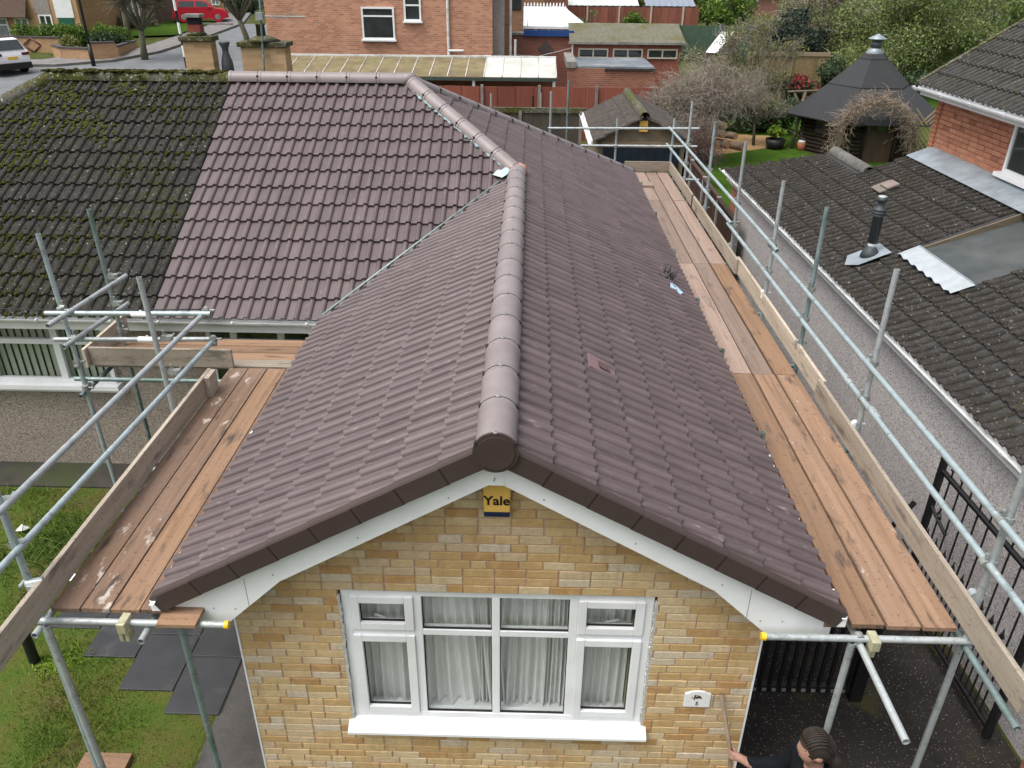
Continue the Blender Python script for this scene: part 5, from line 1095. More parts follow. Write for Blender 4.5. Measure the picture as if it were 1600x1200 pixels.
m = MB(); m.path([(px_-.150, py_-.024, 1.604), (px_-.158, py_, 1.602), (px_-.150, py_+.024, 1.604)], [.005, .008, .005], 6); m.build('mouth', plain('lip_tone', (.40, .16, .13), .5), PN)
pole = tag(MB().path([(1.80, -.285, .0), (1.752, -.255, .85), (1.735, -.24, 1.005), (1.665, -.02, 1.36)], [.016, .016, .016, .018], 8).build('wooden_pole', plain('worn_wood_pole', (.21, .16, .11), .8, .25, 10)), 'worn wooden pole leaning on the brick wall in a hand', 'pole')

# ================================================================ BACK GARDENS
def house_box(m, a, b): m.bb(a, b)
# garage with mossy ridge
GR = thing('garage', 'small rendered garage with brown tiled gable roof and mossy ridge beyond the scaffold', 'garage', (3.0, 19, 0))
gx0, gx1, gy0, gy1, gze, gzr = 1.80, 4.30, 16.95, 21.2, 2.22, 2.84; gxc = (gx0+gx1)/2; gt = (gzr-gze)/(gxc-gx0); ga = math.atan(gt)
TAN = plain('tan_render', (.22, .175, .115), .9, .2, 5, dirt=(.15, .13, .09)); m = MB(); m.prism([(gx0+.12, 0), (gx1-.12, 0), (gx1-.12, gze), (gxc, gzr-.06), (gx0+.12, gze)], lambda p, q, t: (p, t, q), gy0+.12, gy1-.1); m.build('walls', TAN, GR)
m = MB(); m.bb((gx0+.25, gy0+.07, 0), (gx1-.25, gy0+.115, 2.0)); dr = m.build('door', plain('dark_blue_door', (.010, .018, .028), .5, .3, 3), GR)
for i in range(9): m = MB(); m.bb((gx0+.3+i*.22, gy0+.055, .05), (gx0+.315+i*.22, gy0+.069, 1.96)); m.build('door_rib', MATS['dark_blue_door'], dr)
m = MB(); m.bb((gx0+.2, gy0+.06, 2.01), (gx1-.2, gy0+.118, 2.15)); m.build('door_head', board('tan_head_board', [(.16, .12, .07), (.26, .2, .13), (.32, .25, .17), (.25, .2, .13)], (.9, 20, 20)), GR)
m = MB(); m.add([(gx0, gy0, gze-.02), (gxc, gy0, gzr-.02), (gxc, gy1, gzr-.02), (gx0, gy1, gze-.02)], [(0, 1, 2, 3)]); m.add([(gx1, gy0, gze-.02), (gxc, gy0, gzr-.02), (gxc, gy1, gzr-.02), (gx1, gy1, gze-.02)], [(0, 1, 2, 3)]); grf = m.build('roof', FELT, GR)
tga = tile_mesh('garage_tile', GAR, .026); gl_ = []; L_ = (gxc-gx0)/math.cos(ga)
gl_ += tile_field(frame((gx0-.03, 0, gze-.04), (0, -1, 0), (math.cos(ga), 0, math.sin(ga))), tga, -71, -56, 0, 5, [(0, 1, L_)]); gl_ += tile_field(frame((gx1+.03, 0, gze-.04), (0, 1, 0), (-math.cos(ga), 0, math.sin(ga))), tga, 56, 71, 0, 5, [(0, 1, L_)]); lay(gl_, grf)
ridge_run((gxc, gy0-.15, gzr-.03), (gxc, gy1, gzr-.03), .44, ridge_mesh('ridge_tile', OLDR, .13, .45, collar=False), grf, jit=.02)
m = MB(); m.bb((gx0-.09, gy0-.1, gze-.12), (gx0-.05, gy1, gze-.01)); m.build('fascia', GUT, GR); gutter((gx0-.12, gy1, gze-.06), (gx0-.12, gy0-.1, gze-.06), GR)
ab = thing('alarm_box', 'small yellow alarm box on the front of the tiled garage', 'alarm box', (gxc, gy0, 2.5)); m = MB(); m.bb((gxc-.11, gy0-.02, 2.42), (gxc+.11, gy0+.117, 2.70)); m.build('case', ALARM, ab, .01); text('Yale', .085, ab, Matrix.Translation((gxc, gy0-.0215, 2.54)) @ Matrix.Rotation(R(90), 4, 'X'), INK, bold=.002)

# fences behind the bungalow
def fence(name, label, p0, p1, z0_, z1_, mat_, bw=.3, post=True, pm=None, group=None, cap=None):
    t = thing(name, label, 'fence', p0, group); a, b = Vector(p0), Vector(p1); d = b-a; L = d.length; d.normalize(); n = int(L/bw); rz = math.atan2(d.y, d.x)
    for i in range(n):
        p = a+d*((i+.5)*bw); m = MB(); m.box((p.x, p.y, gz(p.y)*0+(z0_+z1_)/2), (bw*.97, .025+.012*(i % 2), z1_-z0_+rnd.uniform(-.01, .01)), rz=rz); m.build('fence_board', mat_, t)
    if post:
        for i in range(int(L/1.9)+1):
            p = a+d*(i*1.9); m = MB(); m.box((p.x-d.y*-.05, p.y-.05, (z0_+z1_)/2+.03), (.09, .09, z1_-z0_+.06), rz=rz); m.build('fence_post', pm or CONC, t)
    if cap: m = MB(); c0 = (a+b)/2; m.box((c0.x, c0.y, z1_+.075), (L, .12, .15), rz=rz); m.build('capping', cap, t)
    return t
RF = board('red_fence_stain', [(.165, .050, .034), (.22, .068, .045), (.255, .083, .055), (.205, .064, .043)], (14, 14, 1), .12); DF = board('dark_fence', [(.04, .035, .028), (.075, .065, .052), (.1, .088, .07), (.07, .06, .05)], (14, 14, 1), .3)
fence('panel_fence', 'bright red-brown panel fence behind the garage and the new roof', (-3.4, 23.5, .3), (4.9, 23.5, .3), .9, 2.63, RF, .6)
fence('panel_fence', 'dark weathered board fence with mossy capping below the red fence', (-4, 21.6, .2), (1.9, 21.6, .2), .1, 2.12, DF, .3, cap=OLDR)
for i, (x, z) in enumerate(((-1.15, 2.55), (.2, 2.5), (.45, 2.6))):
    m = MB(); m.cyl((x, 22.4, 0), (x, 22.4, z), .03, n=8); tag(m.build('garden_post', [TUBE, BLACK, GT][i]), ['thin grey metal post in front of the red fence, leftmost', 'thin black post in front of the red fence', 'thin timber post in front of the red fence, by the black post'][i], 'post')

# tall brick house with lean-to
BH = thing('brick_house', 'tall orange brick house end with two white windows, beyond the lean-to', 'house', (-6, 33, .6))
OBR = brickfar('orange_brick', (.54, .27, .165), (.33, .145, .09), (.46, .35, .28)); OBRS = brickfar('orange_brick_side', (.40, .18, .10), (.30, .13, .07), (.40, .28, .2), 'y')
m = MB(); m.bb((-10.45, 30, .3), (-1.45, 38, 5.6)); m.build('walls', OBR, BH); m = MB(); m.prism([(-10.9, 5.6), (-1.0, 5.6), (-5.95, 8.6)], lambda p, q, t: (p, t, q), 29.9, 38.1); m.build('roof', FAROLD, BH)
for a, b, c, d, tr in ((-6.62, -5.32, 3.50, 4.68, 4.35), (-4.93, -4.25, 4.18, 5.3, 4.75)):
    f = MB(); frame_box(f, a, b, c, d, .07, 29.93, 29.99); f.bb((a+.07, 29.94, tr-.03), (b-.07, 29.985, tr+.03)); wo = f.build('window', UPVC, BH)
    p = MB(); p.bb((a+.07, 29.965, c+.07), (b-.07, 29.972, tr-.03)); p.build('pane', DGLASS, wo); p = MB(); p.bb((a+.07, 29.965, tr+.03), (b-.07, 29.972, d-.07)); p.build('pane', DGLASS, wo); p = MB(); p.bb((a-.05, 29.85, c-.06), (b+.05, 29.99, c)); p.build('sill', UPVC, wo)
m = MB(); m.cyl((-3.2, 29.92, 2.95), (-3.2, 29.92, 5.6), .055, n=10); m.build('downpipe', GUT, BH); m = MB(); m.cyl((-3.2, 29.9, 3.12), (-2.6, 29.9, 3.12), .05, n=8); m.build('overflow_pipe', GUT, BH)
m = MB(); m.cyl((-4.7, 29.8, 2.88), (-1.5, 29.8, 2.93), .05, n=8); m.build('waste_pipe', GUT, BH)
m = MB(); m.bb((-1.448, 30.6, .5), (-1.0, 35, 5.6)); m.build('rear_bay', plain('grey_render', (.34, .32, .30), .9, .15), BH); m = MB(); m.bb((-.998, 31.2, .5), (-.80, 33, 5.6)); m.build('rear_pier', OBRS, BH)
for y in (31.5, 32.6): m = MB(); m.bb((-.798, y, 3.6), (-.77, y+.5, 5.0)); m.build('side_window', DGLASS, BH)
m = MB(); m.cyl((-.75, 30.9, 2.6), (-.75, 30.9, 5.6), .05, n=8); m.build('downpipe', GUT, BH); m = MB(); m.cyl((-.55, 30.7, 1.5), (-.55, 30.7, 3.5), .05, n=8); m.build('downpipe', UPVC, BH)
LT = thing('lean_to', 'long clear-sheet lean-to roof, yellowed at left and white at right, before the brick house', 'lean-to', (-4, 27, .5))
YPL = plain('yellowed_plastic_sheet', (.19, .16, .085), .5, .3, 3, dirt=(.12, .10, .055)); WPL = plain('whitish_plastic_sheet', (.52, .52, .48), .45, .15, 2, dirt=(.36, .37, .30))
xs_ = [-10.1+i*.655 for i in range(18)]
for i in range(17):
    a, b = xs_[i], xs_[i+1]; m = MB(); m.add([(a+.02, 26, 2.62), (b-.02, 26, 2.62), (b-.02, 28.3, 3.04), (a+.02, 28.3, 3.04)], [(0, 1, 2, 3)]); m.build('roof_sheet', YPL if b < -1.3 else WPL, LT)
    m = MB(); m.path([(b, 25.98, 2.635), (b, 28.3, 3.055)], [.018, .018], 4); m.build('glazing_bar', GUT, LT)
m = MB(); m.bb((-10.2, 25.9, 2.50), (1.06, 25.97, 2.61)); m.build('gutter', plain('dark_green_gutter', (.05, .07, .06), .5), LT); m = MB(); m.bb((-10.2, 28.31, 2.95), (1.06, 28.4, 3.1)); m.build('wall_plate', GUT, LT)
for x in (-8.5, -5.2, -1.95, .95): m = MB(); m.bb((x-.05, 26.02, .4), (x+.05, 26.12, 2.5)); m.build('post', UPVC, LT)
m = MB(); m.bb((-10.2, 28.5, .4), (1.0, 28.6, 2.3)); m.build('back_wall', brickfar('lean_to_brick', (.22, .08, .05), (.16, .06, .04), (.2, .15, .12)), LT)  # back wall in a dark red-brown brick colour
# red brick outbuildings
DBR = brickfar('dark_red_brick', (.27, .10, .07), (.20, .075, .055), (.26, .19, .16))
OB = thing('brick_outbuilding', 'red brick yard wall with a blue fascia beside the tall brick house', 'outbuilding', (0, 34, .9)); m = MB(); m.bb((-1.5, 34, .8), (1.95, 34.25, 3.40)); m.build('wall', DBR, OB); m = MB(); m.bb((-.25, 33.9, 3.38), (1.98, 34.0, 3.62)); m.build('fascia', plain('blue_fascia', (.015, .06, .22), .5, .15), OB)
m = MB(); m.prism([(-.35, 0), (0, .35), (.35, 0), (0, -.35)], lambda p, q, t: (.75+p, t, 2.85+q), 33.97, 33.995); m.build('diamond_pattern', plain('dark_brick_diamond', (.09, .07, .065), .9, .3, 20), OB)
m = MB(); m.bb((-1.5, 33.95, 3.42), (-.26, 35, 3.50)); m.build('coping', CONC, OB)
CV = thing('conservatory', 'white conservatory with crested ridge behind the blue fascia', 'conservatory', (1, 37.5, 1)); m = MB(); m.add([(-.3, 36.5, 3.62), (2.7, 36.5, 3.62), (1.65, 38.2, 4.38), (-.3, 38.2, 4.38)], [(0, 1, 2, 3)]); m.add([(2.7, 36.5, 3.62), (2.7, 40, 3.62), (1.65, 38.2, 4.38)], [(0, 1, 2)]); m.build('roof', plain('white_roof_sheet', (.78, .81, .81), .4, .05), CV)
m = MB(); m.bb((-.3, 36.55, 1), (2.65, 36.65, 3.2)); m.build('base_wall', DBR, CV); f = MB(); f.bb((-.3, 36.5, 3.50), (2.7, 36.6, 3.62)); f.bb((-.3, 36.5, 3.2), (2.7, 36.6, 3.26)); f.build('frame', UPVC, CV)
for i in range(5): m = MB(); m.bb((-.25+i*.6, 36.52, 3.262), (.25+i*.6, 36.56, 3.498)); m.build('pane', DGLASS, CV)
for i in range(13): m = MB(); m.lathe((-.25+i*.155, 38.2, 4.36), [(.03, 0), (.05, .08), (.005, .2)], 4); m.build('crest', UPVC, CV)
for i in range(5): m = MB(); m.path([(-.1+i*.6, 36.5, 3.65), (-.1+i*.45, 38.2, 4.40)], [.02, .02], 4); m.build('glazing_bar', UPVC, CV)
SH = thing('workshop', 'long low workshop with mossy sheet roof and a row of windows', 'workshop', (4.2, 34, .9)); m = MB(); m.bb((1.9, 33, .8), (6.6, 35.2, 3.28)); m.build('walls', plain('red_painted_wall', (.27, .09, .06), .85, .2, 4), SH)
m = MB(); m.add([(1.75, 32.85, 3.27), (6.75, 32.85, 3.27), (6.75, 35.3, 3.86), (1.75, 35.3, 3.86)], [(0, 1, 2, 3)]); m.add([(1.75, 32.85, 3.19), (6.75, 32.85, 3.19), (6.75, 32.85, 3.268), (1.75, 32.85, 3.268)], [(0, 1, 2, 3)]); m.build('roof', FAROLD, SH); m = MB(); m.bb((1.7, 32.78, 3.17), (6.8, 32.84, 3.27)); m.build('gutter', CONC, SH)
CRM = plain('cream_frame', (.50, .45, .36), .7, .1)
for i in range(3):
    a = 2.15+i*1.5; f = MB(); frame_box(f, a, a+1.3, 2.60, 3.0, .06, 32.92, 32.99); f.bb((a+.62, 32.93, 2.66), (a+.68, 32.985, 2.94)); wo = f.build('window', CRM, SH)
    for b in (.06, .68): p = MB(); p.bb((a+b, 32.95, 2.66), (a+b+.56, 32.96, 2.94)); p.build('pane', DGLASS, wo)
m = MB(); m.bb((1.86, 32.9, 2.44), (1.92, 32.99, 3.2)); m.build('white_post', UPVC, SH)
YW = thing('yard_wall', 'red brick yard wall with flat grey felt roof behind, right of the lean-to', 'wall', (3.3, 29, .6)); m = MB(); m.bb((1.55, 29, .5), (5.0, 29.25, 2.62)); m.build('wall', brickfar('yard_brick', (.32, .13, .085), (.24, .09, .06), (.33, .25, .2)), YW); m = MB(); m.bb((1.9, 29.05, 2.621), (4.95, 32.5, 2.68)); m.build('flat_roof', plain('felt_blue_grey', (.13, .15, .17), .6, .3, 2, dirt=(.3, .3, .3)), YW); m = MB(); m.bb((1.5, 28.95, 2.622), (1.88, 32.5, 2.86)); m.build('coping', CONC, YW); m = MB(); m.bb((3.0, 28.92, 2.56), (5.02, 29.0, 2.63)); m.build('fascia', FELT, YW)
fence('panel_fence', 'red-brown far fence with pale posts below corrugated roofs', (1.5, 48, 1.6), (10.2, 48, 1.6), 1.6, 3.95, board('far_red_fence', [(.17, .06, .04), (.24, .09, .06), (.28, .11, .08), (.22, .08, .06)], (9, 9, 1), .1), .45, pm=CRM)
def shedroof(label, a, b, mt, y=49.0):
    t = thing('shed', label, 'shed', ((a+b)/2, y+1, 1.7)); m = MB(); n = int((b-a)/.12); vv = []
    for i in range(n+1):
        x = a+(b-a)*i/n
        for yy_, z in ((y, 3.98), (y+3, 4.75)): vv.append((x, yy_, z+.03*math.sin(i*2.1)))
    m.add(vv, [(2*i, 2*i+2, 2*i+3, 2*i+1) for i in range(n)], True); m.build('corrugated_roof', mt, t); m = MB(); m.bb((a+.1, y+.15, 1.7), (b-.1, y+2.8, 3.92)); m.build('walls', DF, t); m = MB(); m.bb((a, y-.05, 3.88), (b, y, 3.98)); m.build('gutter', FELT, t)
shedroof('pale corrugated shed roof at the top of the picture, above the far fence', 2.3, 6.6, plain('pale_corrugated', (.55, .58, .55), .6, .12, 3, dirt=(.35, .38, .34))); shedroof('blue-grey corrugated shed roof at the top, right of the pale one', 7.0, 10.0, plain('blue_corrugated', (.20, .23, .28), .6, .15))
for i, (x, y, w_, zt_, lb) in enumerate(((-1.5, 43, 4.5, 7, 'brown brick house wall behind the conservatory at the top of the picture'),)):
    t = thing('far_house', lb, 'house', (x, y, 1.4)); m = MB(); m.bb((x-w_/2, y, 1.2), (x+w_/2, y+7, zt_)); m.build('walls', brickfar('far_brown_brick', (.30, .17, .10), (.22, .12, .07), (.3, .22, .16)), t); m = MB(); m.prism([(x-w_/2-.3, zt_), (x+w_/2+.3, zt_), (x, zt_+2.2)], lambda p, q, tt: (p, tt, q), y-.1, y+7.1); m.build('roof', FAROLD, t); m = MB(); m.bb((x-.2, y-.05, 4.0), (x+1.0, y-.01, 5.2)); m.build('window', DGLASS, t)
m = MB(); m.path([(1.9, 33.3, 2.98), (.4, 33.2, 2.62), (-1.0, 33.0, 2.72)], [.012]*3, 5); tag(m.build('washing_line', FASC), 'pale washing line sagging before the red brick yard wall', 'washing line')
# grill hut
HU = thing('grill_hut', 'dark hexagonal garden hut with felt cone roof and metal chimney', 'hut', (11.6, 25.2, .3)); hc = Vector((11.85, 25.2, -.1))
def hexring(r, z, off=R(0)): return [Vector((hc.x+r*math.cos(off+R(60*k)), hc.y+r*math.sin(off+R(60*k)), z)) for k in range(6)]
HF = [plain('hut_felt_%d' % i, tuple(c_*(.9+.08*i) for c_ in (.027, .029, .031)), .85, .12, 6, bump=.25) for i in range(3)]
rings = [(2.72, 1.66), (1.42, 2.62), (1.40, 2.655), (.50, 3.44), (.48, 3.47), (.36, 3.62)]
for j in (0, 2, 4):
    a, b = hexring(*rings[j]), hexring(*rings[j+1])
    for k_ in range(6):
        q = (k_+1) % 6; m = MB(); m.add([a[k_], a[q], b[q], b[k_]], [(0, 1, 2, 3)]); dn = Vector((0, 0, -.035)); m.add([a[k_], a[q], a[q]+dn, a[k_]+dn], [(0, 1, 2, 3)]); m.build('roof_panel', HF[(k_+j) % 3], HU)
m = MB(); m.lathe(hc, [(.40, 3.60), (.20, 3.86), (.19, 3.88)], 12); m.build('chimney_skirt', LEAD, HU); m = MB(); m.lathe(hc, [(.165, 3.86), (.165, 4.12)], 12); m.build('chimney_pipe', plain('chimney_metal', (.09, .11, .13), .45, .2, 5, .4), HU); m = MB(); m.lathe(hc, [(.30, 4.16), (.29, 4.19), (.02, 4.33)], 14); m.build('chimney_cap', LEAD, HU); m = MB(); [m.cyl(hc+Vector((.14*math.cos(t), .14*math.sin(t), 4.1)), hc+Vector((.14*math.cos(t), .14*math.sin(t), 4.18)), .012, n=5) for t in (0, 2.1, 4.2)]; m.build('chimney_bracket', CLIP, HU)
HW = board('hut_dark_logs', [(.020, .014, .010), (.040, .028, .020), (.055, .04, .028), (.035, .026, .02)], (1, 1, 9), .3); a = hexring(2.05, .3)
for k_ in range(6):
    q = (k_+1) % 6
    for i in range(11):
        z = .36+i*.13; m = MB(); m.path([(a[k_].x, a[k_].y, z), (a[q].x, a[q].y, z)], [.066, .066], 6); m.build('wall_log', HW, HU)
fa, fb = a[4], a[5]; mid = (a[4]+a[5])/2; dirx = (a[5]-a[4]).normalized(); nrm = Vector((dirx.y, -dirx.x, 0))
if nrm.y > 0: nrm = -nrm
def hp(u, z, o_=.1): return mid+dirx*u+nrm*o_+Vector((0, 0, z))-Vector((0, 0, mid.z))
DOORW = board('hut_door_brown', [(.05, .032, .02), (.085, .055, .036), (.11, .075, .05), (.08, .055, .04)], (9, 9, 1), .3)
m = MB(); m.add([hp(*p) for p in ((-.46, .35), (.46, .35), (.46, 1.62), (.26, 1.90), (-.26, 1.90), (-.46, 1.62))], [(0, 1, 2, 3, 4, 5)]); m.build('door', DOORW, HU)
m = MB(); m.prism([(.2*math.cos(R(45*i+22.5)), .2*math.sin(R(45*i+22.5))) for i in range(8)], lambda p, q, t: hp(p, 1.52+q, t), .11, .14); m.build('door_window_frame', DOORW, HU); m = MB(); m.prism([(.16*math.cos(R(45*i+22.5)), .16*math.sin(R(45*i+22.5))) for i in range(8)], lambda p, q, t: hp(p, 1.52+q, t), .141, .15); m.build('door_window', GGLASS, HU)
for u in (-.53, .53): m = MB(); m.path([hp(u, .32, .14), hp(u*.95, 1.9, .14)], [.05, .05], 5); m.build('door_post', HW, HU)
m = MB(); m.path([hp(.12, .95, .16), hp(.26, 1.12, .16)], [.018, .018], 5); m.build('door_handle', TWIG, HU)
s5 = (a[3]+a[4])/2; m = MB(); m.box((s5.x-.06, s5.y-.1, 1.35), (.7, .03, .5), rz=R(-60)); m.build('side_window', DGLASS, HU)
ta = thing('twig_arch', 'tangled bare twig arch over the door of the hut', 'arch', (11.5, 22.9, .3)); P0, DD = [], []
for i in range(900):
    f = rs.rand(); th = math.pi*(1.02-f*1.0); x = 11.45+1.25*math.cos(th)+rs.normal()*.1; z = .95+1.45*math.sin(th)+rs.normal()*.13; P0.append((x, 22.75+rs.normal()*.14, z)); DD.append((-math.sin(th)+rs.normal()*.6, rs.normal()*.5, math.cos(th)*-1*rs.choice((-1, 1))+rs.normal()*.6))
o, _ = twigs('twigs', plain('pale_dry_twig', (.24, .19, .14), .9, .3, 9), ta, np.array(P0), np.array(DD), .25+.4*rs.rand(900), .012, 4, .9); o['kind'] = 'stuff'
for s_ in (-1, 1): m = MB(); m.path([(11.45+s_*1.2, 22.8, .3), (11.45+s_*1.25, 22.78, 1.0), (11.45+s_*.9, 22.75, 1.9), (11.45+s_*.2, 22.75, 2.35)], [.06, .05, .045, .035], 6); m.build('main_stem', TWIG, ta)
tr_ = thing('trellis', 'diamond lattice trellis panel right of the hut door', 'trellis', (13.0, 22.9, .3))
for i in range(9):
    for s_ in (-1, 1): m = MB(); x = 12.62+i*.10; m.box((12.98, 22.88-.02*s_, .45+i*.17), (1.0, .02, .035), m=Matrix.Rotation(s_*R(48), 4, 'Y')); m.build('lath', plain('trellis_wood', (.30, .22, .12), .8) if 'trellis_wood' not in MATS else MATS['trellis_wood'], tr_)
pp = thing('pergola_post', 'mossy timber post with Y braces left of the hut', 'post', (9.65, 25.4, .3)); m = MB(); m.path([(9.55, 25.2, .2), (9.72, 25.2, 2.35)], [.07, .06], 6); m.build('post', BARKG, pp); m = MB(); m.path([(9.70, 25.2, 1.75), (9.35, 25.2, 2.3)], [.04, .04], 5); m.build('brace', BARKG, pp); m = MB(); m.path([(9.1, 25.2, 2.34), (10.4, 25.2, 2.40)], [.04, .04], 5); m.build('crossbar', BARKG, pp)
# planters, logs
pt = thing('plant_pot', 'dark tub of lime green leaves by the pergola post', 'plant pot', (8.95, 25.2, .3)); m = MB(); m.lathe((8.95, 25.2, .36), [(.28, 0), (.36, .38), (.33, .38), (.3, .3)], 14); m.build('tub', BLACK, pt); leaves('foliage', LF_L, pt, leaf_pts(blobs((8.95, 25.2, .95), (.35, .3, .12), 8, (.12, .2)), 420), (.04, .08))
pt2 = thing('plant_pot', 'terracotta pot with thin bare twigs and white top left of the hut', 'plant pot', (9.62, 24.9, .3)); m = MB(); m.lathe((9.85, 25.0, .36), [(.13, 0), (.17, .3), (.15, .3)], 12); m.build('pot', plain('terracotta', (.36, .12, .06), .8), pt2); m = MB(); m.lathe((9.85, 25.0, .66), [(.15, 0), (.14, .08)], 8); m.build('white_liner', FASC, pt2); twigs('stems', TWIG, pt2, np.tile([[9.85, 25.0, .7]], (9, 1)), np.array([[rs.normal()*.25, rs.normal()*.25, 1] for _ in range(9)]), 1.0, .012, 4, .5)
LOGM = plain('log_bark', (.16, .12, .085), .9, .35, 8); LOGE = plain('log_cut_end', (.48, .28, .15), .8, .2, 12)
LOGL = ['thick log with pale sawn end at the front left of the heap', 'log second from the left in the bottom row of the heap', 'log resting on the two leftmost bottom logs', 'bottom log in the middle of the heap, turned towards the gravel', 'bottom log at the right end of the heap, nearest the tan gravel', 'upper left log behind the front row of the heap', 'middle log of the second row of the heap', 'right log of the second row of the heap', 'left log of the third row of the heap', 'middle log of the third row of the heap', 'topmost log of the heap, against the dark shrubs', 'right log of the third row of the heap']
spots = [(6.35, 25.3, .5, .19, .4), (6.75, 25.25, .5, .16, .2), (6.55, 25.4, .82, .16, -.3), (7.1, 25.3, .52, .17, .9), (7.5, 25.1, .5, .16, 1.2), (6.2, 25.5, .85, .14, .1), (6.9, 25.5, .86, .14, .5), (7.3, 25.5, .8, .13, .8), (6.45, 25.6, 1.12, .13, .2), (6.8, 25.7, 1.1, .12, -.2), (6.1, 25.9, 1.35, .12, .1), (7.05, 25.7, 1.12, .12, .3)]
for i, (x, y, z, r_, an) in enumerate(spots):
    t = thing('log', LOGL[i], 'log', (x, y, z-r_), 'logs heaped beside the gravel'); d = Vector((math.sin(an)*.9, -1, .05)).normalized(); L = rnd.uniform(.5, .9); c0 = Vector((x, y, z)); m = MB(); m.cyl(c0-d*L/2, c0+d*L/2, r_, r_*.92, n=10, caps=False); m.build('bark', LOGM, t)
    for s_ in (-1, 1): m = MB(); m.cyl(c0+d*s_*(L/2-.01), c0+d*s_*L/2, r_*.9, n=10); m.build('sawn_end', LOGE, t)
# shrubs and trees of the back gardens
t = thing('bare_shrub', 'big bare grey-brown twiggy shrub hanging over the garage roof', 'shrub', (6.2, 23.2, .3)); nT = 5200
cl = blobs((4.9, 23.0, 2.0), (1.2, 1.2, .8), 16, (.45, .75), 3)+blobs((6.7, 23.1, 2.65), (1.6, 1.2, .40), 18, (.4, .65), 13); P = leaf_pts(cl, nT, .3); D = P-np.array([6.2, 23.2, .9]); D /= np.linalg.norm(D, axis=1)[:, None]; D += rs.normal(size=D.shape)*.6; o, _ = twigs('twigs', TWIG, t, P, D, .35+.55*rs.rand(nT), .0085, 4, .9, .7); o['kind'] = 'stuff'
for i in range(9): m = MB(); e = Vector(cl[i][0]); m.path([(6.2+rnd.uniform(-.25, .25), 23.2, .2), ((6.2+e.x)/2, (23.2+e.y)/2, 1.1), e], [.05, .035, .015], 5); m.build('stem', BARKG, t)
t = thing('bare_shrub', 'reddish bare twigs beside the garage gable, below the grey shrub', 'shrub', (5.1, 20.2, .1)); P = leaf_pts(blobs((5.0, 20.2, 1.35), (.7, .7, .6), 10, (.3, .5), 8), 900, .2); D = rs.normal(size=P.shape)*.5; D[:, 2] += .8; o, _ = twigs('twigs', TWIGR, t, P, D, .3+.4*rs.rand(900), .007, 3, .7); o['kind'] = 'stuff'
tree('small_tree', 'loose yellow-green tree coming into leaf behind the bare shrub', (9.3, 30.5, .7), 4.2, blobs((9.1, 30.3, 2.9), (2.6, 1.3, 1.6), 34, (.3, .65), 4), 5200, LF_Y, (.028, .06), BARKG, tr=.09, twign=1900, twigm=TWIG)
tree('small_tree', 'pale leafy sapling between the bare shrub and the pergola post', (8.3, 25.6, .4), 2.6, blobs((8.3, 25.8, 2.0), (1.2, .6, .5), 12, (.25, .5), 14), 1500, LF_O, (.03, .06), BARKG, tr=.06, twign=500, twigm=TWIG)
tree('garden_tree', 'broad bright green tree rising behind the hut', (17.2, 35, .9), 6.5, blobs((17.4, 35, 3.8), (3.6, 2.2, 2.4), 46, (.6, 1.2), 5), 32000, LF_G, (.035, .08), twign=900, n2=9000, mat2=LF_O)
tree('garden_tree', 'olive-brown budding tree behind and left of the bright green one', (14.3, 38.5, 1.1), 6.5, blobs((14.6, 38.5, 4.2), (2.2, 1.6, 2.0), 28, (.5, .95), 6), 8200, LF_O, (.04, .08), twign=2200, twigm=TWIG)
tree('conifer', 'dark blue-green conifer left of the hut chimney', (12.4, 36.5, 1.0), 4, blobs((12.5, 36.5, 3.0), (1.3, 1.0, 1.3), 18, (.4, .7), 7), 6000, LF_C, (.05, .10)); tree('conifer', 'dark green hedge tree right behind the hut', (15.0, 32, .7), 3, blobs((15.2, 32, 1.7), (1.6, .8, 1.0), 16, (.4, .7), 17), 5000, LF_D, (.05, .10))
tree('hedge_shrub', 'dark green hedge column left of the hut roof', (12.7, 31.5, .7), 2.4, blobs((12.75, 31.5, 1.9), (.5, .5, .9), 10, (.3, .5), 18), 2600, LF_D, (.04, .09), cat='shrub'); 
t = tree('flowering_shrub', 'red-flowered shrub in front of the timber fence', (11.3, 31, .7), 1.9, blobs((11.3, 31, 1.75), (.7, .5, .5), 12, (.25, .45), 9), 1900, LF_D, (.04, .09), cat='shrub'); fl_ = leaves('flowers', PETAL, t, leaf_pts(blobs((11.3, 30.9, 1.85), (.8, .5, .5), 14, (.2, .42), 10), 330, .8), (.05, .09), .9); fl_['kind'] = 'stuff'
tree('dark_shrub', 'dark evergreen undergrowth behind the log heap', (7.6, 28, .55), 2.2, blobs((7.8, 28, 1.3), (1.9, .7, .7), 18, (.35, .6), 19), 4200, LF_D, (.05, .10), cat='shrub'); tree('dark_shrub', 'dark ivy mass around the pergola, left of the hut', (9.6, 27.5, .5), 2, blobs((9.7, 27.5, 1.2), (1.0, .6, .6), 10, (.3, .5), 20), 2600, LF_D, (.04, .09), cat='shrub')
fence('panel_fence', 'tan timber panel fence behind the red-flowered shrub', (9.6, 33.2, .8), (13.2, 33.2, .8), .8, 2.75, board('tan_fence', [(.14, .10, .045), (.22, .165, .08), (.27, .21, .11), (.2, .155, .08)], (1, 9, 12), .2), .16, pm=MATS['tan_head_board'], cap=MATS['tan_head_board'])
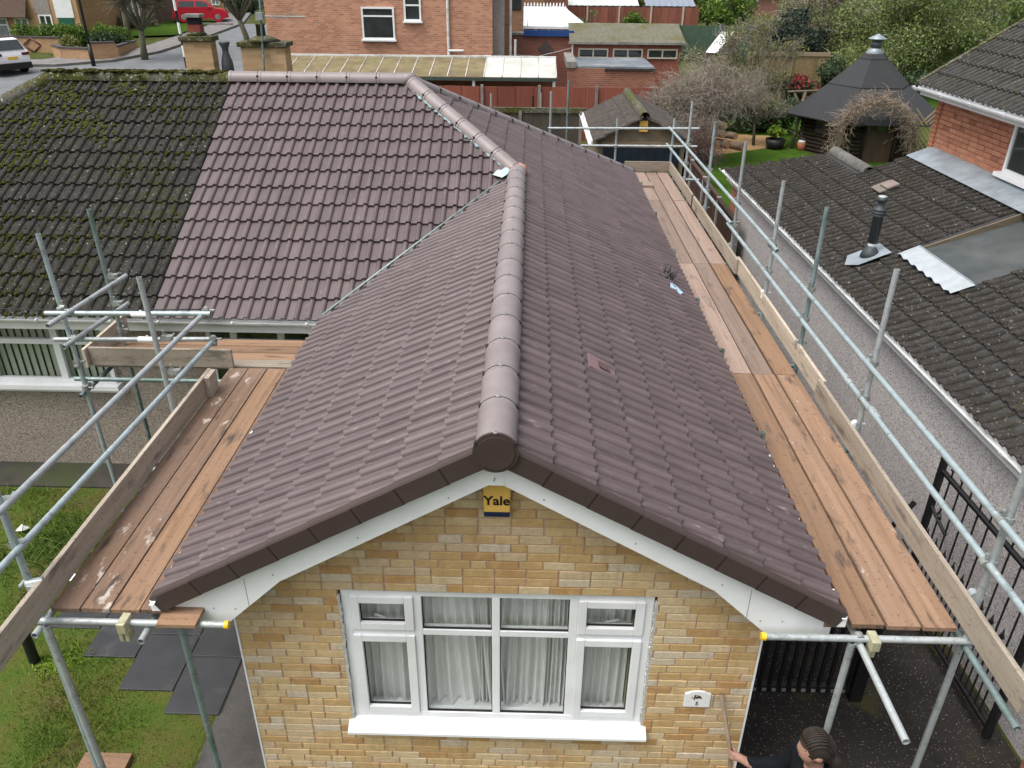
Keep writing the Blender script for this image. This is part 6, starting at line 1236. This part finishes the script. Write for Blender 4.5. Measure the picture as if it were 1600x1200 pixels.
tree('round_bush', 'rounded green bush against the far red-brown fence', (6.1, 46.5, 1.57), 2.6, blobs((6.1, 46.5, 3.0), (.45, .4, .9), 12, (.35, .55), 21), 2600, LF_H, (.05, .10), cat='shrub'); tree('sapling', 'thin yellow-green sapling before the far fence, above the workshop roof', (3.3, 45.5, 1.5), 2.8, blobs((3.3, 45.5, 3.2), (.9, .3, .7), 8, (.2, .4), 22), 700, LF_Y, (.04, .09), tr=.05, twign=200); tree('low_bush', 'low green bush at the foot of the far fence, right', (8.6, 46.5, 1.57), 1.5, blobs((8.6, 46.5, 2.4), (.9, .4, .35), 8, (.3, .45), 23), 1300, LF_H, (.05, .09), cat='shrub'); tree('small_tree', 'bright green tree at the top between the sheds and the conifer', (10.9, 44, 1.4), 4, blobs((10.9, 44, 3.7), (1.2, .8, 1.1), 14, (.35, .7), 24), 3200, LF_H, (.06, .12))
wt = thing('white_greenhouse', 'small white tilted cold-frame glimpsed through the yellow-green tree', 'cold frame', (8.6, 33.8, .9)); m = MB(); m.add([(7.7, 33.2, 2.85), (8.2, 33.2, 2.85), (9.2, 34.6, 3.6), (8.6, 34.6, 3.6)], [(0, 1, 2, 3)]); m.build('cover', FASC, wt); m = MB(); m.bb((7.8, 33.3, .9), (8.9, 34.4, 2.8)); m.build('base', DF, wt)
fence('mesh_fence', 'green mesh fence above the end of the workshop roof', (6.9, 36, 1), (10.5, 36, 1), 2.2, 3.75, plain('green_mesh', (.06, .11, .07), .8, .2), .5, pm=TUBED)
# far backdrop: houses and a line of trees
def simple_house(label, x, y, w_, d_, ze_, zr_, wall, roof_, wins=3):
    g = gz(y); t = thing('far_house', label, 'house', (x, y, g)); m = MB(); m.bb((x-w_/2, y, g-.3), (x+w_/2, y+d_, g+ze_)); m.build('walls', wall, t)
    m = MB(); m.add([(x-w_/2-.2, y-.3, g+ze_-.1), (x+w_/2+.2, y-.3, g+ze_-.1), (x+w_/2+.2, y+d_/2, g+zr_), (x-w_/2-.2, y+d_/2, g+zr_)], [(0, 1, 2, 3)]); m.add([(x-w_/2-.2, y+d_+.3, g+ze_-.1), (x+w_/2+.2, y+d_+.3, g+ze_-.1), (x+w_/2+.2, y+d_/2, g+zr_), (x-w_/2-.2, y+d_/2, g+zr_)], [(0, 1, 2, 3)]); m.build('roof', roof_, t)
    for i in range(wins):
        for z in ((1.0, 2.2),) + (((3.4, 4.5),) if ze_ > 4.6 else ()):
            a = x-w_/2+w_*(i+.5)/wins-.6; f = MB(); frame_box(f, a, a+1.2, g+z[0], g+z[1], .09, y-.05, y-.01); wo = f.build('window', UPVC, t); p = MB(); p.bb((a+.09, y-.04, g+z[0]+.09), (a+1.11, y-.02, g+z[1]-.09)); p.build('pane', DGLASS, wo)
    return t
simple_house('low far house with mossy grey slate roof, top right corner', 27.5, 42, 6.5, 6, 1.55, 4.6, DBR, oldtile('far_slate', (.16, .17, .16), .62, lich=.6), 1)
simple_house('distant house with pinkish red roof between the trees, top right', 15.2, 66, 9, 6, 1.6, 3.9, brickfar('far_pink_brick', (.33, .15, .11), (.27, .12, .09), (.3, .22, .2)), plain('pink_red_roof', (.32, .12, .10), .9, .15), 2)
simple_house('distant brown roofed house behind the sheds, top centre', 5, 70, 12, 7, 2.5, 5, DBR, plain('far_brown_roof', (.15, .09, .07), .9, .2), 3); simple_house('distant roof behind the tall brick house, top', -8, 62, 11, 7, 2.6, 5.2, OBR, FAROLD, 3)
for i, (x, y, s_, mt, lb) in enumerate(((20, 60, 3.2, LF_O, 'distant olive tree above the conifer'), (26, 52, 3.0, LF_D, 'distant dark tree left of the slate roof'), (12.2, 56, 2.4, LF_G, 'distant green tree beside the pinkish roof'), (22.5, 40, 2.6, LF_G, 'green tree against the slate roof, right of the broad tree'), (33, 60, 3.5, LF_O, 'distant tree beyond the slate roof'), (8, 62, 2.2, LF_Y, 'distant pale tree above the blue-grey shed'), (-2, 66, 2.6, LF_O, 'distant olive tree above the conservatory'))):
    tree('far_tree', lb, (x, y, gz(y)), s_*1.7, blobs((x, y, gz(y)+s_*.95), (s_, s_*.7, s_*.7), 22, (s_*.22, s_*.4), 30+i), 4200, mt, (.08, .17), twign=260, group='trees at the back')
# ================================================================ THE STREET, top left
def car(name, label, loc, head, L, W, H, paint, suv=True, plate=None):
    t = thing(name, label, 'car', loc); h = Vector((*head, 0)).normalized(); s = Vector((-h.y, h.x, 0)); B = Vector(loc)
    P = lambda a, b, c: B+h*a+s*b+Vector((0, 0, c))
    k = H/1.55; gc = .20
    low = [(-L/2, .45), (-L/2+.02, .80*k), (-L/2+.12, 1.02*k), (L*.20, .98*k), (L/2-.25, .84*k), (L/2, .66*k), (L/2, .38), (L/2-.15, gc), (-L/2+.15, gc)]
    top = [(-L/2+.10, 1.0*k), (-L/2+.42, H-.06), (-L/2+.75, H), (L*.02, H-.02), (L*.14, H-.12), (L*.27, .98*k)]
    def loft(prof, ws, mb):
        n = len(prof); vv = []
        for w_, sc in ws: vv += [P(a*(1 if abs(sc-1) < 1e-6 else sc), w_, c if c < .9*k else .9*k+(c-.9*k)) for a, c in prof]
        for i in range(len(ws)-1): mb.add(vv[i*n:(i+2)*n], [(q, (q+1) % n, n+(q+1) % n, n+q) for q in range(n)], True)
        mb.add(vv[:n], [tuple(range(n))]); mb.add(vv[-n:], [tuple(range(n))[::-1]])
    m = MB(); loft(low, [(-W/2, .965), (-W/2+.08, 1), (W/2-.08, 1), (W/2, .965)], m); m.build('body', paint, t, .03)
    m = MB(); n = len(top); vv = []
    for sgn in (-1, 1): vv += [P(a, sgn*(W/2-.06-(c-.95*k)*.28), c) for a, c in top]
    m.add(vv, [(q, (q+1) % n, n+(q+1) % n, n+q) for q in range(n)]+[tuple(range(n)), tuple(range(n, 2*n))[::-1]], False); m.build('cabin', paint, t, .03)
    for sgn in (-1, 1):
        y = lambda c: sgn*(W/2-.06-(c-.95*k)*.28+.006); z0_, z1_ = 1.03*k, H-.10
        for a0, a1, a2, a3 in ((-L/2+.40, -L*.09, -L*.09, -L/2+.55), (-L*.06, L*.20, L*.10, -L*.06)):
            m = MB(); m.add([P(a0, y(z0_), z0_), P(a1, y(z0_), z0_), P(a2, y(z1_), z1_), P(a3, y(z1_), z1_)], [(0, 1, 2, 3)]); m.build('side_window', DGLASS, t)
        m = MB(); m.box(P(L*.17, sgn*(W/2+.06), 1.02*k), (.16, .16, .13), rz=math.atan2(h.y, h.x)); m.build('mirror', paint, t, .02)
    for a0, z0_, a1, z1_, nm in ((-L/2+.105, 1.05*k, -L/2+.40, H-.09, 'rear_window'), (L*.255, 1.02*k, L*.15, H-.12, 'windscreen')):
        e = -.012 if nm == 'rear_window' else .012; m = MB(); m.add([P(a0+e, -W/2+.16, z0_), P(a0+e, W/2-.16, z0_), P(a1+e, W/2-.24, z1_), P(a1+e, -W/2+.24, z1_)], [(0, 1, 2, 3)]); m.build(nm, DGLASS, t)
    for a in (-L*.31, L*.31):
        for sgn in (-1, 1):
            c = P(a, sgn*(W/2-.10), .33*k); w_ = MB(); w_.cyl(c-s*.11, c+s*.11, .33*k, n=20); wo = w_.build('wheel', RUBBER, t, .02); r_ = MB(); r_.cyl(c+s*sgn*.105, c+s*sgn*.118, .20*k, n=16)
            r_.build('rim', CLIP, wo)
            r_ = MB(); q = [c+s*sgn*.119+(h*math.cos(i*1.2566)+Vector((0, 0, 1))*math.sin(i*1.2566))*.19*k for i in range(5)]
            for p in q: r_.path([c+s*sgn*.119, p], [.022, .016], 4)
            r_.build('spokes', TUBE, wo); a_ = MB(); a_.cyl(P(a, sgn*(W/2-.02), .36*k), P(a, sgn*(W/2+.012), .36*k), .40*k, n=22); a_.build('wheel_arch', BLACK if suv else paint, t)
    m = MB(); m.box(P(-L/2+.02, 0, .36), (.14, W-.06, .30), rz=math.atan2(h.y, h.x)); m.build('rear_bumper', BLACK if suv else paint, t, .03); m = MB(); m.box(P(L/2-.02, 0, .38), (.12, W-.1, .26), rz=math.atan2(h.y, h.x)); m.build('front_bumper', BLACK if suv else paint, t, .03)
    for sgn in (-1, 1):
        m = MB(); m.box(P(-L/2+.02, sgn*(W/2-.22), .86*k), (.05, .36, .13), rz=math.atan2(h.y, h.x)); m.build('tail_light', plain('tail_red', (.10, .01, .015), .2) if 'tail_red' not in MATS else MATS['tail_red'], t, .01); m = MB(); m.box(P(L/2-.14, sgn*(W/2-.26), .72*k), (.22, .34, .13), rz=math.atan2(h.y, h.x)); m.build('headlight', DGLASS, t, .02)
    m = MB(); m.box(P(-L/2-.005, 0, .70*k), (.02, .52, .12), rz=math.atan2(h.y, h.x)); m.build('number_plate', YEL, t)
    m = MB(); m.box(P(-L*.18, 0, H+.0), (L*.3, W-.5, .02), rz=math.atan2(h.y, h.x)); m.build('roof_panel', DGLASS if suv else paint, t)
    return t
car('parked_car', 'white compact SUV seen from its rear corner at the left edge', (-27.4, 38.4, gz(38.4)+.02), (-.86, .5), 4.2, 1.8, 1.62, plain('white_car_paint', (.82, .83, .84), .22, .02, spec=.6))
car('parked_car', 'small red hatchback parked facing right before the far houses', (-23.75, 57.9, gz(57.9)+.14), (.93, .36), 3.7, 1.65, 1.42, plain('red_car_paint', (.50, .012, .03), .22, .05, spec=.6), False)
car('parked_car', 'pale blue-white van-like car half hidden at the brick house corner', (-19.5, 66, gz(66)+.02), (.1, 1), 4.4, 1.8, 1.9, plain('pale_car_paint', (.6, .68, .74), .25, .03, spec=.6), False)
TANB = brickfar('tan_street_brick', (.48, .30, .15), (.40, .24, .11), (.42, .32, .22)); TANW = brickfar('garden_wall_brick', (.44, .27, .15), (.36, .21, .11), (.4, .3, .2))
def win(t, a, b, c, d, y, tr=None, gm=None):
    f = MB(); frame_box(f, a, b, c, d, .09, y-.06, y-.01)
    f.bb(((a+b)/2-.04, y-.055, c+.09), ((a+b)/2+.04, y-.012, d-.09))
    if tr: f.bb((a+.09, y-.057, tr-.04), ((a+b)/2-.041, y-.014, tr+.04)); f.bb(((a+b)/2+.041, y-.057, tr-.04), (b-.09, y-.014, tr+.04))
    o = f.build('window', UPVC, t); p = MB(); p.bb((a+.09, y-.035, c+.09), ((a+b)/2-.04, y-.03, d-.09)); p.build('pane', gm or DGLASS, o); p = MB(); p.bb(((a+b)/2+.04, y-.035, c+.09), (b-.09, y-.03, d-.09)); p.build('pane', gm or DGLASS, o)
BLG = plain('pale_reflecting_glass', (.22, .26, .27), .1, .3, 2, spec=.8)
A = thing('street_house', 'tan brick street house with brown tile-hung front and white garage door, top left', 'house', (-32, 51, 1.75)); m = MB(); m.bb((-38, 50, 1.2), (-28.45, 57, 7)); m.build('walls', TANB, A)
m = MB(); m.add([(-38, 49.3, 2.98), (-31.5, 49.3, 2.98), (-31.5, 50.0, 4.3), (-38, 50.0, 4.3)], [(0, 1, 2, 3)]); m.add([(-38, 49.3, 2.98), (-31.5, 49.3, 2.98), (-31.5, 50, 2.9), (-38, 50, 2.9)], [(0, 1, 2, 3)]); m.build('tiled_canopy', plain('brown_tile_hanging', (.085, .055, .04), .9, .35, 14, bump=.4), A)
win(A, -34.6, -33.1, 1.62, 2.9, 50, 2.5, BLG); win(A, -32.65, -31.75, 1.72, 2.92, 50, 2.5, BLG); win(A, -31.05, -30.2, 2.2, 3.12, 50)
m = MB(); m.bb((-31.2, 49.96, 3.15), (-30.2, 49.995, 4.6)); m.build('grey_panel', plain('grey_panel', (.28, .25, .23), .8), A); m = MB(); m.bb((-29.9, 49.95, 2.95), (-28.75, 49.99, 4.2)); g_ = m.build('garage_door', FASC, A); m = MB(); m.bb((-29.8, 49.94, 2.2), (-28.85, 49.985, 2.94)); m.build('green_panel', plain('dark_green_panel', (.01, .10, .06), .5), A)
B_ = thing('street_house', 'brown brick street house with white windows behind the bare tree, top left', 'house', (-28, 56, 2)); m = MB(); m.bb((-31, 55.5, 1.6), (-26.4, 62, 7.5)); m.build('walls', brickfar('purple_brown_brick', (.20, .12, .09), (.15, .09, .07), (.2, .16, .13)), B_); m = MB(); m.prism([(-31.3, 7.5), (-26.1, 7.5), (-28.7, 10)], lambda p, q, t: (p, t, q), 55.3, 62.2); m.build('roof', FAROLD, B_)
win(B_, -30.6, -29.9, 2.5, 3.9, 55.5, 3.4, BLG); win(B_, -29.2, -28.6, 2.6, 3.5, 55.5); win(B_, -27.9, -27.0, 2.75, 4.0, 55.5, 3.6, BLG)
C_ = thing('street_house', 'tan and brown street house behind the small red hatchback', 'house', (-26, 67, 2.7)); m = MB(); m.bb((-29.3, 66, 2.2), (-23.6, 72, 8)); m.build('walls', TANB, C_); m = MB(); m.prism([(-29.6, 8), (-23.3, 8), (-26.5, 10.5)], lambda p, q, t: (p, t, q), 65.8, 72.2); m.build('roof', FAROLD, C_); win(C_, -27.9, -26.9, 2.85, 4.2, 66, 3.8, BLG); win(C_, -25.8, -25.1, 3.0, 4.2, 66, 3.8, BLG)
D_ = thing('street_house', 'brown far house across the top of the street', 'house', (-20, 80, 3)); m = MB(); m.bb((-24, 79, 2.7), (-14, 86, 8)); m.build('walls', MATS['purple_brown_brick'], D_); win(D_, -22.6, -21.2, 3.6, 5, 79, 4.5, BLG); win(D_, -19.8, -18.4, 3.6, 5, 79, 4.5, BLG)
def gwall(label, pts, zt_, dia=None, cop=True):
    t = thing('garden_wall', label, 'wall', (pts[0][0], pts[0][1], gz(pts[0][1])))
    for (xa, ya), (xb, yb) in zip(pts, pts[1:]):
        m = MB(); d = Vector((xb-xa, yb-ya, 0)); L = d.length; c = Vector(((xa+xb)/2, (ya+yb)/2, 0)); g = gz(c.y); m.box((c.x, c.y, (g-.2+zt_)/2), (L, .22, zt_-g+.2), rz=math.atan2(d.y, d.x)); m.build('wall_section', TANW, t)
        if cop: m = MB(); m.box((c.x, c.y, zt_+.04), (L, .30, .08), rz=math.atan2(d.y, d.x)); m.build('coping', plain('dark_coping', (.07, .06, .06), .8) if 'dark_coping' not in MATS else MATS['dark_coping'], t)
    if dia:
        x, y, z, s = dia; m = MB()
        for k_ in range(4):
            a, b = R(90*k_), R(90*k_+90); m.path([(x+s*math.cos(a), y, z+s*.75*math.sin(a)), (x+s*math.cos(b), y, z+s*.75*math.sin(b))], [.05, .05], 4)
        m.build('diamond_inlay', plain('purple_inlay', (.16, .08, .07), .9) if 'purple_inlay' not in MATS else MATS['purple_inlay'], t)
gwall('tan garden wall with brown diamond, behind the white SUV', [(-30.2, 44.6), (-26.9, 44.4)], 2.22, (-28.6, 44.36, 1.85, .5), True); gwall('lower tan garden wall beside the black lamp post', [(-26.7, 43.2), (-25.6, 42.0), (-23.9, 41.6)], 1.92, None, True); gwall('tan garden wall end with small diamond, left of the bare tree', [(-23.8, 41.6), (-22.75, 42.3)], 2.2, None)
gwall('pinkish wall running back along the street behind the bare tree', [(-22.9, 42.6), (-23.4, 46)], 1.95, None)
def hedge(name, label, pts, rad, zc, n, mat_, seed, size=(.06, .13)):
    t = thing(name, label, 'hedge', (pts[0][0], pts[0][1], gz(pts[0][1]))); cl = []; r = random.Random(seed)
    for (xa, ya), (xb, yb) in zip(pts, pts[1:]):
        k_ = max(2, int(math.hypot(xb-xa, yb-ya)/.4))
        for i in range(k_): f = (i+r.random()*.6)/k_; cl.append(((xa+(xb-xa)*f+r.uniform(-.15, .15), ya+(yb-ya)*f+r.uniform(-.15, .15), zc+r.uniform(-.2, .2)), (rad*r.uniform(.8, 1.15), rad, rad*r.uniform(.8, 1.1))))
    leaves('foliage', mat_, t, leaf_pts(cl, n, .7), size); m = MB(); [m.path([(c[0][0], c[0][1], gz(c[0][1])), c[0]], [.04, .02], 5) for c in cl[::3]]; m.build('stems', BARK, t); return t
hedge('laurel_hedge', 'bright laurel hedge behind the diamond garden wall', [(-29.6, 45.4), (-26.5, 45.4), (-23.8, 46.2)], .6, 2.15, 12000, LF_H, 41, (.05, .10)); hedge('clipped_bush', 'small clipped golden bush before the laurel hedge', [(-25.9, 43.6), (-25.5, 43.5)], .42, 2.1, 2600, LF_Y, 42, (.04, .08)); hedge('dark_hedge', 'dark hedge right of the laurel, below the bare tree', [(-24.6, 44.2), (-23.6, 45)], .5, 2.0, 3000, LF_D, 43)  # the last hedge has the dark green leaf colour
hedge('verge_bushes', 'olive bushes and weeds left of the striped pole', [(-28.2, 55), (-27, 55.5), (-25.9, 55)], .5, 2.35, 3600, LF_O, 44); hedge('far_shrubs', 'dark green shrubs right of the red hatchback', [(-23.4, 64), (-21.5, 64)], .8, 3.3, 3000, LF_D, 45)
structure(sheet('verge_grass', [(-26.2, 50), (-22.9, 51), (-22.7, 58.0), (-26.2, 58.0)], FLAWN, .13)); structure(sheet('verge_grass', [(-10.3, 40), (-6, 40), (-7, 46), (-10.2, 46)], FLAWN, .13))
m = MB(); m.bb((-23.2, 56.2, 1.9), (-21.0, 56.5, 2.3)); tag(m.build('low_wall', PAVE), 'low grey retaining wall under the red hatchback', 'wall')
# street lamp and striped pole
lp = thing('street_lamp', 'tall black lamp post before the tan garden wall', 'lamp post', (-23.1, 40.2, gz(40.2))); m = MB(); m.path([(-23.1, 40.2, 1.2), (-23.1, 40.2, 8)], [.075, .055], 8); m.build('column', BLACK, lp); m = MB(); m.path([(-23.1, 40.2, 1.2), (-23.1, 40.2, 2.3)], [.11, .10], 8); m.build('base', BLACK, lp)
m = MB(); m.path([(-23.1, 40.2, 8), (-22.6, 40.2, 8.3), (-21.9, 40.2, 8.3)], [.05, .05, .08], 8); m.build('lantern', CLIP, lp)
sp2 = thing('striped_pole', 'black and white banded pole beside the squat chimney', 'pole', (-18.1, 40, gz(40)))
for i in range(8): z = 1.2+i*.55; m = MB(); m.cyl((-18.05-.012*i, 40, z), (-18.05-.012*(i+1), 40, z+.55), .07, n=10); m.build('band', FASC if i % 2 else BLACK, sp2)
# bare street trees
def baretree(label, base, h, spread, n, seed, lean=0, leafn=0):
    global rs
    rs = np.random.RandomState(seed); r = random.Random(seed); t = thing('bare_tree', label, 'tree', base, 'bare street trees'); B = Vector(base); m = MB(); f = B+Vector((lean, 0, h*.32)); m.path([B, B+Vector((lean*.3, 0, h*.15)), f], [.20, .16, .14], 10); m.build('trunk', BARKG, t); tips = []
    for i in range(9):
        a = 6.283*i/9+r.uniform(-.3, .3); e = f+Vector((math.cos(a)*spread*r.uniform(.5, 1), math.sin(a)*spread*.6, h*r.uniform(.35, .7))); md_ = (f+e)/2+Vector((math.cos(a)*.3, 0, -.1)); q = MB(); q.path([f, md_, e], [.10, .065, .02], 6); q.build('branch', BARKG, t); tips += [md_+(e-md_)*r.random() for _ in range(n//9)]
    P = np.array([tuple(p) for p in tips]); D = P-np.array(f); D /= np.linalg.norm(D, axis=1)[:, None]; D += rs.normal(size=D.shape)*.6; D[:, 2] += .2; o, pts = twigs('crown', plain('bare_twig_olive', (.12, .11, .07), .9, .3) if 'bare_twig_olive' not in MATS else MATS['bare_twig_olive'], t, P, D, .5+.9*rs.rand(len(P)), .018, 4, .8); o['kind'] = 'stuff'
    if leafn: leaves('buds', LF_O, t, np.concatenate(pts[2:])[rs.choice(len(P)*3, leafn)]+rs.normal(size=(leafn, 3))*.06, (.03, .06))
baretree('knotty bare tree left of the squat chimney, thick trunk', (-21.3, 42.4, gz(42.4)), 4.6, 1.9, 1300, 51, .1, 1500); baretree('bare leaning tree by the wide brick chimney', (-16.75, 46.5, gz(46.5)), 4.8, 1.7, 1000, 52, -.35, 800); baretree('bare tree behind the laurel hedge', (-25.8, 50.5, gz(50.5)), 5, 1.8, 900, 53, 0, 400)
HL = ['distant tree behind the tan street house, far left', 'distant tree between the far street houses', 'distant tree above the tall brick house', 'distant tree above the conservatory roof', 'distant tree above the pinkish red roof', 'distant tree above the broad green tree', 'distant tree beyond the slate roof, far right', 'distant tree at the end of the street']
for i, (x, y) in enumerate(((-40, 70), (-33, 78), (-12, 95), (0, 92), (14, 90), (28, 85), (42, 75), (-26, 96))):
    tree('horizon_tree', HL[i], (x, y, gz(y)), 7, blobs((x, y, gz(y)+4), (3.6, 2.2, 2.6), 16, (1, 1.8), 60+i), 1600, LF_O, (.18, .35), group='distant skyline trees')
